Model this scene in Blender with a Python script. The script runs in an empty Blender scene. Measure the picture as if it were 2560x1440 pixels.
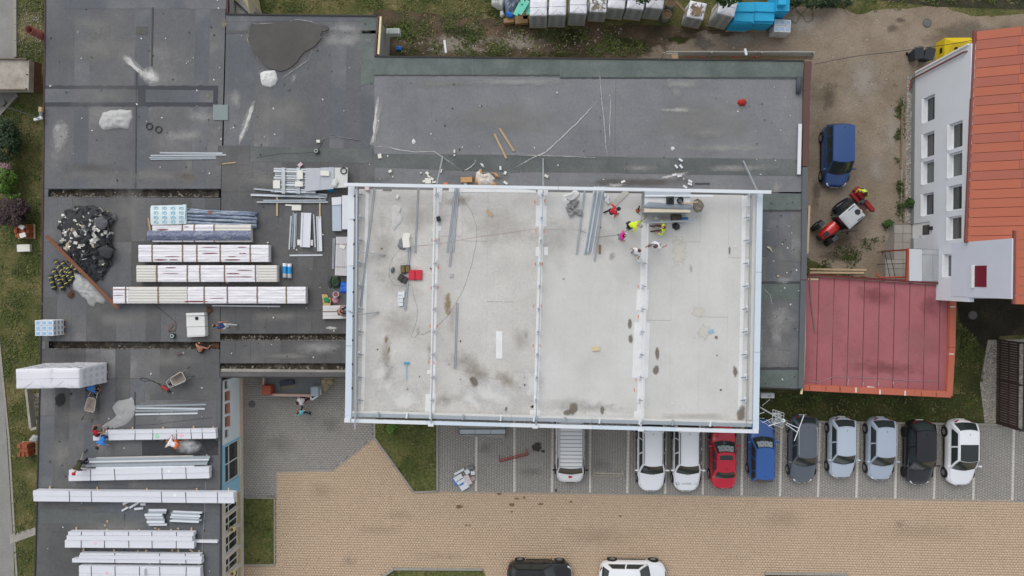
import bpy, math, random
from math import sin, cos, pi, radians, sqrt, atan2
from mathutils import Vector, Matrix, noise
import numpy as np
R = random.Random(7)
SC = bpy.context.scene
COL = SC.collection
# ------------------------------------------------------------------ camera
CAM_H, FPX = 46.8, 1707.0
NADIR = (1335.0, 690.0)
cd = bpy.data.cameras.new('camera'); cd.sensor_width = 36; cd.lens = 36*FPX/2560
cd.clip_start = 0.5; cd.clip_end = 600
cam = bpy.data.objects.new('camera', cd); COL.objects.link(cam)
_d = Vector((NADIR[0]-1280, 720-NADIR[1], -FPX)).normalized()
_q = _d.rotation_difference(Vector((0, 0, -1)))
cam.location = (0, 0, CAM_H); cam.rotation_mode = 'QUATERNION'; cam.rotation_quaternion = _q
SC.camera = cam
# ------------------------------------------------------------------ light
w = bpy.data.worlds.new('World'); SC.world = w; w.use_nodes = True
nt = w.node_tree; bg = nt.nodes['Background']
sky = nt.nodes.new('ShaderNodeTexSky'); sky.sky_type = 'NISHITA'; sky.sun_disc = False
SUN_EL, SUN_AZ = radians(48), radians(335)
sky.sun_elevation = SUN_EL; sky.sun_rotation = SUN_AZ
sky.air_density = 1.0; sky.dust_density = 2.2; sky.ozone_density = 1.0
hs = nt.nodes.new('ShaderNodeHueSaturation'); hs.inputs['Saturation'].default_value = 0.22
nt.links.new(sky.outputs[0], hs.inputs['Color']); nt.links.new(hs.outputs[0], bg.inputs['Color'])
bg.inputs['Strength'].default_value = 0.15
sd = bpy.data.lights.new('sun', 'SUN'); sd.energy = 0.55; sd.angle = radians(60); sd.color = (1, 0.97, 0.93)
sun = bpy.data.objects.new('sun', sd); COL.objects.link(sun)
sun.rotation_euler = (pi/2-SUN_EL, 0, pi-SUN_AZ)
SC.view_settings.view_transform = 'Standard'; SC.view_settings.look = 'None'
SC.view_settings.exposure = 0.32; SC.view_settings.gamma = 1.0
SC.cycles.max_bounces = 5; SC.cycles.volume_bounces = 3
# ------------------------------------------------------------------ helpers
def at(px, py, z=0.0):
 """point of the place seen in the photograph at (px, py), at height z"""
 r = _q @ Vector((px-1280, 720-py, -FPX))
 t = (z-CAM_H)/r.z
 return Vector((r.x*t, r.y*t, z))
def S(z): return FPX/(CAM_H-z)

MATS = {}
def _nodes(name):
 m = bpy.data.materials.new(name); m.use_nodes = True
 n = m.node_tree; b = n.nodes['Principled BSDF']
 return m, n, b
def lin(c): return tuple(x/12.92 if x <= .04045 else ((x+.055)/1.055)**2.4 for x in c)
def H(r, g, b): return lin((r/255, g/255, b/255))
def mat(name, col, rough=.75, var=.12, scale=2.5, bump=0, metal=0, spec=.4, obj_var=0, stretch=None, fine=0, island=0, coat=0):
 if name in MATS: return MATS[name]
 m, n, b = _nodes(name); L = n.links
 b.inputs['Roughness'].default_value = rough; b.inputs['Metallic'].default_value = metal
 b.inputs['Specular IOR Level'].default_value = spec
 if coat: b.inputs['Coat Weight'].default_value = coat
 geo = n.nodes.new('ShaderNodeNewGeometry')
 vec = geo.outputs['Position']
 if stretch:
  mp = n.nodes.new('ShaderNodeMapping'); mp.inputs['Scale'].default_value = stretch
  L.new(vec, mp.inputs['Vector']); vec = mp.outputs[0]
 def noi(s, det=5, dim=.6):
  t = n.nodes.new('ShaderNodeTexNoise'); t.inputs['Scale'].default_value = s
  t.inputs['Detail'].default_value = det; t.inputs['Roughness'].default_value = dim
  L.new(vec, t.inputs['Vector']); return t
 def math_(op, a, bb):
  t = n.nodes.new('ShaderNodeMath'); t.operation = op
  for i, v in enumerate((a, bb)):
   if isinstance(v, (int, float)): t.inputs[i].default_value = v
   else: L.new(v, t.inputs[i])
  return t.outputs[0]
 t1 = noi(scale)
 f = math_('MULTIPLY', math_('SUBTRACT', t1.outputs['Fac'], .5), 2.6*var)
 f = math_('ADD', f, 1.0)
 if fine:
  t2 = noi(scale*14, 3)
  f = math_('ADD', f, math_('MULTIPLY', math_('SUBTRACT', t2.outputs['Fac'], .5), 2*fine))
 if obj_var:
  oi = n.nodes.new('ShaderNodeObjectInfo')
  f = math_('ADD', f, math_('MULTIPLY', math_('SUBTRACT', oi.outputs['Random'], .5), 2*obj_var))
 if island:
  f = math_('ADD', f, math_('MULTIPLY', math_('SUBTRACT', geo.outputs['Random Per Island'], .5), 2*island))
 mx = n.nodes.new('ShaderNodeVectorMath'); mx.operation = 'SCALE'
 mx.inputs[0].default_value = col[:3]; L.new(f, mx.inputs['Scale'])
 L.new(mx.outputs[0], b.inputs['Base Color'])
 if bump:
  bp = n.nodes.new('ShaderNodeBump'); bp.inputs['Strength'].default_value = bump; bp.inputs['Distance'].default_value = .03
  t3 = noi(scale*6, 4); L.new(t3.outputs['Fac'], bp.inputs['Height']); L.new(bp.outputs[0], b.inputs['Normal'])
 MATS[name] = m
 return m
def mat_mix(name, stops, scale=.5, rough=.9, detail=8, bump=.3, fine=.12, stretch=None, spec=.25, obj_var=0, dist=0):
 """surface whose colour wanders between several earth tones: stops = [(pos, colour)]"""
 if name in MATS: return MATS[name]
 m, n, b = _nodes(name); L = n.links
 b.inputs['Roughness'].default_value = rough; b.inputs['Specular IOR Level'].default_value = spec
 geo = n.nodes.new('ShaderNodeNewGeometry'); vec = geo.outputs['Position']
 if stretch:
  mp = n.nodes.new('ShaderNodeMapping'); mp.inputs['Scale'].default_value = stretch
  L.new(vec, mp.inputs['Vector']); vec = mp.outputs[0]
 t = n.nodes.new('ShaderNodeTexNoise'); t.inputs['Scale'].default_value = scale; t.inputs['Detail'].default_value = detail
 t.inputs['Roughness'].default_value = .68; t.inputs['Distortion'].default_value = dist
 L.new(vec, t.inputs['Vector'])
 cr = n.nodes.new('ShaderNodeValToRGB'); e = cr.color_ramp.elements
 while len(e) < len(stops): e.new(.5)
 for k, (p, c) in enumerate(stops): e[k].position = p; e[k].color = (*c[:3], 1)
 L.new(t.outputs['Fac'], cr.inputs['Fac'])
 t2 = n.nodes.new('ShaderNodeTexNoise'); t2.inputs['Scale'].default_value = 9; t2.inputs['Detail'].default_value = 4
 L.new(geo.outputs['Position'], t2.inputs['Vector'])
 mr = n.nodes.new('ShaderNodeMapRange'); mr.inputs[1].default_value = .25; mr.inputs[2].default_value = .75
 mr.inputs[3].default_value = 1-2*fine; mr.inputs[4].default_value = 1+2*fine
 L.new(t2.outputs['Fac'], mr.inputs[0])
 sc = mr.outputs[0]
 if obj_var:
  oi = n.nodes.new('ShaderNodeObjectInfo'); ma = n.nodes.new('ShaderNodeMath'); ma.operation = 'MULTIPLY_ADD'
  L.new(oi.outputs['Random'], ma.inputs[0]); ma.inputs[1].default_value = 2*obj_var; ma.inputs[2].default_value = -obj_var
  ad = n.nodes.new('ShaderNodeMath'); ad.operation = 'ADD'; L.new(ma.outputs[0], ad.inputs[0]); L.new(sc, ad.inputs[1]); sc = ad.outputs[0]
 mx = n.nodes.new('ShaderNodeVectorMath'); mx.operation = 'SCALE'
 L.new(cr.outputs[0], mx.inputs[0]); L.new(sc, mx.inputs['Scale']); L.new(mx.outputs[0], b.inputs['Base Color'])
 if bump:
  bp = n.nodes.new('ShaderNodeBump'); bp.inputs['Strength'].default_value = bump; bp.inputs['Distance'].default_value = .04
  L.new(t2.outputs['Fac'], bp.inputs['Height']); L.new(bp.outputs[0], b.inputs['Normal'])
 MATS[name] = m
 return m
def mat_stain(name, col, rough=.9, scale=2.0, lo=.25, hi=.6, amt=1.0, noise_w=.8):
 """a mark on a surface with a ragged, soft edge: the mesh attribute 'a' runs from 1 (middle) to 0 (rim)"""
 if name in MATS: return MATS[name]
 m, n, b = _nodes(name); L = n.links
 b.inputs['Base Color'].default_value = (*col[:3], 1); b.inputs['Roughness'].default_value = rough; b.inputs['Specular IOR Level'].default_value = .2
 at_ = n.nodes.new('ShaderNodeAttribute'); at_.attribute_name = 'a'
 geo = n.nodes.new('ShaderNodeNewGeometry')
 t = n.nodes.new('ShaderNodeTexNoise'); t.inputs['Scale'].default_value = scale; t.inputs['Detail'].default_value = 8; t.inputs['Roughness'].default_value = .7
 L.new(geo.outputs['Position'], t.inputs['Vector'])
 ma = n.nodes.new('ShaderNodeMath'); ma.operation = 'MULTIPLY_ADD'; ma.inputs[1].default_value = noise_w*2; ma.inputs[2].default_value = -noise_w
 L.new(t.outputs['Fac'], ma.inputs[0])
 ad = n.nodes.new('ShaderNodeMath'); ad.operation = 'ADD'; L.new(ma.outputs[0], ad.inputs[0]); L.new(at_.outputs['Fac'], ad.inputs[1])
 mr = n.nodes.new('ShaderNodeMapRange'); mr.inputs[1].default_value = lo; mr.inputs[2].default_value = hi; mr.inputs[3].default_value = 0; mr.inputs[4].default_value = amt
 mr.interpolation_type = 'SMOOTHSTEP'
 L.new(ad.outputs[0], mr.inputs[0])
 # fade to nothing at the very rim
 m2 = n.nodes.new('ShaderNodeMapRange'); m2.inputs[1].default_value = 0; m2.inputs[2].default_value = .25; m2.inputs[3].default_value = 0; m2.inputs[4].default_value = 1
 L.new(at_.outputs['Fac'], m2.inputs[0])
 mu = n.nodes.new('ShaderNodeMath'); mu.operation = 'MULTIPLY'; L.new(mr.outputs[0], mu.inputs[0]); L.new(m2.outputs[0], mu.inputs[1])
 L.new(mu.outputs[0], b.inputs['Alpha'])
 MATS[name] = m
 return m
def mat_glass(name, col=(.012, .016, .018), rough=.06, alpha=1.0):
 if name in MATS: return MATS[name]
 m, n, b = _nodes(name)
 b.inputs['Base Color'].default_value = (*col, 1); b.inputs['Roughness'].default_value = rough
 b.inputs['Specular IOR Level'].default_value = .6; b.inputs['Alpha'].default_value = alpha
 MATS[name] = m
 return m

class MB:
 def __init__(s): s.v = []; s.f = []; s.m = []; s.a = None
 def face(s, pts, m=0):
  i = len(s.v); s.v += [tuple(p) for p in pts]; s.f.append(tuple(range(i, i+len(pts)))); s.m.append(m)
 def add(s, vs, fs, m=0):
  i = len(s.v); s.v += [tuple(p) for p in vs]
  for f in fs: s.f.append(tuple(k+i for k in f)); s.m.append(m)
 def prism(s, poly, z0, z1, m=0, top=None, bottom=True):
  """poly: list of xy(z) points counter-clockwise or not; closed solid"""
  p = [(q[0], q[1]) for q in poly]
  ar = sum(p[i][0]*p[(i+1) % len(p)][1]-p[(i+1) % len(p)][0]*p[i][1] for i in range(len(p)))
  if ar < 0: p = p[::-1]
  n = len(p)
  vs = [(x, y, z0) for x, y in p]+[(x, y, z1) for x, y in p]
  fs = [tuple(range(n, 2*n))]+([tuple(range(n-1, -1, -1))] if bottom else [])+[(i, (i+1) % n, n+(i+1) % n, n+i) for i in range(n)]
  s.add(vs, fs, m)
  if top is not None: s.m[-len(fs)] = top
 def box(s, c, sz, rz=0, m=0, bev=0):
  x, y, z = sz[0]/2, sz[1]/2, sz[2]/2
  M = Matrix.Translation(Vector(c)) @ (rz if isinstance(rz, Matrix) else Matrix.Rotation(rz, 4, 'Z'))
  if bev <= 0:
   P = [(-x, -y, -z), (x, -y, -z), (x, y, -z), (-x, y, -z), (-x, -y, z), (x, -y, z), (x, y, z), (-x, y, z)]
   s.add([M @ Vector(p) for p in P], [(3, 2, 1, 0), (4, 5, 6, 7), (0, 1, 5, 4), (1, 2, 6, 5), (2, 3, 7, 6), (3, 0, 4, 7)], m)
  else:
   b = min(bev, x*.9, y*.9, z*.9); vs = []
   for zz, ins in ((-z, b), (-z+b, 0), (z-b, 0), (z, b)):
    X, Y = x-ins, y-ins
    for (cx, cy) in ((-1, -1), (1, -1), (1, 1), (-1, 1)):
     c2 = b*.6 if ins == 0 else b*.4
     # two points for each corner
     a1 = (cx*(X-c2), cy*Y); a2 = (cx*X, cy*(Y-c2))
     vs += [(*q, zz) for q in ((a2, a1) if cx*cy < 0 and False else ((a1, a2) if (cx, cy) in ((1, -1), (-1, 1)) else (a2, a1)))]
   fs = [tuple(range(7, -1, -1)), tuple(range(24, 32))]
   for k in range(3):
    for i in range(8): fs.append((k*8+i, k*8+(i+1) % 8, k*8+8+(i+1) % 8, k*8+8+i))
   s.add([M @ Vector(p) for p in vs], fs, m)
 def beam(s, a, b, wd, h, m=0, up=Vector((0, 0, 1)), n=None):
  """rectangular bar from a to b (axis in the middle)"""
  a = Vector(a); b = Vector(b); d = (b-a); L = d.length
  if L < 1e-6: return
  d /= L; sd_ = d.cross(up)
  if sd_.length < 1e-4: sd_ = Vector((1, 0, 0))
  sd_.normalize(); u = sd_.cross(d)
  vs = []
  for p in (a, b):
   for sx, sz in ((-1, -1), (1, -1), (1, 1), (-1, 1)): vs.append(p+sd_*(sx*wd/2)+u*(sz*h/2))
  s.add(vs, [(0, 3, 2, 1), (4, 5, 6, 7), (0, 1, 5, 4), (1, 2, 6, 5), (2, 3, 7, 6), (3, 0, 4, 7)][::1], m)
 def tube(s, pts, r, n=6, m=0, caps=True, closed=False):
  pts = [Vector(p) for p in pts]; k = len(pts); rr = r if isinstance(r, (list, tuple)) else [r]*k
  vs = []; prev = None
  for i, p in enumerate(pts):
   if closed: d = pts[(i+1) % k]-pts[i-1]
   else: d = pts[min(i+1, k-1)]-pts[max(i-1, 0)]
   if d.length < 1e-9: d = Vector((0, 0, 1))
   d.normalize()
   u = Vector((0, 0, 1)) if abs(d.z) < .9 else Vector((1, 0, 0))
   if prev is not None: u = prev
   sd_ = d.cross(u)
   if sd_.length < 1e-4: sd_ = d.orthogonal()
   sd_.normalize(); u = sd_.cross(d).normalized(); prev = u
   for j in range(n):
    t = 2*pi*j/n; vs.append(p+sd_*(cos(t)*rr[i])+u*(sin(t)*rr[i]))
  fs = []
  for i in range(k if closed else k-1):
   for j in range(n): fs.append((i*n+j, i*n+(j+1) % n, ((i+1) % k)*n+(j+1) % n, ((i+1) % k)*n+j))
  if caps and not closed: fs += [tuple(range(n-1, -1, -1)), tuple(range((k-1)*n, k*n))]
  s.add(vs, fs, m)
 def lathe(s, c, prof, n=16, m=0, M=None, caps=True):
  """prof: [(r, z)] about the z axis at c"""
  vs = []
  for r, z in prof:
   for j in range(n): t = 2*pi*j/n; vs.append(Vector((cos(t)*r, sin(t)*r, z)))
  T = Matrix.Translation(Vector(c)) @ (M if M else Matrix.Identity(4))
  fs = []
  for i in range(len(prof)-1):
   for j in range(n): fs.append((i*n+j, i*n+(j+1) % n, (i+1)*n+(j+1) % n, (i+1)*n+j))
  if caps: fs += [tuple(range(n-1, -1, -1)), tuple(range((len(prof)-1)*n, len(prof)*n))]
  s.add([T @ v for v in vs], fs, m)
 def ball(s, c, r, m=0, nu=10, nv=6, M=None):
  r = r if isinstance(r, (tuple, list)) else (r, r, r)
  T = Matrix.Translation(Vector(c)) @ (M if M else Matrix.Identity(4))
  vs = [T @ Vector((0, 0, -r[2]))]
  for i in range(1, nv):
   ph = -pi/2+pi*i/nv
   for j in range(nu): t = 2*pi*j/nu; vs.append(T @ Vector((cos(t)*cos(ph)*r[0], sin(t)*cos(ph)*r[1], sin(ph)*r[2])))
  vs.append(T @ Vector((0, 0, r[2])))
  fs = [(0, 1+(j+1) % nu, 1+j) for j in range(nu)]
  for i in range(nv-2):
   for j in range(nu): fs.append((1+i*nu+j, 1+i*nu+(j+1) % nu, 1+(i+1)*nu+(j+1) % nu, 1+(i+1)*nu+j))
  b = 1+(nv-2)*nu; fs += [(b+j, b+(j+1) % nu, len(vs)-1) for j in range(nu)]
  s.add(vs, fs, m)
 def grid(s, P, m=0, attr=None):
  """P[i][j] points"""
  a, b = len(P), len(P[0])
  s.add([p for r in P for p in r], [(i*b+j, i*b+j+1, (i+1)*b+j+1, (i+1)*b+j) for i in range(a-1) for j in range(b-1)], m)

ORG = {}
def mesh_of(mb, mats, off=Vector((0, 0, 0)), smooth=False, name='mesh'):
 me = bpy.data.meshes.new(name)
 me.from_pydata([(v[0]-off[0], v[1]-off[1], v[2]-off[2]) for v in mb.v], [], mb.f)
 mats = mats if isinstance(mats, (list, tuple)) else [mats]
 for m in mats: me.materials.append(m)
 if any(mb.m): me.polygons.foreach_set('material_index', mb.m)
 if smooth: me.polygons.foreach_set('use_smooth', [True]*len(me.polygons))
 if mb.a is not None:
  a = me.attributes.new('a', 'FLOAT', 'POINT'); a.data.foreach_set('value', mb.a)
 me.update()
 return me
def tag(o, label=None, cat=None, group=None, kind=None):
 for k, v in (('label', label), ('category', cat), ('group', group), ('kind', kind)):
  if v: o[k] = v
 return o
def thing(name, label, cat, loc, rz=0, group=None):
 o = bpy.data.objects.new(name, None); COL.objects.link(o); o.location = loc; o.rotation_euler = (0, 0, rz)
 o.empty_display_size = .2
 ORG[o.name] = Vector(loc); return tag(o, label, cat, group)
def part(name, mb, mats, parent, smooth=False, world=True, label=None, kind=None, loc=None):
 """a part of a thing; its mesh is given in world coordinates (world) or in the thing's own (not world)"""
 off = ORG.get(parent.name, Vector((0, 0, 0))) if world else Vector((0, 0, 0))
 me = mb if isinstance(mb, bpy.types.Mesh) else mesh_of(mb, mats, off, smooth, name)
 o = bpy.data.objects.new(name, me); COL.objects.link(o); o.parent = parent
 if loc is not None: o.location = loc
 ORG[o.name] = off if world else Vector((0, 0, 0))
 return tag(o, label, None, None, kind)
def solo(name, mb, mats, label, cat, group=None, smooth=False, kind=None):
 """a thing that is one mesh, given in world coordinates; its origin goes to the middle of its base"""
 xs = [v[0] for v in mb.v]; ys = [v[1] for v in mb.v]; zs = [v[2] for v in mb.v]
 off = Vector(((min(xs)+max(xs))/2, (min(ys)+max(ys))/2, min(zs)))
 o = bpy.data.objects.new(name, mesh_of(mb, mats, off, smooth, name)); COL.objects.link(o); o.location = off
 ORG[o.name] = off
 return tag(o, label, cat, group, kind)
def struct(name, mb, mats, kind='structure'):
 o = bpy.data.objects.new(name, mesh_of(mb, mats, name=name)); COL.objects.link(o); ORG[o.name] = Vector((0, 0, 0))
 return tag(o, kind=kind)
def copy_tree(o, parent=None):
 c = o.copy(); COL.objects.link(c)
 if parent: c.parent = parent
 for ch in list(o.children): copy_tree(ch, c)
 ORG[c.name] = ORG.get(o.name, Vector((0, 0, 0)))
 return c
def sheet(name, poly_px, z, m, parent=None, thick=.0):
 mb = MB(); pts = [at(x, y, z) for x, y in poly_px]
 ar = sum(pts[i].x*pts[(i+1) % len(pts)].y-pts[(i+1) % len(pts)].x*pts[i].y for i in range(len(pts)))
 if ar < 0: pts = pts[::-1]
 if thick: mb.prism(pts, z-thick, z)
 else: mb.face(pts)
 if parent: return part(name, mb, m, parent)
 return struct(name, mb, m)
def resample(poly, n, closed=True):
 P = [Vector((p[0], p[1])) for p in poly]
 if closed: P.append(P[0])
 Ls = [0]
 for i in range(1, len(P)): Ls.append(Ls[-1]+(P[i]-P[i-1]).length)
 out = []; tot = Ls[-1]; k = 0
 for i in range(n):
  t = tot*i/(n if closed else n-1)
  while k < len(Ls)-2 and Ls[k+1] < t: k += 1
  d = Ls[k+1]-Ls[k]
  out.append(P[k].lerp(P[k+1], (t-Ls[k])/d if d else 0))
 return out
def nz(x, y, z=0): return noise.noise(Vector((x, y, z)))
def inside(x, y, poly):
 c = False; n = len(poly)
 for i in range(n):
  x1, y1 = poly[i][0], poly[i][1]; x2, y2 = poly[i-1][0], poly[i-1][1]
  if (y1 > y) != (y2 > y) and x < (x2-x1)*(y-y1)/(y2-y1)+x1: c = not c
 return c
def stain(parent, poly_px, z, m, name='stain', wob=.12, n=40, rings=6, seed=0):
 pts = resample([at(x, y, z) for x, y in poly_px], n); c = sum(pts, Vector((0, 0)))/n
 mb = MB(); vs = [(c.x, c.y, z)]; a = [1.0]
 for r in range(1, rings+1):
  f = r/rings
  for i, p in enumerate(pts):
   d = (p-c)*(1+wob*nz(p.x*1.3+seed, p.y*1.3, seed))
   vs.append((c.x+d.x*f, c.y+d.y*f, z)); a.append(1-f)
 fs = [(0, 1+i, 1+(i+1) % n) for i in range(n)]
 for r in range(rings-1):
  for i in range(n): fs.append((1+r*n+i, 1+(r+1)*n+i, 1+(r+1)*n+(i+1) % n, 1+r*n+(i+1) % n))
 # keep faces looking up
 p0, p1, p2 = (Vector(vs[k]) for k in fs[0])
 if (p1-p0).cross(p2-p0).z < 0: fs = [f[::-1] for f in fs]
 mb.add(vs, fs); mb.a = a
 return part(name, mb, m, parent)
def streak(parent, path_px, wpx, z, m, name='chalk_mark', wob=.3, n=None, seed=0):
 L = sum((Vector(path_px[i+1])-Vector(path_px[i])).length for i in range(len(path_px)-1))
 n = n or max(6, int(L/6)); P = resample([at(x, y, z) for x, y in path_px], n, False)
 wd = .62*wpx/S(z); vs = []; a = []
 for i, p in enumerate(P):
  d = (P[min(i+1, n-1)]-P[max(i-1, 0)]).normalized(); s_ = Vector((-d.y, d.x))
  o = wd*wob*nz(p.x*2+seed, p.y*2, 3); ww = wd*(.5+.35*nz(p.x*1.7, p.y*1.7, seed+9))
  e = min(1, 3*min(i, n-1-i)/n+.15)
  for k in (-1, -.4, .4, 1):
   q = p+s_*(o+k*ww); vs.append((q.x, q.y, z)); a.append((1-abs(k))*e if abs(k) == 1 else .8*e)
 fs = [(i*4+k+1, i*4+k, (i+1)*4+k, (i+1)*4+k+1) for i in range(n-1) for k in range(3)]
 mb = MB(); mb.add(vs, fs)
 f = mb.f[0]; p0, p1, p2 = (Vector(vs[k]) for k in f[:3])
 if (p1-p0).cross(p2-p0).z < 0: mb.f = [g[::-1] for g in mb.f]
 mb.a = a
 return part(name, mb, m, parent)
def crumple(poly_px, z0, h, seed=1, n=44, rings=11, freq=2.2, fold=.5, skirt=.0):
 """a crumpled sheet lying on z0 with the given outline"""
 pts = resample([at(x, y, z0) for x, y in poly_px], n); c = sum(pts, Vector((0, 0)))/n
 mb = MB(); vs = []
 def zz(x, y, f):
  r = 1-abs(nz(x*freq+seed, y*freq, seed*1.7)); r2 = 1-abs(nz(x*freq*2.3, y*freq*2.3+seed, 4.1+seed))
  e = 1-f**4
  return z0+.012+h*e*(.25+fold*(r*r*.7+r2*r2*.3))
 vs.append((c.x, c.y, zz(c.x, c.y, 0)))
 for r in range(1, rings+1):
  f = r/rings
  for p in pts:
   d = (p-c)*(1+.10*nz(p.x*3+seed, p.y*3)); x, y = c.x+d.x*f, c.y+d.y*f
   vs.append((x, y, zz(x, y, f)))
 fs = [(0, 1+i, 1+(i+1) % n) for i in range(n)]
 for r in range(rings-1):
  for i in range(n): fs.append((1+r*n+i, 1+(r+1)*n+i, 1+(r+1)*n+(i+1) % n, 1+r*n+(i+1) % n))
 k = 1+(rings-1)*n
 base = len(vs); vs += [(vs[k+i][0], vs[k+i][1], z0+.001) for i in range(n)]
 fs += [(k+i, base+i, base+(i+1) % n, k+(i+1) % n) for i in range(n)]
 p0, p1, p2 = (Vector(vs[q]) for q in fs[0])
 if (p1-p0).cross(p2-p0).z < 0: fs = [f[::-1] for f in fs]
 mb.add(vs, fs)
 return mb
def bilin(q, u, v):
 """q = px corners TL, TR, BR, BL"""
 a = (q[0][0]+(q[1][0]-q[0][0])*u, q[0][1]+(q[1][1]-q[0][1])*u)
 b = (q[3][0]+(q[2][0]-q[3][0])*u, q[3][1]+(q[2][1]-q[3][1])*u)
 return (a[0]+(b[0]-a[0])*v, a[1]+(b[1]-a[1])*v)
def slab_px(parent, name, quad_px, z, th, m, label=None):
 mb = MB(); mb.prism([at(x, y, z) for x, y in quad_px], z-th, z); return part(name, mb, m, parent, label=label)
def text_mesh(s, size, extr=.0):
 cu = bpy.data.curves.new('text', 'FONT'); cu.body = s; cu.size = size; cu.align_x = 'CENTER'; cu.align_y = 'CENTER'; cu.extrude = extr
 cu.resolution_u = 3
 o = bpy.data.objects.new('text', cu); COL.objects.link(o); bpy.context.view_layer.update()
 me = bpy.data.meshes.new_from_object(o.evaluated_get(bpy.context.evaluated_depsgraph_get()))
 bpy.data.objects.remove(o); return me
# ================================================================== THE GROUND
GRASS = mat_mix('grass', [(.28, H(56, 64, 30)), (.45, H(78, 82, 44)), (.6, H(104, 98, 62)), (.75, H(136, 124, 92))], scale=.55, fine=.25, bump=.8)
GRASSG = mat_mix('grass_green', [(.25, H(66, 74, 36)), (.5, H(90, 94, 52)), (.7, H(112, 106, 68)), (.85, H(130, 118, 86))], scale=.7, fine=.25, bump=.8)
DIRT = mat_mix('dirt', [(.25, H(108, 95, 80)), (.45, H(132, 119, 103)), (.62, H(148, 135, 120)), (.8, H(170, 157, 143))], scale=.28, fine=.10, bump=.4)
DIRTD = mat_mix('dark_soil', [(.25, H(52, 46, 34)), (.45, H(76, 66, 50)), (.62, H(100, 84, 68)), (.8, H(124, 108, 92))], scale=.5, fine=.16, bump=.5)
GRAVEL = mat_mix('gravel', [(.3, H(120, 116, 106)), (.5, H(150, 145, 136)), (.7, H(172, 166, 156))], scale=3, fine=.25, bump=.8)
ASPH = mat_mix('asphalt', [(.3, H(128, 126, 122)), (.5, H(140, 138, 134)), (.7, H(152, 150, 146))], scale=.4, fine=.05, bump=.2)
CONC = mat_mix('concrete', [(.3, H(138, 134, 126)), (.5, H(156, 152, 144)), (.7, H(172, 168, 160))], scale=.9, fine=.06, bump=.2)
JOINT_T = mat('sand_joint', H(174, 152, 128), .95, .12)
JOINT_G = mat('grey_joint', H(126, 123, 118), .95, .12)
PAVE_T = mat('tan_paver', H(190, 167, 142), .85, .06, .35, island=.03, fine=.05)
PAVE_G = mat('grey_paver', H(152, 148, 142), .85, .07, .3, island=.03, fine=.05)
KERB = mat('kerb_concrete', H(150, 146, 138), .9, .12, 1.5, fine=.06)
WHITE_P = mat('road_paint', H(196, 192, 184), .8, .15, 3, fine=.08)

g = MB(); g.face([(-90, -70, -.012), (90, -70, -.012), (90, 70, -.012), (-90, 70, -.012)]); struct('ground', g, GRASS)
def rough(P, a=7, f=.03, step=12):
 out = []
 for i in range(len(P)):
  p, q = Vector(P[i]), Vector(P[(i+1) % len(P)]); n = max(1, int((q-p).length/step))
  for k in range(n):
   c = p.lerp(q, k/n); out.append((c.x+a*nz(c.x*f, c.y*f, 2)+a*.5*nz(c.x*.2, c.y*.2, 5), c.y+a*nz(c.x*f, c.y*f, 9)+a*.5*nz(c.x*.2, c.y*.2, 7)))
 return out
sheet('yard', rough([(1570, 160), (1640, 112), (1760, 80), (1880, 72), (1960, 18), (2060, 8), (2140, 34), (2330, 14), (2440, 40), (2700, 30), (2700, 210), (2300, 180), (2285, 560), (2270, 700), (2120, 690), (2010, 640), (2000, 150), (1800, 140)]), -.004, DIRT)
sheet('soil', [(930, 20), (1240, 50), (1560, 60), (1700, 66), (1900, 90), (1800, 118), (1660, 150), (1300, 160), (930, 150)] if False else rough([(930, 20), (1240, 50), (1560, 60), (1700, 66), (1900, 90), (1800, 118), (1660, 150), (1300, 160), (930, 150)], 10), -.008, DIRTD)
sheet('track', [(2120, -8), (2330, 16), (2700, 30), (2700, -60), (2100, -60)], -.006, mat_mix('track_soil', [(.3, H(38, 42, 26)), (.55, H(60, 58, 44)), (.8, H(84, 78, 66))], scale=.8, fine=.15))
sheet('gravel_bed', [(2268, 190), (2300, 188), (2280, 560), (2262, 560)], .004, GRAVEL)
sheet('asphalt_road', [(-260, -160), (34, -160), (36, 142), (-260, 150)], -.004, ASPH)
sheet('driveway', [(-260, 140), (40, 140), (42, 235), (0, 285), (-260, 470)], -.006, ASPH)
sheet('street', [(-260, 640), (-8, 840), (8, 960), (20, 1150), (34, 1380), (42, 1620), (-260, 1620)], -.004, ASPH)
sheet('path', [(24, 1338), (92, 1316), (92, 1336), (26, 1360)], -.002, CONC)
sheet('courtyard', [(596, 900), (880, 900), (940, 1040), (940, 1095), (830, 1180), (692, 1180), (692, 1246), (596, 1246)], .0, JOINT_G)
LOT = [(690, 1179), (832, 1177), (935, 1095), (1032, 1233), (1098, 1229), (1700, 1238), (2580, 1254), (2700, 1256), (2700, 1520), (596, 1520), (596, 1412), (690, 1412)]
LOT2 = [(690, 1179), (832, 1177), (935, 1095), (1032, 1233), (1098, 1229), (1700, 1238), (2580, 1254), (2700, 1256), (2700, 1520), (1215, 1520), (1215, 1432), (1205, 1424), (985, 1424), (950, 1442), (940, 1520), (690, 1520)]
lot = sheet('parking_lot', LOT, -.002, JOINT_T)
STALL = [(1096, 1000), (1900, 1000), (1900, 1052), (2700, 1066), (2700, 1256), (1700, 1237), (1096, 1228)]
stall = sheet('parking_stalls', STALL, .002, JOINT_G)
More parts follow.
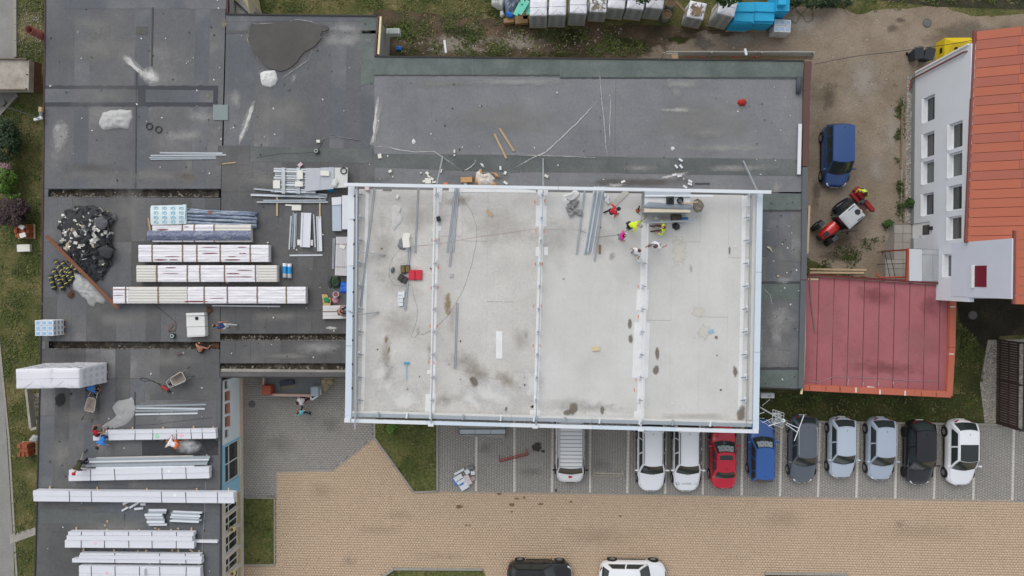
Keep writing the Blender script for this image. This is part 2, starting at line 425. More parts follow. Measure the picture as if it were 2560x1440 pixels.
def pavers(name, polys, lx, ly, gap, z, m, parent, ang, herring=False):
 W = [[(p.x, p.y) for p in (at(x, y, 0) for x, y in poly)] for poly in polys]
 xs = [p[0] for q in W for p in q]; ys = [p[1] for q in W for p in q]
 cx, cy = (min(xs)+max(xs))/2, (min(ys)+max(ys))/2; rad = .5*math.hypot(max(xs)-min(xs), max(ys)-min(ys))
 c, s_ = cos(ang), sin(ang)
 n1, n2 = int(rad/lx)+2, int(rad/ly)+2
 I, J = np.meshgrid(np.arange(-n1, n1), np.arange(-n2, n2), indexing='ij')
 U = (I+.5*(J % 2))*lx; V = J*ly
 X = cx+U*c-V*s_; Y = cy+U*s_+V*c
 X = X.ravel(); Y = Y.ravel(); keep = np.zeros(len(X), bool)
 for poly in W:
  ins = np.zeros(len(X), bool); k = len(poly)
  for i in range(k):
   x1, y1 = poly[i]; x2, y2 = poly[i-1]
   if y1 == y2: continue
   cond = ((y1 > Y) != (y2 > Y)) & (X < (x2-x1)*(Y-y1)/(y2-y1)+x1); ins ^= cond
  keep |= ins
 X, Y = X[keep], Y[keep]; n = len(X); rng = np.random.default_rng(3)
 hx, hy = (lx-gap)/2, (ly-gap)/2; bev = .003
 Z = z+rng.uniform(-.002, .002, n)
 loc = np.array([(-hx, -hy, -.03), (hx, -hy, -.03), (hx, hy, -.03), (-hx, hy, -.03), (-hx+bev, -hy+bev, 0), (hx-bev, -hy+bev, 0), (hx-bev, hy-bev, 0), (-hx+bev, hy-bev, 0)])
 a = ang+rng.normal(0, .006, n); ca, sa = np.cos(a)[:, None], np.sin(a)[:, None]
 vx = X[:, None]+loc[None, :, 0]*ca-loc[None, :, 1]*sa; vy = Y[:, None]+loc[None, :, 0]*sa+loc[None, :, 1]*ca
 vz = Z[:, None]+loc[None, :, 2]
 V3 = np.stack([vx, vy, vz], -1).reshape(-1, 3)
 F = np.array([(4, 5, 6, 7), (0, 1, 5, 4), (1, 2, 6, 5), (2, 3, 7, 6), (3, 0, 4, 7)])
 FF = (F[None]+(np.arange(n)*8)[:, None, None]).reshape(-1)
 me = bpy.data.meshes.new(name); me.vertices.add(len(V3)); me.vertices.foreach_set('co', V3.ravel())
 me.loops.add(len(FF)); me.loops.foreach_set('vertex_index', FF.astype(np.int32))
 me.polygons.add(n*5); me.polygons.foreach_set('loop_start', np.arange(0, n*20, 4, dtype=np.int32)); me.polygons.foreach_set('loop_total', np.full(n*5, 4, np.int32))
 me.materials.append(m); me.update(calc_edges=True)
 o = bpy.data.objects.new(name, me); COL.objects.link(o); o.parent = parent
 tag(o, kind='stuff'); return o
_a = at(1100, 1230); _b = at(2500, 1253); LOTA = atan2(_b.y-_a.y, _b.x-_a.x)
pavers('paving_blocks', [LOT2, [(612, 1416), (690, 1416), (690, 1520), (612, 1520)]], .20, .17, .006, .012, PAVE_T, lot, LOTA)
pavers('paving_blocks', [STALL], .18, .18, .006, .012, PAVE_G, stall, LOTA+pi/2)
court = bpy.data.objects['courtyard']
pavers('paving_blocks', [[(596, 900), (880, 900), (934, 1040), (932, 1094), (829, 1176), (688, 1176), (688, 1242), (596, 1242)]], .24, .15, .009, .012, PAVE_G, court, LOTA)
# painted bay lines
for k, (x0, y0, x1, y1) in enumerate([(1191, 1092, 1190, 1228), (1286, 1040, 1286, 1230), (1382, 1040, 1380, 1231), (1476, 1040, 1475, 1232), (1572, 1040, 1568, 1234), (1666, 1040, 1663, 1235), (1760, 1040, 1757, 1237), (1857, 1040, 1854, 1239), (1954, 1056, 1950, 1241), (2050, 1057, 2045, 1243), (2146, 1058, 2141, 1245), (2243, 1060, 2238, 1247), (2340, 1061, 2335, 1248), (2438, 1063, 2433, 1250), (2535, 1066, 2531, 1252)]):
 mb = MB(); n = 20
 for i in range(n):     # a line of pale blocks
  a = at(x0+(x1-x0)*i/n, y0+(y1-y0)*i/n, .016); b = at(x0+(x1-x0)*(i+.93)/n, y0+(y1-y0)*(i+.93)/n, .016)
  wd = .075
  mb.prism([(a.x-wd, a.y), (a.x+wd, a.y), (b.x+wd, b.y), (b.x-wd, b.y)], .004, .0175)
 part('bay_line', mb, WHITE_P, stall)
# lawns and kerbs
LAWN1 = [(936, 1040), (1090, 1040), (1090, 1227), (1034, 1230), (936, 1094)]
LAWN2 = [(612, 1246), (684, 1246), (684, 1411), (612, 1411)]
LAWN3 = [(986, 1426), (1204, 1426), (1213, 1436), (1213, 1520), (950, 1520), (956, 1444)]
for pl in (LAWN1, LAWN2, LAWN3): sheet('lawn', pl, .03, GRASSG, thick=.05)
def kerb(pts, wpx=4.5, z=.11, name='kerb'):
 for i in range(len(pts)-1):
  mb = MB(); a = at(*pts[i], z); b = at(*pts[i+1], z)
  n = max(1, int((b-a).length/1.0))
  for k in range(n):
   p = a.lerp(b, k/n); q = a.lerp(b, (k+.985)/n)
   mb.beam((p.x, p.y, z/2-.02), (q.x, q.y, z/2-.02), wpx/36.5, z+.04)
  struct(name, mb, KERB)
kerb([(936, 1040), (936, 1095), (1034, 1231)]); kerb([(1034, 1231), (1094, 1229)]); kerb([(1093, 1229), (1093, 1040)])
kerb([(686, 1246), (686, 1412)], 3.5); kerb([(612, 1413), (686, 1413)], 3.5); kerb([(612, 1245), (690, 1246)], 2.5)
kerb([(950, 1446), (984, 1423), (1206, 1424)], 6); kerb([(1912, 1434), (2120, 1437)], 6)
kerb([(1900, 1052), (2700, 1066)], 5)
kerb([(690, 1246), (690, 1179), (832, 1177), (935, 1096)], 3.5, .024, 'edging_strip'); kerb([(1096, 1229), (1700, 1238), (2700, 1256.5)], 2.6, .024, 'edging_strip')
kerb([(36, -60), (37, 142)], 8); kerb([(42, 237), (-30, 318)], 6); kerb([(-4, 840), (22, 1100), (36, 1338)], 5, .05); kerb([(36, 1358), (52, 1600)], 5, .05)
sheet('bed_strip', [(1912, 1438), (2130, 1440), (2130, 1520), (1912, 1520)], .02, DIRTD, thick=.03)
kerb([(2260, 240), (2252, 560)], 3, .06)
# soil beside the annex, pale gravel walk
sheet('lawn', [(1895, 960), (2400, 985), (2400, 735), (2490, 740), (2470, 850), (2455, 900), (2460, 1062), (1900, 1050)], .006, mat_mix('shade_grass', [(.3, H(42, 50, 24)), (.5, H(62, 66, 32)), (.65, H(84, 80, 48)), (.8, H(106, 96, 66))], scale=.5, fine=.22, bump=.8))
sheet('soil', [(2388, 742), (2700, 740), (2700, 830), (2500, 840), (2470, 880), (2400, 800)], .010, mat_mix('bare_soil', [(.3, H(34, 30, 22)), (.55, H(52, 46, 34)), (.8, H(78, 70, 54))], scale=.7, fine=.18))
sheet('gravel_walk', [(2470, 850), (2700, 845), (2700, 1064), (2462, 1060), (2450, 960)], .014, GRAVEL)
sheet('forecourt', [(2232, 560), (2300, 560), (2300, 720), (2210, 720), (2205, 640)], .02, mat('forecourt_joint', H(120, 114, 106), .9))
fc = bpy.data.objects['forecourt']
for i in range(4):
 for j in range(7):
  x0 = 2214+i*22; y0 = 562+j*22
  if x0 < 2232-(y0-560)*.28+2 and y0 < 640: continue
  mb = MB(); mb.prism([at(x0, y0, .05), at(x0+21, y0, .05), at(x0+21, y0+21, .05), at(x0, y0+21, .05)], .0, .05+R.uniform(0, .004)); part('paving_slab', mb, mat('slab', H(158, 152, 144), .9, .2, 1.2, obj_var=.06, fine=.05), fc)
# dirt and oil marks on the paving
DARKM = mat_stain('oil_mark', H(66, 60, 54), .7, 2.2, .2, .5, .8); BROWNM = mat_stain('mud_mark', H(118, 92, 62), .9, 3, .1, .6, .6)
TYRE = mat_stain('tyre_mark', H(150, 132, 112), .9, .7, .1, 1.2, .2)
SOOT = mat_stain('soot_mark', H(112, 109, 104), .9, .8, .2, 1.2, .28)
for x, y, rx, ry, m in [(1343, 1117, 18, 20, DARKM), (1358, 1128, 8, 6, DARKM), (1249, 1233, 9, 6, BROWNM), (1279, 1262, 9, 7, BROWNM), (1292, 1246, 8, 4, BROWNM), (1311, 1244, 4, 5, BROWNM), (1353, 1260, 10, 3, BROWNM), (1165, 1313, 5, 4, BROWNM), (1174, 1313, 4, 4, BROWNM), (1427, 1254, 6, 3, BROWNM), (1279, 1279, 4, 4, BROWNM), (1390, 1227, 5, 6, DARKM), (1147, 1267, 12, 6, BROWNM), (1550, 1290, 6, 3, BROWNM), (1950, 1300, 90, 40, TYRE), (950, 1325, 90, 26, TYRE), (1000, 1290, 60, 20, TYRE), (800, 1230, 60, 40, TYRE), (2300, 1330, 200, 40, TYRE), (1100, 1390, 120, 20, TYRE), (1500, 1340, 160, 40, TYRE), (870, 1400, 40, 30, SOOT), (2250, 1310, 20, 20, SOOT), (1500, 1160, 40, 30, SOOT), (1430, 1220, 14, 8, SOOT), (1330, 1180, 60, 20, SOOT), (700, 1110, 60, 50, SOOT), (830, 1060, 50, 40, SOOT), (1215, 1120, 40, 30, SOOT)]:
 stain(lot if y > 1236 else stall, [(x+rx*cos(t*pi/6), y+ry*sin(t*pi/6)) for t in range(12)], .0165+R.uniform(0, .002), m, 'dirt_mark', .4, seed=x % 17)
WETD = mat_stain('yard_damp', H(98, 88, 76), .8, 1.0, .15, .9, .5); PALE = mat_stain('yard_pale', H(176, 168, 158), .9, 1.2, .2, .9, .55)
yard = bpy.data.objects['yard']
for x, y, rx, ry, m in [(2230, 70, 28, 18, WETD), (2250, 50, 20, 10, WETD), (2070, 240, 30, 60, WETD), (2040, 480, 20, 60, WETD), (2100, 600, 60, 30, WETD), (2160, 200, 70, 90, PALE), (2190, 420, 40, 60, PALE), (2000, 60, 80, 40, PALE), (1850, 100, 60, 30, PALE), (2230, 330, 30, 90, PALE), (1760, 110, 40, 25, mat_stain('ash', H(118, 114, 108), .9, 1.5, .2, .7, .8)), (2118, 520, 60, 90, PALE), (2080, 640, 60, 18, WETD), (2420, 90, 140, 50, mat_stain('yard_grey', H(112, 104, 94), .9, .8, .1, .9, .7))]:
 stain(yard, [(x+rx*cos(t*pi/6), y+ry*sin(t*pi/6)) for t in range(12)], .001+R.uniform(0, .003), m, 'dirt_mark', .4, seed=x % 13)
sl = bpy.data.objects['soil']
for x, y, rx, ry, m in [(1150, 110, 130, 40, mat_stain('rubble_pale', H(150, 140, 128), .95, 2.5, .2, .8, .8)), (1300, 105, 90, 36, MATS['rubble_pale']), (1560, 110, 70, 30, mat_stain('grass_patch', H(52, 60, 26), .95, 2, .15, .7, .85)), (1420, 90, 60, 30, MATS['grass_patch']), (1000, 80, 70, 40, MATS['grass_patch']), (1700, 100, 40, 14, MATS['grass_patch']), (1240, 30, 40, 30, MATS['grass_patch']), (1180, 70, 30, 12, MATS['rubble_pale']), (1650, 105, 60, 30, mat_stain('soil_edge', H(96, 84, 70), .95, 1.5, .1, .9, .9)), (1720, 88, 70, 16, MATS['soil_edge']), (1600, 130, 50, 16, MATS['soil_edge']), (1820, 80, 70, 14, MATS['soil_edge'])]:
 stain(sl, [(x+rx*cos(t*pi/6), y+ry*sin(t*pi/6)) for t in range(12)], -.003+R.uniform(0, .003), m, 'dirt_mark', .5, seed=x % 13)
# grass blades, weeds and stones: nobody could count them
def flecks(name, polys, n, size, z, m, seed=1, tall=.1, clump=0):
 rng = random.Random(seed); mb = MB()
 vs = []; fs = []
 ar = []
 for poly in polys:
  xs = [p[0] for p in poly]; ys = [p[1] for p in poly]; ar.append((max(xs)-min(xs))*(max(ys)-min(ys)))
 tot = sum(ar)
 for poly, a in zip(polys, ar):
  xs = [p[0] for p in poly]; ys = [p[1] for p in poly]
  for _ in range(int(n*a/tot)):
   x, y = rng.uniform(min(xs), max(xs)), rng.uniform(min(ys), max(ys))
   if not inside(x, y, poly): continue
   if clump and nz(x*.02+seed, y*.02, seed) < clump-.5+rng.random()*.5: continue
   p = at(x, y, z); t = rng.uniform(0, 2*pi); L = size*rng.uniform(.5, 1.4); wd = L*.35; h = tall*rng.uniform(.3, 1)
   i = len(vs); dx, dy = cos(t), sin(t)
   vs += [(p.x-dy*wd/2, p.y+dx*wd/2, z), (p.x+dy*wd/2, p.y-dx*wd/2, z), (p.x+dx*L*.6+dy*wd*.4, p.y+dy*L*.6-dx*wd*.4, z+h), (p.x+dx*L, p.y+dy*L, z+h*.6)]
   fs.append((i, i+1, i+2, i+3))
 mb.add(vs, fs)
 o = bpy.data.objects.new(name, mesh_of(mb, m, name=name)); COL.objects.link(o); tag(o, kind='stuff'); return o
GR1 = mat('grass_blade', H(80, 92, 44), .8, .3, .6, island=.4); GR2 = mat('dry_blade', H(120, 112, 72), .8, .25, .6, island=.3)
WEED = mat('weed_leaf', H(74, 88, 42), .7, .25, 1, island=.4)
LEFTSTRIP = [(38, 150), (100, 150), (95, 1000), (92, 1320), (38, 1335), (20, 1000), (0, 830), (0, 300)]
polys = [LEFTSTRIP, [(38, 1362), (90, 1340), (90, 1500), (46, 1500)], [(42, 0), (110, 0), (105, 150), (42, 140)], [(580, -30), (1240, -30), (1240, 50), (950, 60), (940, 30), (600, 30)], [(960, 60), (1240, 50), (1560, 70), (1660, 140), (1000, 136)], [(2050, -20), (2600, -20), (2600, 10), (2330, 12), (2150, 34), (2060, 10)], LAWN1, LAWN2, LAWN3, [(1905, 985), (2380, 1000), (2460, 900), (2450, 1056), (1905, 1048)], [(2392, 800), (2440, 850), (2460, 900), (2400, 990)]]
flecks('grass_blades', polys, 52000, .17, .03, GR1, 2, .07, .38)
flecks('dry_grass', polys, 13000, .16, .03, GR2, 5, .05, .5)
weeds = [[(2236, 210), (2262, 210), (2258, 560), (2240, 560), (2234, 400)], [(2242, 220), (2262, 210), (2256, 540), (2242, 540)], [(2240, 300), (2262, 300), (2256, 520), (2240, 520)], [(2020, 640), (2180, 640), (2180, 668), (2030, 692)], [(2090, 615), (2150, 600), (2210, 590), (2210, 640), (2120, 650), (2070, 635)], [(1000, 100), (1020, 100), (1060, 136), (1000, 136)], [(1180, 128), (1560, 134), (1560, 142), (1180, 140)], [(1110, 70), (1180, 60), (1200, 110), (1120, 120)], [(2220, 545), (2240, 545), (2240, 575), (2218, 575)], [(2240, 1010), (2320, 1020), (2320, 1055), (2240, 1050)], [(2030, 690), (2180, 660), (2180, 690), (2100, 692)]]
flecks('weeds', weeds, 12000, .13, .03, WEED, 9, .1, .42)
STONE = mat('small_stone', H(168, 162, 152), .9, .3, 2, island=.45)
def stones(name, polys, n, size, z, m, seed):
 rng = random.Random(seed); mb = MB()
 for poly in polys:
  xs = [p[0] for p in poly]; ys = [p[1] for p in poly]
  for _ in range(n):
   x, y = rng.uniform(min(xs), max(xs)), rng.uniform(min(ys), max(ys))
   if not inside(x, y, poly): continue
   p = at(x, y, z); s_ = size*rng.uniform(.4, 1.5)
   q = [(p.x+s_*rng.uniform(.5, 1)*cos(t*pi/2+rng.random()), p.y+s_*rng.uniform(.5, 1)*sin(t*pi/2+rng.random()), z) for t in range(4)]
   mb.add(q+[(p.x, p.y, z+s_*.7)], [(0, 1, 4), (1, 2, 4), (2, 3, 4), (3, 0, 4)])
 o = bpy.data.objects.new(name, mesh_of(mb, m, name=name)); COL.objects.link(o); tag(o, kind='stuff')
stones('gravel_stones', [[(2268, 192), (2294, 190), (2278, 558), (2264, 558)], [(2475, 850), (2490, 850), (2490, 1060), (2464, 1060), (2455, 960)], [(84, 985), (97, 985), (94, 1060), (88, 1060)]], 1500, .06, .01, STONE, 4)
stones('rubble_stones', [[(1000, 90), (1560, 60), (1560, 136), (1000, 136)], [(1560, 60), (2200, 30), (2250, 150), (2050, 640), (2030, 150), (1700, 140)], [(42, 10), (106, 10), (104, 140), (42, 140)]], 520, .055, .0, STONE, 6)
stones('road_grit', [LOT2, [(2030, 160), (2240, 160), (2230, 620), (2030, 640)]], 260, .035, .012, mat('grit', H(90, 82, 70), .9, .3, 2, island=.4), 8)
# manhole covers
for x, y, r_, lab in [(630, 1010, .24, 'round grey manhole cover in the courtyard paving'), (2318, 57, .3, 'round dark manhole cover in the dirt yard'), (2432, 788, .3, 'round grey well cover in the dark soil behind the annex')]:
 p = at(x, y, .02); t = thing('manhole_cover', lab, 'manhole cover', (p.x, p.y, .0))
 mb = MB(); mb.lathe((0, 0, 0), [(r_, -.02), (r_, .024), (r_*.9, .026)], 20); part('frame', mb, mat('iron', H(84, 82, 80), .7, .2, 4), t, world=False)
 mb = MB(); mb.lathe((0, 0, .0), [(r_*.86, .0), (r_*.86, .032), (r_*.4, .034)], 20); part('lid', mb, mat('iron_lid', H(98, 97, 96), .7, .25, 5), t, world=False)

# ================================================================== THE LOW BUILDING WITH THE DARK FELT ROOF
ZD = 3.6; ZH = 5.3
FELT = mat_mix('felt', [(.22, H(88, 89, 91)), (.42, H(99, 100, 102)), (.56, H(108, 108, 109)), (.70, H(134, 132, 130))], scale=.16, fine=.06, bump=.15, obj_var=.014, detail=10, rough=.88)
FELTB = mat_mix('felt_blue', [(.25, H(87, 91, 95)), (.5, H(99, 102, 106)), (.72, H(124, 124, 125))], scale=.2, fine=.05, bump=.15, obj_var=.014, detail=10, rough=.88)
FELTD = mat_mix('felt_worn', [(.25, H(82, 81, 81)), (.5, H(94, 93, 92)), (.75, H(110, 108, 106))], scale=.5, fine=.06, bump=.2, obj_var=.018, detail=10, rough=.9, stretch=(1, .35, 1))
FELTN = mat_mix('felt_new', [(.25, H(82, 82, 82)), (.5, H(93, 93, 93)), (.72, H(114, 113, 111))], scale=.25, fine=.05, bump=.15, obj_var=.014, rough=.85)
FELTG = mat_mix('felt_green', [(.25, H(84, 92, 89)), (.5, H(99, 108, 104)), (.75, H(116, 122, 118))], scale=.6, fine=.06, bump=.2, obj_var=.015, rough=.9)
FELTP = mat_mix('felt_pale', [(.2, H(104, 105, 107)), (.45, H(119, 121, 124)), (.62, H(128, 129, 131)), (.8, H(144, 144, 144))], scale=.35, fine=.05, bump=.15, obj_var=.014, detail=10, rough=.88, stretch=(.8, 1, 1))
TAR = mat('tar', H(70, 71, 73), .8, .2, 3)
PLASTER = mat('plaster', H(206, 200, 186), .9, .08, 1.2, fine=.03)
low = thing('school_wing', 'long low flat-roofed building covered in dark grey felt, wrapped round the pale hall', 'building', at(560, 700, 0))
def strips(quad, n, cuts, m, z=ZD, parent=None, name='felt_strip', gap=.011, jit=.0025, stag=.0, horiz=False):
 """felt laid side by side over a px quad; cuts = fractions along each strip where it is butted"""
 rr = random.Random(int(quad[0][0]*7+quad[0][1])); parent = parent or low
 for i in range(n):
  ed = [0]+[min(.97, max(.03, c+rr.uniform(-stag, stag))) for c in cuts]+[1]
  for k in range(len(ed)-1):
   u0, u1, v0, v1 = i/n, (i+1)/n, ed[k], ed[k+1]
   if horiz: P = [bilin(quad, a, b) for a, b in ((v0, u0), (v1, u0), (v1, u1), (v0, u1))]
   else: P = [bilin(quad, a, b) for a, b in ((u0, v0), (u1, v0), (u1, v1), (u0, v1))]
   W = [at(x, y, z) for x, y in P]; c = sum(W, Vector())/4
   W = [c+(p-c)*(1-gap/max(.4, (p-c).length)) for p in W]
   mb = MB(); zt = z+rr.uniform(0, jit); mb.prism(W, z-.012, zt)
   part(name, mb, m if not isinstance(m, list) else m[rr.randrange(len(m))], parent)
def deck(quad, z=ZD, depth=.32, parent=None):
 mb = MB(); mb.prism([at(x, y, z) for x, y in quad], z-depth, z-.008); part('roof_deck', mb, TAR, parent or low)
RQ = []
def roof_row(q, n, cuts, m, stag=.08, horiz=False):
 deck(q); strips(q, n, cuts, m, stag=stag, horiz=horiz)
roof_row([(114, -60), (566, -60), (552, 472), (108, 472)], 12, [], [FELT, FELT, FELTB])
roof_row([(107, 492), (551, 494), (550, 855), (104, 853)], 12, [.3, .7], [FELTN, FELT])
roof_row([(103, 872), (549, 874), (549, 946), (102, 946)], 12, [], [FELT, FELTN])
roof_row([(108, 472), (121, 472), (120, 492), (107, 492)], 1, [], FELT)
roof_row([(104, 853), (113, 853), (112, 872), (103, 872)], 1, [], FELT)
roof_row([(102, 946), (549, 946), (546, 1520), (84, 1520)], 12, [.1, .55], [FELT, FELTB, FELTN], .12)
roof_row([(566, 34), (944, 40), (936, 392), (558, 392)], 10, [], [FELTB, FELTB, FELT])
roof_row([(555, 392), (936, 392), (936, 480), (553, 480)], 10, [], [FELT, FELTN])
roof_row([(553, 480), (905, 480), (892, 834), (551, 834)], 9, [.4, .8], [FELTN, FELTN, FELTD])
roof_row([(551, 851), (892, 851), (890, 908), (550, 908)], 9, [], [FELTD, FELTN])
roof_row([(550, 931), (890, 931), (890, 943), (550, 943)], 3, [], FELTN)
roof_row([(936, 140), (1540, 147), (1536, 480), (936, 480)], 17, [], [FELTP], .15)
roof_row([(1540, 147), (2012, 153), (2006, 480), (1536, 480)], 7, [], [FELTP], .2, True)
roof_row([(905, 478), (1000, 478), (1000, 500), (905, 500)], 1, [], FELTN)
roof_row([(1820, 480), (2012, 484), (2004, 972), (1820, 968)], 6, [.42, .75], [FELT, FELTB], .1)
roof_row([(1000, 480), (1820, 480), (1820, 520), (1000, 520)], 4, [], FELTD)
# wider, darker and greener strips laid over it
def lay(quad, m, dz=.012, name='felt_patch', th=.016):
 mb = MB(); W = [at(x, y, ZD+dz) for x, y in quad]; mb.prism(W, ZD+dz-th, ZD+dz); return part(name, mb, m, low)
def wavy(x0, y0, x1, y1, a, n=14, seed=0):
 """a px quad with a ragged outline"""
 P = []
 for k in range(n): P.append((x0+(x1-x0)*k/n, y0+a*nz(k*.9, seed)))
 for k in range(4): P.append((x1+a*nz(k*.9, seed+3), y0+(y1-y0)*k/4))
 for k in range(n): P.append((x1-(x1-x0)*k/n, y1+a*nz(k*.9, seed+7)))
 for k in range(4): P.append((x0+a*nz(k*.9, seed+5), y1-(y1-y0)*k/4))
 return P
lay([(936, 143), (1180, 145), (1180, 190), (937, 187)], FELTG); lay([(1181, 145), (1400, 147), (1400, 193), (1181, 190)], FELTG); lay([(1401, 147), (1770, 150), (1770, 196), (1401, 193)], FELTG, .013); lay([(1771, 150), (2008, 152), (2008, 200), (1771, 197)], FELTG)
lay(wavy(934, 186.5, 1400, 190, 1.6, 40), TAR, .015, 'tar_bead', .01); lay(wavy(1400, 192.5, 2006, 197, 2, 50, 4), TAR, .015, 'tar_bead', .01)
FELTM = mat_mix('felt_mossy', [(.25, H(86, 91, 90)), (.5, H(98, 102, 101)), (.75, H(114, 117, 115))], scale=.5, fine=.06, bump=.2, obj_var=.015, rough=.9)
lay([(626, 366), (930, 372), (930, 408), (626, 404)], FELTM); lay([(932, 384), (1300, 388), (1300, 432), (932, 418)], FELTM, .010); lay([(1301, 389), (1560, 392), (1560, 432), (1301, 430)], FELTM, .011); lay([(1561, 393), (2004, 398), (2004, 440), (1561, 434)], FELTM)
lay([(545, 364), (624, 364), (622, 412), (543, 412)], FELTN, .014)
lay([(112, 222), (345, 224), (345, 256), (112, 256)], FELTB, .018); lay([(364, 224), (533, 226), (533, 256), (364, 256)], FELTB, .018)
lay(wavy(111, 214, 545, 266, 3.5, 40, 2), mat('felt_band', H(68, 70, 75), .85, .12, 1, fine=.05), .010)
lay([(1908, 486), (2010, 488), (2008, 527), (1908, 525)], FELTG); lay(wavy(1908, 524, 2008, 529, 1.5, 10, 3), TAR, .016, 'tar_bead', .01)
lay([(1902, 708), (2000, 708), (1998, 750), (1902, 750)], FELTG); lay([(1896, 922), (1996, 924), (1995, 966), (1896, 965)], FELTG); lay(wavy(1900, 703, 2000, 710, 1.5, 10, 5), TAR, .016, 'tar_bead', .01); lay(wavy(1896, 918, 1996, 925, 1.5, 10, 6), TAR, .016, 'tar_bead', .01)
lay([(350, 1006), (542, 1004), (540, 1068), (352, 1070)], FELT, .011); lay([(374, 946), (545, 946), (545, 1000), (374, 1000)], FELTN, .012)
lay([(340, 66), (369, 66), (369, 87), (340, 87)], FELTD, .012); lay(wavy(355, 1102, 545, 1138, 4, 20, 8), mat('fresh_felt', H(56, 57, 60), .55, .25, 1.5, fine=.06), .014)
lay([(100, 1270), (308, 1286), (308, 1310), (98, 1308)], FELTM, .011); lay([(308, 1280), (540, 1280), (540, 1330), (308, 1328)], FELTB, .012)
lay([(905, 40), (941, 40), (934, 208), (902, 214)], FELTG, .012)
for q in ([(380, 18), (384, 18), (381, 165), (377, 165)], [(340, 170), (343, 170), (340, 470), (337, 470)], [(336, 980), (339, 980), (337, 1090), (334, 1090)], [(310, 1284), (313, 1284), (311, 1440), (308, 1440)]): lay(q, TAR, .02, 'tar_bead', .014)
lay(wavy(565, 40, 942, 54, 1, 20, 4), FELTB, .011); lay(wavy(565, 76, 942, 84, 2, 30, 9), TAR if False else FELTN, .012)
lay(wavy(160, -10, 565, 22, 2, 30, 12), FELTB, .012)
# the slots cut through the felt: dark trough, rubble, torn edges
TROUGH = mat_mix('trough', [(.3, H(40, 36, 32)), (.5, H(66, 60, 52)), (.66, H(104, 96, 84)), (.8, H(150, 142, 128))], scale=1.6, fine=.2, bump=.8)
RUB = mat('rubble', H(122, 115, 104), .95, .35, 2, island=.4)
def slot(q, seed, pale=1):
 z = ZD-.30; t = MB(); t.prism([at(x, y, z) for x, y in q], z-.1, z); o = part('slot_floor', t, TROUGH, low)
 mb = MB(); rng = random.Random(seed)
 for _ in range(int(50*pale)):
  u, v = rng.random(), rng.uniform(.35, .95); x, y = bilin(q, u, v); p = at(x, y, z); s_ = rng.uniform(.03, .11)
  mb.box((p.x, p.y, z+s_*.3), (s_*1.6, s_, s_*.7), rng.uniform(0, 3))
 part('rubble', mb, RUB, low, kind='stuff')
 # torn felt curling over both long edges
 for e in (0, 1):
  mb = MB()
  for k in range(60):
   u = k/60; x, y = bilin(q, u, e); du = rng.uniform(.006, .02); x2, y2 = bilin(q, min(1, u+du), e)
   dv = rng.uniform(.3, 1.7)*(1 if e == 0 else -1); a = at(x, y-dv*.3, ZD+.006); b = at(x2, y2-dv*.3, ZD+.006); c = at(x2, y2+dv, ZD-.01); d = at(x, y+dv, ZD-.01)
   mb.face([a, b, c, d] if e else [d, c, b, a])
  part('torn_edge', mb, TAR if e == 0 else mat('torn_edge', H(120, 118, 114), .9, .3, 3), low, kind='stuff')
slot([(120, 473), (548, 473), (548, 492), (120, 491)], 1, .8); slot([(112, 854), (548, 855), (548, 873), (112, 872)], 2, .3)
slot([(549, 834), (890, 834), (890, 851), (549, 850)], 3, 1.2); slot([(527, 908), (890, 908), (890, 931), (527, 930)], 4, 2)
lay([(112, 853), (122, 853), (122, 872), (112, 872)], FELTN, .004); lay([(530, 857), (548, 857), (548, 870), (530, 870)], mat('rust_patch', H(92, 64, 46), .9, .2), -.2)
mb = MB(); mb.prism([at(x, y, ZD-.12) for x, y in [(545, 922), (890, 926), (890, 931), (545, 929)]], ZD-.3, ZD-.12); part('slot_ledge', mb, CONC, low)
mb = MB(); mb.prism([at(x, y, ZD-.06) for x, y in [(527, 909), (544, 909), (544, 929), (527, 929)]], ZD-.3, ZD-.06); part('slot_ledge', mb, CONC, low)
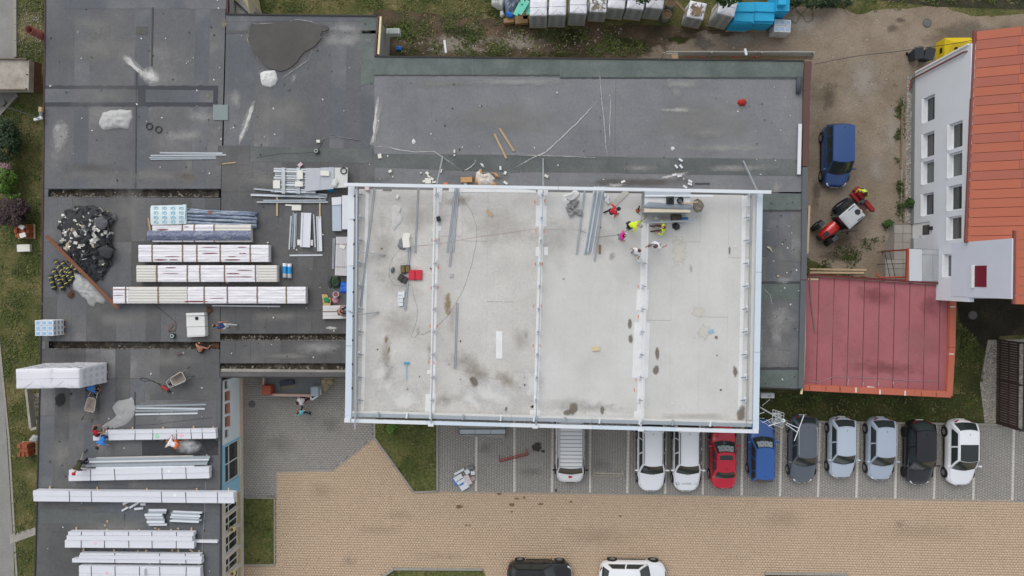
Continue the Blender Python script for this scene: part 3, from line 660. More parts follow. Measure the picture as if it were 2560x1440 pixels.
# marks on the felt
CH = mat_stain('chalk', H(194, 193, 191), .95, 7, .15, .75, .9, .9); CHF = mat_stain('chalk_faint', H(164, 163, 161), .95, 1.6, .0, 1.0, .65); DK = mat_stain('damp', H(86, 86, 88), .8, .8, .15, 1.2, .32)
WH = mat_stain('white_powder', H(208, 206, 203), .95, 2.2, -.1, .95, .9); RUSTS = mat_stain('rust_stain', H(112, 90, 72), .95, 2, .2, 1.1, .3); DUST = mat_stain('dust', H(146, 144, 140), .95, .5, .05, 1.2, .6)
zk = ZD+.020
def ell(x, y, rx, ry, a=0): return [(x+rx*cos(t*pi/7)*cos(a)-ry*sin(t*pi/7)*sin(a), y+rx*cos(t*pi/7)*sin(a)+ry*sin(t*pi/7)*cos(a)) for t in range(14)]
for k, (x, y, rx, ry, a, m) in enumerate([(374, 190, 34, 24, .5, WH), (615, 312, 10, 50, .28, WH), (940, 310, 9, 60, .12, WH), (150, 335, 22, 40, .2, WH), (345, 165, 40, 10, .75, CHF), (150, 335, 30, 50, .2, CHF), (155, 340, 24, 40, .2, CHF), (610, 320, 12, 50, .25, CHF), (945, 300, 12, 70, .15, CHF), (870, 70, 60, 22, 0, CHF), (860, 100, 80, 30, 0, CHF), (250, 120, 130, 60, 0, DUST), (240, 60, 110, 40, 0, DUST), (420, 440, 150, 30, 0, DUST), (220, 430, 100, 30, 0, DUST), (1700, 210, 80, 16, 0, CHF), (1700, 275, 60, 8, 0, CH), (1690, 230, 20, 16, 0, CHF), (1760, 330, 80, 20, 0, CHF), (1800, 370, 140, 14, 0, CHF), (1600, 420, 60, 10, 0, CHF), (1680, 440, 50, 6, -.2, CH), (1540, 462, 40, 8, -.1, CH), (1940, 470, 20, 26, .6, CHF), (1300, 205, 200, 12, 0, CHF), (1100, 210, 120, 14, 0, DUST), (1250, 300, 200, 60, 0, DUST), (1850, 420, 120, 12, 0, CHF), (700, 470, 120, 30, 0, DK), (760, 440, 160, 20, 0, DK), (800, 870, 80, 20, 0, CHF), (720, 890, 120, 10, 0, DUST), (700, 790, 120, 20, 0, DUST), (830, 820, 20, 6, 0, CH), (655, 185, 14, 12, 0, CHF), (460, 440, 60, 14, .1, RUSTS), (150, 1000, 16, 22, .4, mat_stain('tar_spill', H(44, 44, 46), .5, 3, .15, .4, .95)), (178, 985, 4, 5, 0, MATS['tar_spill']), (480, 1110, 60, 22, 0, mat_stain('wet_felt', H(62, 63, 66), .35, 1.4, .15, .6, .75)), (520, 1112, 30, 20, 0, MATS['wet_felt']), (200, 890, 120, 20, 0, DK), (230, 420, 130, 22, 0, DK), (590, 250, 20, 30, 0, CHF), (1950, 640, 40, 60, 0, DUST), (1950, 800, 46, 60, 0, CHF), (1940, 840, 24, 50, 0, CHF), (1960, 700, 30, 12, 0, CHF), (200, 1040, 90, 40, 0, DUST), (150, 1130, 50, 60, 0, DUST), (630, 80, 18, 30, .2, mat_stain('dry_mud', H(140, 134, 122), .95, 2, .2, .9, .7)), (560, 60, 14, 24, .2, MATS['dry_mud']), (620, 95, 10, 16, .2, MATS['dry_mud']), (735, 195, 10, 20, .3, CHF), (300, 860, 120, 8, 0, DK), (520, 240, 12, 10, 0, MATS['dry_mud']), (500, 290, 60, 24, 0, CHF), (460, 340, 70, 20, 0, CHF), (945, 450, 60, 14, 0, DK), (1200, 445, 150, 16, 0, DK), (700, 280, 130, 70, 0, DUST), (260, 240, 140, 50, 0, DUST), (1750, 300, 180, 80, 0, DUST), (300, 800, 150, 40, 0, DUST), (420, 900, 100, 40, 0, DUST), (660, 450, 110, 30, 0, DUST), (300, 1320, 160, 40, 0, DUST), (330, 540, 60, 120, 0, DUST), (1600, 455, 200, 14, 0, mat_stain('brown_dirt', H(96, 88, 82), .95, 1.2, .1, .9, .5))]):
 stain(low, ell(x, y, rx, ry, a), zk+.0004*k, m, 'dirt_stain', .35, seed=k)
for k, (P, wd, m) in enumerate([([(1510, 235), (1440, 310), (1365, 380), (1330, 395), (1268, 430)], 6, CH), ([(1497, 150), (1503, 240), (1510, 300), (1515, 370), (1520, 400), (1524, 415)], 3.5, CH), ([(1508, 240), (1520, 230), (1527, 245), (1524, 320), (1525, 350), (1510, 372)], 3.5, CH), ([(945, 240), (940, 280), (935, 330), (928, 365)], 14, WH), ([(925, 370), (960, 365), (1000, 375), (1040, 380), (1085, 378), (1110, 395), (1135, 412), (1150, 425)], 5, CH), ([(1150, 425), (1165, 425), (1180, 415), (1190, 403), (1183, 398)], 4, CH), ([(1110, 383), (1290, 384), (1500, 394)], 2.5, CHF), ([(1240, 386), (1420, 391), (1530, 396)], 2.5, CH), ([(308, 138), (335, 168), (366, 190)], 26, WH), ([(636, 250), (622, 295), (605, 340), (598, 362)], 16, WH), ([(622, 60), (680, 58), (720, 55), (740, 48), (780, 54), (820, 72)], 3, CH), ([(620, 75), (618, 100), (640, 130), (650, 165)], 5, CHF), ([(785, 120), (770, 150), (720, 185), (700, 200)], 6, CHF), ([(1905, 720), (1925, 735), (1930, 760), (1940, 765)], 2.5, CH), ([(1905, 830), (1905, 860), (1902, 890)], 2.5, CH), ([(100, 1262), (200, 1275), (308, 1284)], 2, DK), ([(790, 377), (800, 350), (830, 340), (900, 350), (930, 372)], 3, CHF)]):
 streak(low, P, wd, zk+.022+.0004*k, m, 'chalk_mark', seed=k)
# the pool of rainwater
m, n_, b_ = _nodes('rain_pool'); b_.inputs['Base Color'].default_value = (*H(68, 66, 64), 1); b_.inputs['Roughness'].default_value = .2; b_.inputs['Specular IOR Level'].default_value = .15; MATS['pool'] = m
pp = [(622, 70), (628, 62), (660, 62), (690, 56), (725, 53), (735, 49), (748, 52), (765, 58), (800, 62), (815, 64), (822, 70), (818, 76), (805, 78), (800, 88), (806, 94), (795, 104), (790, 112), (775, 122), (760, 130), (750, 142), (742, 154), (728, 166), (715, 174), (700, 178), (680, 172), (665, 166), (655, 158), (648, 142), (636, 132), (632, 118), (624, 108), (620, 96), (624, 84)]
pw = [at(p[0]+1.6*nz(i*1.7, 0), p[1]+1.6*nz(i*1.7, 5), ZD+.068) for i, p in enumerate(resample([Vector(q) for q in pp], 150))]
stain(low, [(610, 56), (660, 46), (760, 42), (835, 60), (830, 90), (800, 125), (750, 168), (700, 192), (650, 176), (615, 130)], ZD+.06, mat_stain('damp_rim', H(78, 77, 76), .6, 1.6, -.2, .8, .7), 'damp_rim', .15)
mb = MB(); mb.prism(pw, ZD+.0, ZD+.068); m = mat_mix('rain_pool2', [(.25, H(58, 57, 56)), (.5, H(68, 66, 64)), (.75, H(86, 83, 80))], scale=.35, fine=.04, bump=0, rough=.18, spec=.25)
pool = part('rain_pool', mb, m, low, label='dark shallow pool of rainwater on the felt')
# edges of the roof
BROWN = mat('brown_coping', H(92, 66, 60), .6, .1, 2); GREYC = mat('grey_coping', H(92, 96, 99), .7, .12, 1.2); BLACKE = mat('black_edge', H(48, 46, 48), .7, .15, 2); MAROON = mat('maroon_edge', H(70, 46, 52), .6, .1, 2)
def coping(a, b, wpx, z, h, m, name='coping', joints=0):
 A, B = at(*a, z), at(*b, z); n = joints or 1
 for k in range(n):
  mb = MB(); p = A.lerp(B, k/n); q = A.lerp(B, (k+.996)/n); mb.beam((p.x, p.y, z-h/2), (q.x, q.y, z-h/2), wpx/S(z), h); part(name, mb, m, low)
coping((2021, 153), (2017, 226), 17, ZD+.16, .3, BROWN); coping((2017, 226), (2016, 306), 16, ZD+.16, .3, BROWN); coping((2016, 306), (2014, 416), 15, ZD+.16, .3, BROWN)
coping((2013, 418), (2010, 700), 13, ZD+.14, .28, GREYC); coping((2009, 701), (2003, 972), 14, ZD+.14, .28, GREYC)
coping((936, 140.5), (2012, 151.5), 3.2, ZD+.07, .2, BLACKE, joints=3); coping((567, 35), (946, 39.5), 3.5, ZD+.07, .2, BLACKE); coping((945, 38), (937, 140), 4, ZD+.07, .2, BROWN); coping((566, -60), (568, 36), 4, ZD+.07, .2, MAROON)
coping((113, -60), (104, 760), 3, ZD+.05, .18, MAROON); coping((104, 762), (85, 1520), 3, ZD+.05, .18, BLACKE)
coping((550, 944), (546, 1520), 4, ZD+.05, .2, GREYC); coping((549, 943), (880, 944), 3, ZD+.04, .2, BLACKE); coping((1896, 970), (2003, 973), 3, ZD+.05, .2, BLACKE)
mb = MB(); P = [at(x, y, ZD-.1) for x, y in [(2007, 690), (2012, 760), (2011, 860), (2008, 950), (2003, 985)]]; mb.tube(P, .075, 6); part('foam_bead', mb, mat('foam', H(226, 214, 168), .9, .1), low)
for a, b in (((938, 41), (944, 132)),):
 mb = MB(); p, q = at(952, 42, ZD-.02), at(946, 136, ZD-.02); mb.beam(p, q, .12, .12); part('foam_bead', mb, MATS['foam'], low)
# outer walls
def wall_run(parent, pts, z0, z1, m, th=.25):
 for i in range(len(pts)-1):
  a, b = pts[i], pts[i+1]; mb = MB(); mb.beam((a.x, a.y, (z0+z1)/2), (b.x, b.y, (z0+z1)/2), th, z1-z0); part('wall', mb, m, parent)
def inset(P, d):
 c = sum((Vector((p.x, p.y)) for p in P), Vector((0, 0)))/len(P); return P
GREYW = mat('grey_render', H(150, 149, 146), .9, .1, 1.2, fine=.03)
Z1 = ZD-.30
wall_run(low, [at(117, -60, ZD), at(108, 760, ZD), at(89, 1520, ZD)], -.2, Z1, GREYW)
wall_run(low, [at(563, -60, ZD), at(565, 38, ZD)], -.2, Z1, GREYW); wall_run(low, [at(567, 41, ZD), at(940, 44, ZD)], -.2, Z1, GREYW); wall_run(low, [at(941, 43, ZD), at(935, 146, ZD)], -.2, Z1, GREYW)
wall_run(low, [at(940, 145, ZD), at(2014, 157, ZD)], -.2, Z1, GREYW); wall_run(low, [at(2014, 157, ZD), at(2000, 968, ZD)], -.2, Z1, GREYW); wall_run(low, [at(1894, 966, ZD), at(1998, 968, ZD)], -.2, Z1, GREYW)
wall_run(low, [at(551, 938, ZD), at(880, 938, ZD)], -.2, Z1, PLASTER)
# -- courtyard wall of the wing with its windows
WHITEF = mat('white_frame', H(222, 224, 226), .5, .05, 2); GLS = mat_glass('window_glass', (.02, .026, .026), .08)
PBLUE = mat('pale_blue_paint', H(224, 233, 237), .85, .10, 1.3, fine=.04); SKYB = mat('blue_paint', H(146, 198, 224), .85, .07, 1.3); PEACH = mat('peach_paint', H(220, 194, 172), .9, .08, 2); OLD = mat('old_plaster', H(204, 199, 188), .9, .15, 1.3, fine=.05); BEIGE = mat('beige_paint', H(186, 166, 122), .9, .1, 2)
def yz_box(mb, X, y0, y1, z0, z1, th, dx=0):
 mb.box((X+dx-th/2, (y0+y1)/2, (z0+z1)/2), (th, abs(y1-y0), z1-z0))
def py_at(py, px, z): return at(px, py, z).y
Xw = at(549, 1180, ZD).x-.02
def wall_open(parent, X, y0, y1, z0, z1, opens, th, m, face=1, name='wall'):
 """wall in the plane X (facing +x if face=1), with rectangular openings (ya, yb, za, zb)"""
 ys = sorted(set([y0, y1]+[v for o in opens for v in o[:2]])); zs = sorted(set([z0, z1]+[v for o in opens for v in o[2:]]))
 mb = MB()
 for i in range(len(ys)-1):
  run = None
  for j in range(len(zs)-1):
   cy, cz = (ys[i]+ys[i+1])/2, (zs[j]+zs[j+1])/2
   if any(o[0] < cy < o[1] and o[2] < cz < o[3] for o in opens): continue
   mb.box((X-face*th/2, cy, cz), (th, ys[i+1]-ys[i], zs[j+1]-zs[j]))
 return part(name, mb, m, parent)
def window(parent, X, o, face=1, depth=.14, mull=1, m=None, fr=.07, sill=None, name='window', glass=None, cross=False):
 ya, yb, za, zb = o; m = m or WHITEF; xg = X-face*depth
 mb = MB(); t = .06
 for (a, b, c, d) in ((ya, ya+fr, za, zb), (yb-fr, yb, za, zb), (ya+fr, yb-fr, za, za+fr), (ya+fr, yb-fr, zb-fr, zb)): mb.box((xg, (a+b)/2, (c+d)/2), (t, b-a, d-c))
 w_ = part(name, mb, m, parent)
 n = mull+1
 for k in range(n):
  a = ya+fr+(yb-ya-2*fr)*k/n; b = ya+fr+(yb-ya-2*fr)*(k+1)/n
  if k: q = MB(); q.box((xg, a, (za+zb)/2), (t*.9, fr*.8, zb-za-2*fr)); part('mullion', q, m, w_)
  zz = [za+fr, zb-fr] if not cross else [za+fr, za+fr+(zb-za)*.62, zb-fr]
  for j in range(len(zz)-1):
   q = MB(); q.box((xg-face*.01, (a+b)/2, (zz[j]+zz[j+1])/2), (.012, b-a-.01, zz[j+1]-zz[j]-.01)); part('pane', q, glass or GLS, w_)
  if cross: q = MB(); q.box((xg, (a+b)/2, zz[1]), (t*.95, b-a, fr*.8)); part('transom', q, m, w_)
 if sill: q = MB(); q.box((X-face*(depth/2-.05), (ya+yb)/2, za+.012), (depth+.1, yb-ya-.01, .03)); part('sill', q, sill, w_)
 return w_
y = lambda py: py_at(py, 575, 1.8)
yT, yB = y(944), y(1530)
opens = []
big = [(y(1202), y(1108), .5, 2.75), (y(1278), y(1243), .75, 2.75), (y(1322), y(1284), .75, 2.75), (y(1376), y(1332), .75, 2.75), (y(1424), y(1386), .75, 2.75), (y(1474), y(1436), .75, 2.75)]
small = [(y(968), y(948), 2.2, 2.75), (y(998), y(974), 2.2, 2.75), (y(1030), y(1004), 2.2, 2.75), (y(1062), y(1036), 2.2, 2.75), (y(1088), y(1068), 2.2, 2.75)]
sp = y(1102); sp2 = y(1240)
wall_open(low, Xw, sp, yT-.05, .55, Z1, small, .3, PBLUE); wall_open(low, Xw, sp2, sp, .55, Z1, [o for o in big[:1]], .3, SKYB); wall_open(low, Xw, yB, sp2, .55, Z1, big[1:], .3, OLD)
for a, b, m in ((sp, yT-.05, PEACH), (sp2, sp, mat('tile_plinth', H(206, 194, 168), .8, .12, 3)), (yB, sp2, OLD)):
 mb = MB(); mb.box((Xw-.14, (a+b)/2, .175), (.32, b-a-.004, .75)); part('plinth', mb, m, low)
TERRA = mat('terracotta', H(190, 136, 108), .85, .15, 3)
for k, o in enumerate(small): window(low, Xw, o, 1, .12, 0, mat('timber_frame', H(150, 140, 126), .7) if k in (0, 4) else TERRA, .06, TERRA if k in (1, 2, 3) else None, glass=mat_glass('dusty_glass', (.12, .11, .1), .3))
for k, o in enumerate(big): window(low, Xw, o, 1, .13, 1, WHITEF, .09, mat('sill_paint', H(208, 206, 198), .7) if k == 0 else BEIGE, cross=True)
for k in range(1, 6):
 a = big[k][0]-.22; mb = MB(); mb.box((Xw+.02, (big[k][0]+big[k][1])/2, .66), (.06, big[k][1]-big[k][0], .12)); part('sill', mb, BEIGE, low)
for py in (1318, 1427):
 p = at(583, py, 2.0); mb = MB(); mb.box((Xw+.16, y(py), 2.1), (.32, .34, .26), bev=.03); mb.lathe((Xw+.18, y(py), 2.2), [(.11, 0), (.10, .06), (.05, .07)], 12, 1); part('wall_lamp', mb, [mat('cream_lamp', H(214, 200, 150), .6), mat('brown_dome', H(120, 84, 56), .6)], low)
mb = MB(); p, q = at(549, 945, ZD-.05), at(546, 1520, ZD-.05); mb.beam(p+Vector((.1, 0, 0)), q+Vector((.1, 0, 0)), .16, .1); part('gutter', mb, mat('gutter_dark', H(70, 74, 80), .5), low)
# ================================================================== THE HALL
HALLM = mat_mix('hall_felt', [(.2, H(180, 179, 176)), (.42, H(195, 194, 190)), (.6, H(202, 201, 198)), (.8, H(211, 211, 210))], scale=.3, fine=.02, bump=.12, obj_var=.008, detail=10, rough=.85)
HALLW = mat_mix('hall_felt_weathered', [(.2, H(174, 171, 166)), (.42, H(190, 187, 182)), (.6, H(198, 195, 190)), (.8, H(208, 206, 202))], scale=.5, fine=.04, bump=.15, obj_var=.01, detail=12, rough=.88)
SEAL = mat_mix('sealant', [(.25, H(208, 208, 206)), (.5, H(218, 219, 218)), (.75, H(226, 226, 226))], scale=1.2, fine=.03, bump=.1, rough=.8)
hall = thing('sports_hall', 'taller rectangular hall with a pale grey felt roof ringed by new steel framing', 'building', at(1380, 760, 0))
HQ = [(886, 472), (1893, 488), (1886, 1058), (880, 1044)]
mb = MB(); mb.prism([at(x, y, ZH) for x, y in HQ], ZH-.4, ZH-.01); part('roof_deck', mb, mat('old_tar', H(140, 138, 134), .9, .1), hall)
def hq(u, v): return bilin(HQ, u, v)
segs = [(0, .205, 3, HALLW), (.205, .46, 4, HALLW), (.46, .72, 4, HALLM), (.72, 1, 4, HALLM)]
for (u0, u1, n, m) in segs:
 q = [hq(u0, 0), hq(u1, 0), hq(u1, 1), hq(u0, 1)]
 strips(q, n, [.5] if u0 in (.205, .72) else [], m, z=ZH, parent=hall, gap=.011, jit=.002, stag=.3)
wl = [at(x, y, ZH) for x, y in [(890, 477), (1889, 492), (1880, 1052), (885, 1038)]]
wall_run(hall, wl+[wl[0]], -.2, ZH-.4, mat('hall_render', H(196, 192, 182), .9, .1, 1))
def hlay(quad, m, dz=.010, name='sealant_strip', th=.014):
 mb = MB(); mb.prism([at(x, y, ZH+dz) for x, y in quad], ZH+dz-th, ZH+dz); return part(name, mb, m, hall)
hlay([(914, 478), (922, 478), (910, 1030), (902, 1030)], SEAL); hlay([(1856, 498), (1866, 498), (1853, 1040), (1845, 1040)], SEAL)
hlay([(1084, 470), (1098, 470), (1086, 1045), (1074, 1045)], SEAL); hlay([(1350, 474), (1362, 474), (1344, 1050), (1333, 1050)], SEAL); hlay([(1604, 558), (1622, 558), (1610, 1055), (1592, 1055)], SEAL)
for k, q in enumerate([[(1084, 470), (1106, 470), (1104, 506), (1082, 506)], [(1082, 566), (1103, 566), (1103, 577), (1081, 577)], [(1344, 472), (1370, 472), (1370, 488), (1344, 488)], [(1340, 514), (1367, 514), (1366, 566), (1339, 566)], [(1339, 617), (1348, 617), (1348, 640), (1339, 640)], [(1360, 617), (1370, 617), (1370, 638), (1360, 638)], [(1593, 724), (1622, 724), (1620, 775), (1590, 775)], [(1586, 805), (1625, 808), (1620, 945), (1580, 944)], [(1064, 985), (1090, 985), (1088, 1030), (1062, 1030)], [(1325, 1026), (1350, 1026), (1350, 1042), (1325, 1042)], [(1586, 1028), (1606, 1028), (1604, 1050), (1584, 1050)], [(1240, 828), (1257, 828), (1257, 898), (1240, 898)], [(1122, 470), (1290, 472), (1340, 476), (1340, 482), (1122, 480)], [(1855, 490), (1877, 490), (1876, 516), (1855, 516)], [(1068, 925), (1082, 925), (1082, 935), (1068, 935)]]):
 hlay(q, SEAL, .014+.0006*k, 'sealant_patch')
HB = mat_stain('hall_brown', H(148, 137, 121), .95, 1.6, .15, 1.1, .45); HBR = mat_stain('hall_ochre', H(150, 126, 84), .95, 3, .2, .8, .6); HDK = mat_stain('hall_wet', H(122, 114, 102), .7, 2.5, .0, .6, .75); HPL = mat_stain('hall_lime', H(216, 215, 212), .95, 1.1, .0, .9, .85); HGY = mat_stain('hall_grey', H(146, 142, 135), .95, 2.6, .2, 1.2, .4); HGR = mat_stain('hall_dust', H(174, 169, 162), .95, .8, .1, 1.2, .4)
zh = ZH+.004
for k, (x, y, rx, ry, a, m) in enumerate([(1000, 990, 80, 60, 0, HPL), (960, 940, 50, 60, 0, HPL), (1010, 1000, 60, 40, 0, HPL), (1240, 985, 100, 60, .3, HPL), (1230, 990, 90, 50, .3, HPL), (1180, 1000, 60, 30, .6, HPL), (1330, 960, 40, 60, 0, HPL), (965, 880, 22, 60, .1, HB), (970, 940, 24, 50, .3, HGY), (1075, 880, 20, 40, 0, HGY), (965, 850, 6, 18, 0, HBR), (972, 875, 6, 16, .2, HBR), (1005, 700, 70, 90, 0, HGR), (1000, 810, 90, 60, 0, HGR), (960, 620, 50, 120, 0, HGR), (1150, 900, 60, 50, 0, HGY), (1130, 800, 20, 60, 0, HGR), (1110, 1000, 50, 30, 0, HGY), (1190, 930, 60, 40, .4, HB), (1250, 560, 160, 70, 0, HGR), (1150, 500, 60, 20, 0, HB), (1400, 600, 100, 80, 0, HGR), (1040, 540, 120, 60, 0, HGR), (1410, 1010, 100, 30, 0, HGR), (1480, 1020, 160, 24, 0, HGY), (1730, 1040, 150, 12, 0, HGR), (1120, 760, 14, 50, 0, HBR), (1300, 850, 30, 40, 0, HGR), (1315, 840, 10, 16, 0, HGY), (1000, 1035, 120, 10, 0, HGY), (1200, 1042, 120, 8, 0, HGY), (1700, 630, 30, 60, .1, mat_stain('hall_cream', H(214, 210, 200), .95, 3, .25, .7, .7)), (1745, 780, 26, 20, .3, MATS['hall_cream']), (1760, 830, 26, 30, .3, MATS['hall_cream']), (1728, 670, 8, 20, 0, HGY), (1640, 560, 50, 16, 0, HGY), (1660, 545, 60, 14, 0, HGY), (1500, 600, 60, 60, 0, HGR), (1530, 640, 14, 20, .3, HB), (1265, 950, 60, 30, .6, HB)]):
 stain(hall, ell(x, y, rx, ry, a), zh+.0004*k, m, 'dirt_stain', .4, seed=k+.3)
for k, (x, y, rx, ry, a) in enumerate([(1574, 809, 7, 18, .05), (1577, 846, 9, 16, .1), (1643, 884, 7, 20, 0), (1640, 926, 9, 15, 0), (1185, 954, 11, 18, -.5), (1433, 1022, 12, 22, .1), (1418, 1032, 12, 9, 0), (1506, 1026, 6, 13, 0), (1838, 930, 8, 19, -.1), (1824, 625, 4, 14, 0), (1266, 1022, 4, 8, .3), (1853, 1035, 14, 26, .1), (925, 1032, 24, 4, .1)]):
 stain(hall, ell(x, y, rx, ry, a), zh+.018+.0004*k, HDK, 'wet_print', .25, seed=k+.7)
ORN = mat('orange_mark', H(216, 124, 96), .9)
for x, y in [(1080, 601), (1098, 598), (1078, 674), (1096, 668), (1078, 720), (1095, 718), (1337, 505), (1362, 503), (1340, 577), (1360, 578), (1338, 660), (1356, 660), (1334, 765), (1353, 765), (1333, 864), (1350, 864), (1595, 716), (1596, 792), (1592, 875), (1590, 950), (1586, 975), (1075, 815), (1092, 815), (1072, 905), (1085, 907)]:
 hlay([(x-1.4, y-4), (x+.8, y-4), (x+1.2, y+4), (x-.8, y+4)], ORN, .018, 'paint_mark', .003)
hlay([(958, 467.6), (979, 468.4), (979, 478), (957, 477)], mat('grate', H(118, 117, 115), .7), .018, 'roof_grate', .02)
# -- the new steel frame on the hall: one thing, many bars
frame = thing('steel_roof_frame', 'white and galvanised steel framing fixed along the edges and ribs of the hall roof', 'steel frame', at(1380, 760, ZH))
WST = mat('white_steel', H(214, 219, 224), .45, .05, 1, spec=.5); BST = mat('pale_blue_steel', H(200, 213, 224), .4, .06, .8, spec=.5); GAL = mat('galvanised', H(176, 184, 190), .38, .12, 3, metal=.55, spec=.5); GALD = mat('galvanised_dull', H(150, 155, 158), .5, .12, 3, metal=.4)
ZF = ZH+.55
def fbar(a, b, wpx, h, z, m, name, za=None, zb=None):
 mb = MB(); p = at(*a, za if za is not None else z); q = at(*b, zb if zb is not None else z); mb.beam(p, q, wpx/S(z), h); return part(name, mb, m, frame)
fbar((862, 461.5), (1395, 470.5), 8, .2, ZF+.5, WST, 'ridge_beam'); fbar((1396, 470.5), (1927, 480.5), 8, .2, ZF+.5, WST, 'ridge_beam')
for (y0, y1) in ((464, 664), (665, 864), (865, 1046)): fbar((879-(y0-464)*.014, y0), (879-(y1-464)*.014, y1), 16, .14, ZF-.1, BST if y0 > 600 else WST, 'fascia')
for (y0, y1) in ((483, 680), (681, 880), (881, 1074)): fbar((1899-(y0-483)*.017, y0), (1899-(y1-483)*.017, y1), 14, .14, ZF-.1, BST, 'fascia')
for k in range(5): fbar((862+k*206.2, 1051+k*5.5), (862+(k+.998)*206.2, 1051+(k+.998)*5.5), 9, .16, ZF-.15, BST if k % 2 else WST, 'fascia')
for k in range(5): fbar((880+k*200, 1036.5+k*5.3), (880+(k+.995)*200, 1036.5+(k+.995)*5.3), 9, .04, ZF-.1, GAL, 'gutter_plate'); fbar((880+k*200, 1029.5+k*5.3), (880+(k+.995)*200, 1029.5+(k+.995)*5.3), 5, .3, ZF-.25, mat('pale_sheet', H(204, 203, 200), .6, .06), 'upstand')
for k, x in enumerate([946, 1018, 1077, 1158, 1253, 1336, 1413, 1500, 1600, 1683, 1777]):
 yy = 1032+(x-880)*.0268; fbar((x, yy-4), (x-2, yy+10), 4, .08, ZF, WST if k % 3 else GAL, 'bracket'); fbar((x+1.5, yy+5), (x+5.5, yy+9), 1.6, .05, ZF+.02, GALD, 'tie')
fbar((892.5, 457), (888, 1073), 3.6, .10, ZF+.15, GAL, 'rail'); fbar((896, 470), (894, 1030), 1.6, .06, ZF, GALD, 'rail')
fbar((1877, 478), (1866, 1066), 1.6, .05, ZF+.1, GALD, 'rail'); fbar((1879, 478), (1875, 604), 3.5, .06, ZF, GAL, 'rail'); fbar((1886.5, 486), (1876, 1050), 8, .04, ZH+.25, mat('pale_sheet2', H(206, 204, 200), .6, .06), 'upstand')
fbar((1090.5, 470), (1078, 1058), 2.6, .09, ZF, GAL, 'rail'); fbar((1358, 475), (1340, 1064), 2.6, .09, ZF, GAL, 'rail'); fbar((1620, 556), (1602, 1070), 2.2, .09, ZF, WST, 'rail')
for k in range(10):     # feet under the rails
 y0 = 486+k*57; u = (y0-470)/588
 for x, sdx in ((899-u*4, 12), (1093-u*12, -5), (1354-u*18, 4), (1612-u*18, 10) if y0 > 640 else (None, 0), (1873-u*11, -11)):
  if x is None: continue
  p = at(x, y0, ZH+.02); mb = MB(); mb.box((p.x, p.y, ZH+.03), (.16, .34, .05)); mb.box((p.x, p.y, ZH+.12), (.05, .2, .2)); f = part('foot', mb, WST, frame)
  q = at(x+sdx, y0+2.5, ZF+.06); mb = MB(); mb.beam((p.x, p.y, ZH+.1), q, .05, .07); part('arm', mb, GALD, frame)
for a, b in (((1107, 392), (1091, 466)), ((1357.5, 398), (1358, 470)), ((1858, 403), (1893, 478))): fbar(a, b, 3.4, .1, ZF, GAL, 'prop', ZD+.1, ZF+.45)
fbar((892, 631), (963, 637), 2.6, .08, ZF+.05, GAL, 'stay', ZF+.1, ZH+.06); fbar((890, 788), (947, 780), 2.2, .06, ZF, GALD, 'stay', ZF+.1, ZH+.05); fbar((870, 776), (886, 784), 2, .06, ZF, GALD, 'stay'); fbar((1880, 487), (1897, 478), 2.4, .07, ZF+.2, GAL, 'stay', ZH+.2, ZF+.45)
for k in range(9): fbar((886.3-k*.7, 488+k*60), (886.3-k*.7, 493+k*60), 3, .1, ZF, mat('black_clip', H(48, 50, 54), .6), 'clip')
for x, yy in ((879, 542), (868, 1051), (1077, 1061), (1338, 1066), (1602, 1073), (1889, 1078)): fbar((x-7, yy), (x+7, yy+.2), 10, .04, ZF+.0, WST, 'splice_plate')
# -- the vent house on the hall roof
vh = thing('vent_house', 'low grey sheet-clad vent house with flat top on the hall roof', 'roof structure', at(1680, 525, ZH))
zt = ZH+1.15; VC = [(1612, 479), (1726, 481), (1726, 531), (1611, 531)]
mb = MB(); mb.prism([at(x, y, zt) for x, y in VC], ZH, zt, 0, 1); part('walls', mb, [mat('sheet_cladding', H(158, 162, 163), .6, .06, 3), mat('white_top', H(206, 207, 207), .6, .05)], vh)
for k in range(18):      # standing seams of the cladding
 p = at(1612, 482+k*2.8, zt); mb = MB(); mb.box((p.x-.008, p.y, ZH+.57), (.02, .03, 1.1)); part('cladding_rib', mb, MATS['sheet_cladding'], vh)
mb = MB(); mb.prism([at(x, y, zt+.12) for x, y in [(1612, 478), (1727, 480), (1727, 489), (1612, 487)]], zt-.02, zt+.12); part('ridge_board', mb, mat('blue_grey_sheet', H(170, 178, 186), .5), vh)
mb = MB(); a, b = at(1612, 489.5, zt+.1), at(1782, 489.5, zt+.1); mb.beam(a, b, .1, .06); part('edge_trim', mb, WST, vh)
mb = MB(); mb.prism([at(x, y, zt+.03) for x, y in [(1611, 521), (1726, 524), (1725, 531), (1611, 530)]], zt-.05, zt+.03); part('timber_edge', mb, mat('plywood', H(208, 196, 172), .8, .1, 3), vh)
mb = crumple([(1608, 515), (1622, 505), (1680, 509), (1726, 511), (1733, 518), (1724, 524), (1640, 522), (1612, 520)], zt+.02, .14, 3); part('lead_sheet', mb, mat('lead_sheet', H(128, 136, 144), .55, .12, 2), vh, True)
t = thing('roof_vent', 'square black vent cowl standing on the grey vent house', 'vent', at(1674, 501, zt)); c = ORG[t.name]
mb = MB(); mb.box(c+Vector((0, 0, .12)), (.42, .42, .24), bev=.03); part('base', mb, mat('black_plastic', H(46, 48, 52), .5, .1), t); mb = MB(); mb.lathe(c+Vector((0, 0, .24)), [(.14, 0), (.13, .12), (.09, .13), (.09, .02)], 14, caps=False); part('spigot', mb, mat('black_plastic2', H(30, 31, 34), .5), t)
t = thing('roof_vent', 'round open black pipe vent beside the square cowl on the vent house', 'vent', at(1699, 501, zt)); c = ORG[t.name]
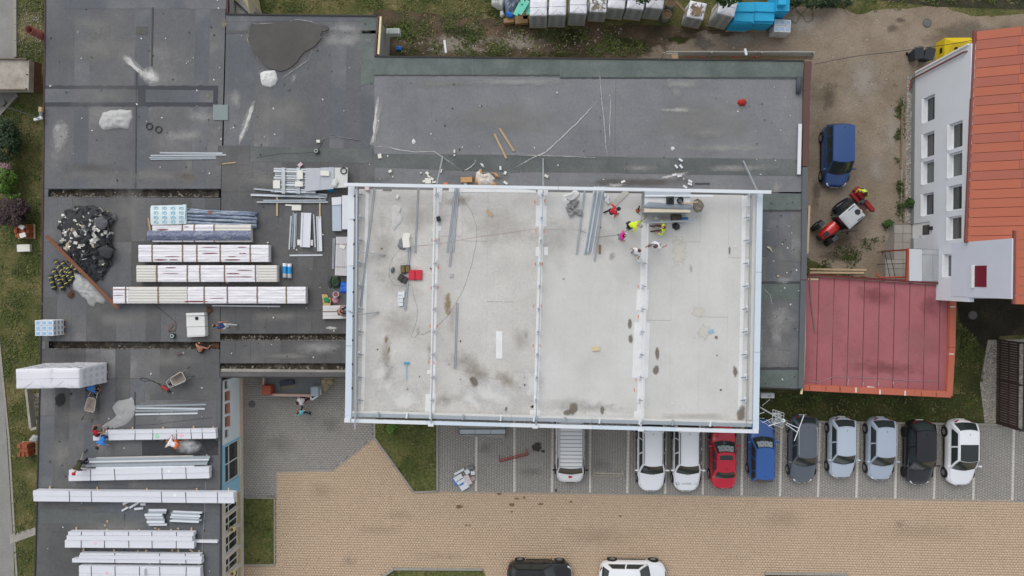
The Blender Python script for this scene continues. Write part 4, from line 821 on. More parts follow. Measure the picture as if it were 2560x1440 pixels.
mb = MB(); mb.lathe(c, [(.17, 0), (.17, .3), (.15, .3), (.14, .05), (.0, .04)], 18, caps=False); part('pipe', mb, MATS['black_plastic2'], t, True); mb = MB(); mb.lathe(c, [(.2, 0), (.2, .04), (.175, .05)], 18); part('collar', mb, GALD, t)
# ================================================================== THE RED ANNEX
ZA = 3.0
ann = thing('annex', 'flat-roofed annex with a dull red membrane roof and orange coping', 'building', at(2200, 840, 0))
RED = mat_mix('red_membrane', [(.25, H(148, 88, 92)), (.5, H(158, 97, 101)), (.75, H(166, 105, 108))], scale=.5, fine=.03, bump=.1, obj_var=.02, rough=.8)
OR = mat('orange_coping', H(180, 100, 78), .6, .06, 1.2)
AQ = [(2014, 690), (2371, 714), (2366, 985), (2006, 968)]
mb = MB(); mb.prism([at(x, y, ZA) for x, y in AQ], ZA-.3, ZA-.012); part('roof_deck', mb, mat('red_seam', H(96, 48, 50), .8), ann)
wl = [at(x, y, ZA) for x, y in [(2018, 694), (2368, 718), (2362, 980), (2010, 962)]]; wall_run(ann, wl+[wl[0]], -.2, ZA-.3, GREYW)
xb = [2014, 2048, 2086, 2124, 2162, 2200, 2238, 2276, 2314, 2352, 2372]
for i in range(10):
 u0, u1 = (xb[i]-2014)/358, (xb[i+1]-2014)/358
 for (v0, v1) in ((0, .3+.5*R.random()),):
  for a, b in ((0, v1), (v1, 1)):
   P = [bilin(AQ, *t_) for t_ in ((u0+.0025, a), (u1-.0025, a), (u1-.0025, b), (u0+.0025, b))]
   mb = MB(); mb.prism([at(x, y_, ZA) for x, y_ in P], ZA-.01, ZA+R.uniform(0, .002)); part('membrane_strip', mb, RED, ann)
for k in range(8):
 a = (2010+k*46, 969+k*2.2); b = (2010+(k+.99)*46, 969+(k+.99)*2.2); mb = MB(); p, q = at(*a, ZA+.25), at(*b, ZA+.25); mb.beam((p.x, p.y, ZA+.1), (q.x, q.y, ZA+.1), 15/S(ZA), .3); part('coping', mb, OR, ann)
for a, b in (((2384, 744), (2381, 868)), ((2381, 869), (2374, 990))): mb = MB(); p, q = at(*a, ZA+.25), at(*b, ZA+.25); mb.beam((p.x, p.y, ZA+.108), (q.x, q.y, ZA+.108), 14/S(ZA), .3); part('coping', mb, OR, ann)
for x, y_, dx in ((2140, 975, 2), (2200, 980, 2), (2263, 983, 2), (2382, 767, 6), (2379, 885, 6), (2024, 969, .8), (2065, 971, .8), (2100, 973, .8), (2304, 986, .8), (2341, 988, .8)):
 w_, h_ = (dx, 6) if dx < 5 else (6, 1.6); mb = MB(); z = ZA+.264; mb.prism([at(x-w_, y_-h_, z), at(x+w_, y_-h_, z), at(x+w_, y_+h_, z), at(x-w_, y_+h_, z)], z-.02, z+.004); part('joint_clip', mb, mat('clip_grey', H(206, 198, 192), .6) if dx > 1 else mat('clip_dark', H(120, 62, 44), .6), ann)
mb = MB(); p, q = at(2018, 686, ZA+.12), at(2372, 710, ZA+.12); mb.beam(p, q, .12, .25); part('edge_strip', mb, mat('dark_red_edge', H(96, 36, 36), .6), ann)
mb = MB(); mb.tube([at(x, y_, ZA+.03) for x, y_ in [(2018, 952), (2050, 956), (2082, 942), (2196, 945), (2270, 952), (2350, 953)]], .012, 5); part('lightning_wire', mb, GALD, ann)
mb = MB(); mb.tube([at(x, y_, ZA+.05) for x, y_ in [(2024, 692), (2028, 760), (2038, 832)]], .045, 6); part('lead_pipe', mb, mat('grey_hose', H(120, 108, 104), .7), ann)
for k, (x, y_, rx, ry, a) in enumerate([(2080, 800, 50, 90, 0), (2180, 740, 70, 30, .1), (2300, 860, 60, 80, 0), (2220, 920, 120, 26, .05), (2130, 900, 40, 50, 0), (2330, 760, 40, 40, 0)]): stain(ann, ell(x, y_, rx, ry, a), ZA+.004+.0004*k, [mat_stain('faded_red', H(176, 120, 120), .9, .8, .0, 1.2, .5), mat_stain('grime_red', H(128, 78, 80), .9, 1.1, .0, 1.2, .5)][k % 2], 'weather_stain', .4, seed=k)
for k, P in enumerate([[(2196, 950), (2196, 968)], [(2158, 950), (2157, 970)], [(2121, 945), (2119, 968)], [(2234, 950), (2233, 964)]]): streak(ann, P, 3, ZA+.008+.0005*k, CH, 'sealant_run', seed=k)
mb = MB(); p, q = at(2168, 968, ZA+.05), at(2185, 970, ZA+.05); mb.beam(p, q, .12, .05); solo('foam_offcut', mb, mat('foam_white', H(226, 226, 224), .8, .04), 'white foam strip lying at the edge of the red annex roof', 'foam piece')
# ================================================================== THE WHITE HOUSE
ZE = 6.2
house = thing('white_house', 'two-storey white rendered house with an orange metal roof', 'house', at(2420, 420, 0))
HW = mat('white_render', H(212, 216, 222), .9, .05, .8, fine=.02); HW2 = mat('cream_render', H(226, 226, 222), .9, .05, .8); HGRY = mat('grey_socle', H(134, 136, 136), .9, .08)
p0, p1 = at(2436, 108, ZE), at(2414, 610, ZE); XH = (p0.x+p1.x)/2; yN = p0.y; yS = at(2360, 750, 3.0).y
def hz(px, py): # height of the wall point seen at px
 r = _q @ Vector((px-1280, 720-py, -FPX)); return CAM_H+r.z*(XH/r.x)
def hy(px, py):
 r = _q @ Vector((px-1280, 720-py, -FPX)); return r.y*(XH/r.x)
lowW = [(233, 297), (325, 387), (397, 455), (479, 536)]; upW = [(298, 364), (374, 437), (458, 522), (537, 598)]
ol = []; ou = []
for a, b in lowW: ol.append((hy(2338, b), hy(2338, a), 1.35, 2.65))
for a, b in upW: ou.append((hy(2410, b), hy(2410, a), 4.15, 5.5))
ou.append((hy(2392, 694), hy(2392, 634), 3.75, 4.6)); door = (hy(2300, 595), hy(2300, 557), .12, 2.25)
wall_open(house, XH, yS, yN, .42, ZE-.02, ol+ou+[(door[0], door[1], .42, 2.25)], .34, HW, -1)
mb = MB(); mb.box((XH+.16, (yN+yS)/2+ (door[1]-yS)/2+0, .2), (.34, yN-door[1], .43)); part('socle', mb, HGRY, house); mb = MB(); mb.box((XH+.16, (door[0]+yS)/2, .2), (.34, door[0]-yS, .43)); part('socle', mb, HGRY, house)
CURT = mat_glass('curtain_glass', (.10, .11, .11), .2)
for k, o in enumerate(ol+ou): window(house, XH, o, -1, .27, 0, mat('window_white', H(226, 228, 230), .5), .08, MATS['window_white'], glass=[GLS, mat_glass('grey_glass', (.05, .05, .05), .12), CURT][k % 3])
mb = MB(); mb.box((XH+.1, (door[0]+door[1])/2, 1.19), (.08, door[1]-door[0]-.02, 2.1), bev=.01); d_ = part('door', mb, MATS['window_white'], house); mb = MB(); mb.box((XH+.05, (door[0]+door[1])/2, 1.75), (.03, .62, .75)); part('pane', mb, MATS['grey_glass'], d_); mb = MB(); mb.box((XH+.03, door[0]+.12, 1.1), (.05, .03, .16)); part('handle', mb, GALD, d_)
mb = MB(); yl = hy(2324, 571); mb.box((XH-.08, yl, 2.5), (.14, .22, .26), bev=.02); part('wall_lamp', mb, mat('lamp_black', H(40, 40, 42), .5), house)
# north gable wall (unseen face) and body behind the wall
mb = MB(); mb.box((XH+6.2, (yN+yS)/2, (ZE-.3)/2), (11.6, yN-yS-.4, ZE-.3)); part('wall_core', mb, HW, house)
# roof: panels laid from the eave up the slope, ridge out of sight to the right
ORF = [mat('orange_panel', H(168, 94, 70), .65, .07, .7, obj_var=.015), mat('rose_panel', H(158, 90, 74), .65, .07, .7, obj_var=.015)]
yedge = [78, 101, 125, 148, 171, 195, 219, 242, 265, 289, 312, 336, 360, 383, 406, 429, 452, 475, 498, 521, 544, 567, 590, 606]
slope = .36
def rp(px, py, lift=0):
 """roof point: start at the eave point on this row, go up the slope"""
 e = 2440-(py-105)*.044; a = at(e, py, ZE); dx = (px-e)/42.0
 return Vector((a.x+dx, a.y, ZE+dx*slope+lift))
for i in range(len(yedge)-1):
 y0, y1 = yedge[i]+.55, yedge[i+1]-.55; xs_ = [2440-(y0-105)*.044, 2528-(i % 3)*4, 2760] if i < 17 else [2440-(y0-105)*.044, 2760]
 for k in range(len(xs_)-1):
  a, b = xs_[k], xs_[k+1]-.5; mb = MB(); top = [rp(a, y0), rp(b, y0), rp(b, y1), rp(a, y1)]
  bot = [p-Vector((0, 0, .05)) for p in top]; mb.add(bot+top, [(4, 7, 6, 5), (0, 1, 2, 3), (0, 4, 5, 1), (1, 5, 6, 2), (2, 6, 7, 3), (3, 7, 4, 0)])
  part('roof_panel', mb, ORF[(i+k) % 2] if i < 17 else ORF[0], house)
mb = MB(); q = [rp(2436, 77, -.1), rp(2760, 77, -.1), rp(2760, 607, -.1), rp(2415, 607, -.1)]; mb.face(q[::-1]); part('roof_underlay', mb, mat('dark_underlay', H(90, 44, 34), .8), house)
mb = MB(); mb.beam(at(2437, 78, ZE)-Vector((.02, 0, .02)), at(2415, 606, ZE)-Vector((.02, 0, .02)), .13, .12); part('gutter', mb, mat('brown_gutter', H(122, 70, 62), .5), house)
a = at(2438, 106, ZE); base = Vector((XH-.12, yN-.35, .25)); mb = MB(); mb.tube([(a.x+.02, base.y, ZE-.1), (base.x, base.y, ZE-.5), (base.x, base.y, .35), (base.x-.03, base.y-.05, .2), (base.x-.05, base.y-.7, .08)], .06, 8); part('downpipe', mb, mat('brown_pipe', H(124, 74, 66), .5), house)
mb = MB(); mb.beam((XH-.03, yN+.01, .5), (XH-.03, yN+.01, ZE-.2), .1, .1); part('corner_bead', mb, HW2, house)
# taller tower at the south end
ZT = hz(2534, 665)-.1; ytN, ytS = at(2540, 577, ZT).y, at(2536, 757, ZT).y
mb = MB(); mb.box((XH-.03+2.5, (ytN+ytS)/2-.1, (ZT+4.6)/2), (5, ytN-ytS-.6, ZT-4.6)); part('tower_wall', mb, mat('tower_render', H(202, 208, 220), .9, .05, .8), house)
wr = (ytN+ytS)/2-.2; mb = MB(); mb.box((XH-.01, wr-.3, 7.35), (.10, 1.2, 1.0)); part('shutter', mb, mat('crimson_shutter', H(112, 24, 44), .7, .06), house); mb = MB(); mb.box((XH-.07, wr-.3, 6.76), (.22, 1.3, .12)); part('sill', mb, MATS['window_white'], house)
for i in range(8):
 y0 = 577+i*23; y1 = y0+22.4; a, b = at(2539, y0, ZT), at(2538, y1, ZT); mb = MB(); top = [a, a+Vector((6, 0, 1.6)), b+Vector((6, 0, 1.6)), b]; bot = [p-Vector((0, 0, .05)) for p in top]
 mb.add(bot+top, [(4, 7, 6, 5), (0, 1, 2, 3), (0, 4, 5, 1), (1, 5, 6, 2), (2, 6, 7, 3), (3, 7, 4, 0)]); part('roof_panel', mb, ORF[0], house)
mb = MB(); mb.beam(at(2538, 576, ZT)-Vector((.03, 0, .03)), at(2536, 760, ZT)-Vector((.03, 0, .03)), .12, .12); part('gutter', mb, MATS['brown_gutter'], house)
# canopy between house and annex
can = thing('canopy', 'glazed entrance canopy with two rust-red beams between the house and the annex', 'canopy', at(2318, 665, 0)); zc = 3.25
RB = mat('rust_beam', H(150, 66, 44), .6, .08)
for (a, b) in (((2269, 621), (2266, 703)), ((2364, 626), (2360, 706))): mb = MB(); mb.beam(at(*a, zc), at(*b, zc), .12, .16); part('beam', mb, RB, can)
for k, (u0, u1) in enumerate(((2273, 2305), (2306, 2332), (2333, 2358))):
 mb = MB(); z = zc+.02; mb.prism([at(u0, 622, z), at(u1, 623, z), at(u1, 703, z), at(u0, 702, z)], z-.012, z); m_, n_, b_ = _nodes('canopy_glass%d' % k) if False else (None, None, None)
 part('pane', mb, mat_glass('canopy_opal', (.62, .64, .66), .25, .86) if k == 0 else mat_glass('canopy_clear', (.5, .52, .54), .12, .38), can)
for yy in (635, 622): mb = MB(); mb.beam(at(2272, yy, zc-.05), at(2360, yy+3, zc-.05), .05, .05); part('cross_bar', mb, mat('dark_bar', H(54, 54, 56), .6), can)
for x, yy in ((2267, 700), (2268, 624)): mb = MB(); p = at(x, yy, zc-.1); mb.beam((p.x, p.y, 0), (p.x, p.y, zc-.1), .09, .09); part('post', mb, RB, can)
mb = MB(); mb.tube([at(2262, 693, 2.6), at(2200, 694, 2.4), at(2193, 690, 2.3), at(2192, 683, 2.2)], .06, 8); part('downpipe', mb, RB, can)
ra = thing('handrail', 'thin black handrail frame on the forecourt slabs beside the canopy', 'railing', at(2225, 670, 0))
for P in ([(2212, 629), (2224, 629), (2240, 700)], [(2212, 629), (2226, 700)], [(2212, 660), (2264, 659)]): mb = MB(); mb.tube([at(x, y_, .95) for x, y_ in P], .022, 6); part('rail', mb, mat('rail_black', H(52, 52, 54), .5), ra)
for x, yy in ((2212, 629), (2226, 700), (2240, 700), (2212, 660)): mb = MB(); p = at(x, yy, .95); mb.tube([(p.x, p.y, 0), (p.x, p.y, .95)], .022, 6); part('post', mb, MATS['rail_black'], ra)
# slatted enclosure at the right edge
en = thing('slatted_enclosure', 'tall dark brown enclosure of upright timber slats on the gravel walk', 'enclosure', at(2530, 955, 0)); SL = mat('dark_slat', H(62, 46, 40), .7, .2, 3, obj_var=.15)
Xe = at(2490, 955, 0).x
for k in range(36):
 yy = at(2490, 850+k*5.9, .0).y*1.0; mb = MB(); mb.box((Xe+.02, yy, 1.08), (.035, .13, 2.1)); part('slat', mb, SL, en)
for z in (.25, 1.1, 1.95): mb = MB(); mb.box((Xe+.08, (at(2490, 850, 0).y+at(2490, 1058, 0).y)/2, z), (.05, at(2490, 850, 0).y-at(2490, 1058, 0).y, .09)); part('rail', mb, mat('slat_rail', H(46, 42, 42), .7), en)
for py in (850, 950, 1056): mb = MB(); mb.box((Xe+.16, at(2490, py, 0).y, 1.1), (.1, .1, 2.25)); part('post', mb, mat('steel_post', H(62, 56, 54), .6), en)
mb = MB(); mb.box((Xe+1.6, at(2490, 849, 0).y, 2.2), (3.1, .12, .1)); mb.box((Xe+1.6, at(2490, 1058, 0).y, 2.2), (3.1, .12, .1)); mb.box((Xe+.3, (at(2490, 850, 0).y+at(2490, 1058, 0).y)/2, 2.24), (.12, at(2490, 850, 0).y-at(2490, 1058, 0).y, .1)); part('top_frame', mb, MATS['steel_post'], en)
# ================================================================== VEHICLES
TYREM = mat('tyre', H(34, 34, 36), .85, .15, 6); RIM = mat('rim', H(168, 170, 172), .35, .1, 4, metal=.6); RIMD = mat('rim_dark', H(46, 46, 50), .4, .1, 4, metal=.4)
CARG = mat_glass('car_glass', (.030, .038, .038), .05); BLK = mat('black_trim', H(30, 31, 33), .5, .1); LAMPW = mat('headlamp', H(222, 226, 226), .15, .05, spec=.7); LAMPR = mat('tail_lamp', H(150, 24, 30), .2, .05, spec=.6); CHROME = mat('chrome', H(206, 208, 210), .2, .05, metal=.8)
def paint(name, col): return mat('paint_'+name, col, .22, .02, 1, spec=.5, coat=.6)
def lerp_tab(t, tab):
 for i in range(len(tab)-1):
  if t <= tab[i+1][0]:
   a, b = tab[i], tab[i+1]; f = (t-a[0])/(b[0]-a[0]) if b[0] > a[0] else 0; return a[1]+(b[1]-a[1])*f
 return tab[-1][1]
WHEEL = {}
def wheel_meshes(r, rim):
 key = (r, rim)
 if key in WHEEL: return WHEEL[key]
 M = Matrix.Rotation(pi/2, 4, 'Y')
 t = MB(); t.lathe((0, 0, 0), [(r*.62, -.1), (r*.9, -.105), (r, -.07), (r, .07), (r*.9, .105), (r*.64, .1), (r*.62, .02)], 22, 0, M, caps=False)
 q = MB(); q.lathe((0, 0, 0), [(r*.62, -.04), (r*.64, .085), (r*.58, .09), (r*.54, .05), (r*.2, .055), (r*.14, .085), (.0, .09)], 22, 0, M, caps=False)
 for k in range(5):
  a = 2*pi*k/5; q.beam((.075, cos(a)*r*.12, sin(a)*r*.12), (.082, cos(a)*r*.58, sin(a)*r*.58), .05, .03, up=Vector((1, 0, 0)))
 d = MB(); d.lathe((0, 0, 0), [(r*.5, .04), (0, .045)], 16, 0, M)
 WHEEL[key] = (mesh_of(t, TYREM, smooth=True), mesh_of(q, RIMD if rim else RIM), mesh_of(d, BLK)); return WHEEL[key]
def car(label, px, py, heading, L, W, Hh, col, style, rail=None, rim=0, z=.012, pano=False, shade=False, name='parked_car', cat='car', sunroof=False, boxy=0, plate=True, tail_h=.9, glass=None):
 """heading: angle of the nose, 0 = image up; px, py = middle of the car at half its height"""
 c = at(px, py, .65); t = thing(name, label, cat, (c.x, c.y, z), heading, 'cars in the parking bays' if cat == 'car' and py > 1000 else None)
 st = {'hatch': (.26, .42, .86, .965, .62, .90, .98, .90), 'wagon': (.275, .42, .90, .975, .60, .90, .96, .88), 'sedan': (.27, .42, .70, .835, .60, .88, .94, .92), 'suv': (.275, .40, .87, .97, .72, 1.0, 1.08, .98), 'van': (.15, .27, .965, .985, .72, 1.12, 1.15, 1.05), 'mpv': (.20, .36, .93, .985, .70, 1.0, 1.08, 1.0)}[style]
 wsb, rf, rr, rb, zn, zh_, zb, ztl = st; hw = W/2; gl = glass or CARG
 Y = lambda f: L/2-f*L
 prof = [(0, zn*.82), (.03, zn), (wsb, zh_), (.5, zb), (rb, max(ztl, zb-.02) if style != 'sedan' else zb), (.985, ztl if style != 'sedan' else ztl), (1, ztl*.84)]
 if style == 'sedan': prof = [(0, zn*.82), (.03, zn), (wsb, zh_), (.5, zb), (rb, ztl+.02), (.985, ztl), (1, ztl*.82)]
 def halfw(f):
  u = abs(2*f-1); e = 5.0 if f < .5 else 6.5
  if boxy: e = 9
  tap = 1-(.10 if f < .5 else .06)*max(0, u-.5)*2
  return hw*tap*max(0.0, 1-u**(e*2.2))**.5 if u < 1 else 0
 def zt_(f): return lerp_tab(f, prof)
 sec = [(.86, .20), (.97, .30), (1.0, .48), (1.0, .66), (.975, .80), (.93, .90), (.84, .965), (.62, .992), (.32, 1.0), (0, 1.004)]
 def bp(f, s, off=0):
  """body point: f along, s = -1..1 across from sill over the bonnet to sill"""
  k = (1-abs(s))*(len(sec)-1); i = min(int(k), len(sec)-2); fr = k-i
  a, b = sec[i], sec[i+1]; x = a[0]+(b[0]-a[0])*fr; zz = a[1]+(b[1]-a[1])*fr
  w_ = halfw(f); zt = zt_(f); u = abs(2*f-1); zlow = .2+.12*max(0, u-.9)*10*.3
  zv = max(zlow, zt*zz) if zz > .25 else zlow
  sx = (1 if s > 0 else -1)
  p = Vector((sx*x*w_, Y(f), zv))
  if off: p += Vector((sx*off*.8, (off if f < .1 else (-off if f > .93 else 0)), off))
  return p
 fs = [0.0, .004, .012, .03, .06, .1]+[.1+.8*i/16 for i in range(1, 16)]+[.9, .94, .97, .988, .996, 1.0]
 ss = [i/9-1 for i in range(19)]
 mb = MB(); mb.grid([[bp(max(.0005, min(.9995, f)), s) for s in ss] for f in fs])
 mb.face([bp(.0005, s) for s in ss]); mb.face([bp(.9995, s) for s in ss][::-1]); body = part('body', mb, col, t, True, False)
 # cabin
 wb, wr_ = hw*.925, hw*(.70 if style not in ('van', 'mpv') else .80); zroof = Hh-z
 yb1, yb0, yr1, yr0 = Y(wsb), Y(rb), Y(rf), Y(rr); bow = .16 if style != 'van' else .12
 def cab(e, u, v, off=0):
  """e: 0 front, 1 right(+x), 2 rear, 3 left; u along the edge, v 0 = belt, 1 = roof"""
  vv = v; k = 1-(1-vv)*(1-vv)*.25-.75*(1-vv)      # slightly bulging
  yf = yb1+(yr1-yb1)*k; yr = yb0+(yr0-yb0)*(k if style in ('sedan',) else vv**1.25); wv = wb+(wr_-wb)*(vv**1.35)
  z0 = (zh_ if e == 0 else zb)-.03; zz = z0+(zroof-z0)*vv
  if e == 0: x = wv*(1-2*u); yy = yf+bow*(1-.3*vv)*(1-(x/wv)**2)-bow*.5; n = Vector((0, .7, .7))
  elif e == 2: x = wv*(2*u-1); yy = yr-.10*(1-(x/wv)**2)+.05; n = Vector((0, -.8, .5))
  else:
   s_ = -1 if e == 1 else 1; a, b = (yf, yr) if e == 1 else (yr, yf)
   yy = a+(b-a)*u; x = s_*(-1)*wv if e == 1 else -wv; x = wv if e == 3 else -wv
   yy = (yr+(yf-yr)*u) if e == 3 else (yf+(yr-yf)*u)
   yy += (-bow*.5 if False else 0); n = Vector(((1 if e == 3 else -1), 0, .25))
   # keep the pillar line where the curved screens end
   fpt = yf-bow*.5; rpt = yr+.05; yy = (rpt+(fpt-rpt)*u) if e == 3 else (fpt+(rpt-fpt)*u)
  return Vector((x, yy, zz))+n.normalized()*off
 mb = MB(); vs = [0, .12, .3, .5, .7, .86, .96, 1];
 for e in range(4): mb.grid([[cab(e, u/8, v) for u in range(9)] for v in vs])
 rim_ = []
 # roof with a little crown
 rows = []
 for i in range(9):
  f = i/8; row = []
  for j in range(9):
   s_ = j/8*2-1; yf = cab(0, (1-s_)/2, 1).y; yr = cab(2, (1+s_)/2, 1).y; x = s_*wr_; cr = .045*(1-s_*s_)*(1-(2*f-1)**4)
   row.append(Vector((x, yf+(yr-yf)*f, zroof+cr)))
  rows.append(row)
 mb.grid([r_[::-1] for r_ in rows]); cabin = part('cabin', mb, col, t, True, False)
 def gpart(name, e, u0, u1, v0, v1, off, m, par=t, n=8):
  q = MB(); q.grid([[cab(e, u0+(u1-u0)*i/n, v0+(v1-v0)*j/4, off) for i in range(n+1)] for j in range(5)]); return part(name, q, m, par, True, False)
 if shade:
  gpart('windscreen', 0, .05, .95, .05, .93, .012, gl); q = MB(); q.grid([[cab(0, .12+.72*i/10, .38+.5*j/6, .016+.006*sin(i*2.1+j)) for i in range(11)] for j in range(7)]); part('sunshade', q, mat('silver_shade', H(186, 196, 200), .4, .15, 5), t, True, False)
  gpart('screen_glass', 0, .05, .95, .05, .93, .035, mat_glass('clear_screen', (.05, .06, .06), .04, .22))
 else: gpart('windscreen', 0, .05, .95, .05, .93, .012, gl)
 gpart('rear_window', 2, .08, .92, .1, .9 if style != 'van' else .8, .012, gl)
 for e in (1, 3):
  w2 = (.04, .36, .40, .72, .75, .95) if style in ('wagon', 'suv', 'mpv') else ((.05, .45, .49, .9) if style != 'van' else (.02, .2))
  for k in range(0, len(w2), 2):
   a, b = w2[k], w2[k+1]
   if e == 3: a, b = 1-b, 1-a
   gpart('side_window', e, a, b, .1, .84, .012, gl, n=5)
 # lamps, grille, bonnet joints, mirrors, plate
 for s_ in (-1, 1):
  q = MB(); q.grid([[bp(.014+.05*i/4, s_*(.30+.10*j/4-.03*i/4), .008) for j in range(5)] for i in range(5)]); part('headlight', q, LAMPW, t, True, False)
  q = MB(); q.grid([[bp(.966+.03*i/3, s_*(.26+.15*j/4), .012) for j in range(5)] for i in range(4)]); part('tail_light', q, LAMPR, t, True, False)
  q = MB(); q.grid([[bp(.03+(wsb-.03)*i/8, s_*(.30+.10*i/8+.012*j), .004) for j in range(2)] for i in range(9)]); part('bonnet_joint', q, BLK, t, False, False)
  y0 = yb1-.28; m_ = MB(); m_.ball((s_*(hw+.10), y0, zb+.10), (.13, .07, .08)); m_.beam((s_*(wb-.05), y0, zb+.02), (s_*(hw+.05), y0, zb+.06), .06, .05); part('mirror', m_, col if rim != 2 and style != 'van' else BLK, t, True, False)
 q = MB(); q.grid([[bp(.003+.012*i, (j/6*2-1)*.22, .008) for j in range(7)] for i in range(2)]); part('grille', q, BLK, t, True, False)
 q = MB(); q.box((0, L/2+.01, .42), (.5, .03, .11)); part('number_plate', q, mat('plate', H(214, 214, 208), .5), t, False, False)
 q = MB(); q.box((0, -L/2-.01, .55), (.5, .03, .11)); part('number_plate', q, MATS['plate'], t, False, False)
 q = MB(); q.tube([(0, Y(rr)+.22, zroof+.03), (0, Y(rr)+.12, zroof+.12)], [.018, .008], 5); part('aerial', q, BLK, t, False, False)
 for s_ in (-1, 1):      # wipers
  q = MB(); a = cab(0, .52-.02*s_, .04, .03); b = cab(0, .52-.36 if s_ > 0 else .86, .16, .03); q.beam(a, b, .02, .015); part('wiper', q, BLK, t, False, False)
 # skirts and wheels
 r_ = .32 if style in ('hatch', 'sedan', 'wagon') else .35; ty, ri, di = wheel_meshes(r_, rim == 1)
 for fy in (.185 if style != 'van' else .17, .80):
  for s_ in (-1, 1):
   q = MB(); q.lathe((s_*(hw*.985), Y(fy), r_), [(r_*1.16, -.02), (r_*1.16, .012), (r_*1.0, .016)], 20, 0, Matrix.Rotation(s_*pi/2, 4, 'Y')); part('wheel_arch', q, BLK, t, False, False)
   o = part('tyre', ty, None, t, world=False, loc=(s_*(hw-.065), Y(fy), r_-z+.0)); o.rotation_euler = (0, 0, 0 if s_ > 0 else pi); o.name = 'wheel'
   o2 = part('rim', ri, None, o, world=False); o3 = part('hub', di, None, o, world=False)
 for s_ in (-1, 1):
  q = MB(); q.beam((s_*hw*.97, Y(.3), .26), (s_*hw*.97, Y(.7), .26), .05, .12); part('sill_trim', q, BLK, t, False, False)
  for yy in (.42, .62):
   q = MB(); q.box((s_*(hw+.012), Y(yy), zb*.80), (.03, .2, .03)); part('door_handle', q, col if style != 'van' else BLK, t, False, False)
 if rail:
  for s_ in (-1, 1):
   q = MB(); q.tube([(s_*wr_*.93, yr1-.12, zroof+.02), (s_*wr_*.95, yr1-.3, zroof+.06), (s_*wr_*.95, yr0+.3, zroof+.06), (s_*wr_*.93, yr0+.1, zroof+.02)], .022, 6); part('roof_rail', q, rail, t, True, False)
 def roofpatch(nm, f0, f1, s0, s1, off, m):
  q = MB(); rws = []
  for i in range(7):
   f = f0+(f1-f0)*i/6; row = []
   for j in range(7):
    s_ = s0+(s1-s0)*j/6; yf = cab(0, (1-s_)/2, 1).y; yr = cab(2, (1+s_)/2, 1).y; cr = .045*(1-s_*s_)*(1-(2*f-1)**4); row.append(Vector((s_*wr_, yf+(yr-yf)*f, zroof+cr+off)))
   rws.append(row[::-1])
  q.grid(rws); return part(nm, q, m, t, True, False)
 if pano: roofpatch('glass_roof', .0, .56, -.9, .9, .008, gl)
 if sunroof: roofpatch('sunroof', .12, .36, -.72, .72, .008, gl)
 t['wid'] = 0; del t['wid']
 return t, dict(bp=bp, cab=cab, zroof=zroof, wr=wr_, Y=Y, hw=hw, roofpatch=roofpatch, yr1=yr1, yr0=yr0)
def front_y(py, L, z=.65): return py-(L/2)*S(z)
WHP = paint('white', H(234, 236, 240)); DN = pi
PW2 = paint('white_van', H(222, 223, 224))
# centre positions follow from the bumper seen in the photograph
t, k = car('white panel van with a ribbed roof rack parked under the hall eave', 1425, front_y(1208, 5.1), DN, 5.1, 1.95, 1.98, PW2, 'van', boxy=1, rim=2, name='panel_van', cat='van')
rk = MB()
for i in range(14):
 f = .04+.93*i/13; yy = k['yr1']+(k['yr0']-k['yr1'])*f
 q = MB(); q.box((0, yy, k['zroof']+.12), (2*k['wr']*.95, .028, .02)); part('rack_bar', q, mat('rack_grey', H(96, 98, 102), .5), t, False, False)
 if i < 13 and i % 2 == 0: pass
for s_ in (-1, 1):
 q = MB(); q.beam((s_*k['wr']*.95, k['yr1']-.1, k['zroof']+.12), (s_*k['wr']*.95, k['yr0']+.1, k['zroof']+.12), .03, .03); part('rack_rail', q, MATS['rack_grey'], t, False, False)
q = MB(); q.grid([[k['bp'](.08+.036*i/6, .05*(j/6*2-1)*sqrt(max(.02, 1-((i-3)/3.2)**2)), .008) for j in range(7)] for i in range(7)]); part('emblem', q, mat('red_emblem', H(176, 36, 62), .5), t, True, False)
me = text_mesh('ONIXISA', .34)       # dark lettering along the flank, as far as it can be read
for v in me.vertices: x, yv = v.co.x, v.co.y; v.co = (k['hw']*.86, -.1-x*1.15, 1.42+yv*.9)
me.materials.append(mat('letter_grey', H(60, 62, 66), .6)); o = part('lettering', me, None, t, world=False)
for v in me.vertices: v.co.x = k['cab'](3, .5, max(0, min(1, (v.co.z-1.12)/(k['zroof']-1.12)))).x+.012
t, k = car('white estate car with dark roof rails, nearest to the van', 1628, front_y(1230, 4.75), DN, 4.75, 1.86, 1.5, WHP, 'wagon', rail=BLK)
t, k = car('white estate car with grey lettering on its bonnet', 1717, front_y(1230, 4.75), DN, 4.75, 1.86, 1.5, WHP, 'wagon', rail=BLK)
for s, sz, cx in (('Lindab', .25, -.02),):
 me = text_mesh(s, sz)
 for v in me.vertices:
  x, yv = v.co.x+cx, v.co.y; f = .125+yv/4.75*1.0       # nose points down the picture
  X = -x; p = None
  w_ = .93*.84; s_ = X/w_; bz = k['bp'](max(.02, f), 0); v.co = (X, 4.75/2-f*4.75, k['bp'](f, .0).z+.012-.05*min(1, abs(s_))**2*.6)
 me.materials.append(mat('grey_letter', H(148, 152, 158), .6)); part('lettering', me, None, t, world=False)
q = MB(); q.tube([(.62+.1*cos(a*pi/8), 4.75/2-.125*4.75+.1*sin(a*pi/8), k['bp'](.125, 0).z-.004) for a in range(16)], .022, 5, closed=True); part('logo_ring', q, MATS['grey_letter'], t, False, False)
for dy in (-.05, .05): q = MB(); q.box((-.62, 4.75/2-.125*4.75+dy, k['bp'](.125, 0).z+.002), (.3, .03, .012)); part('lettering_line', q, mat('pale_letter', H(190, 193, 198), .6), t, False, False)
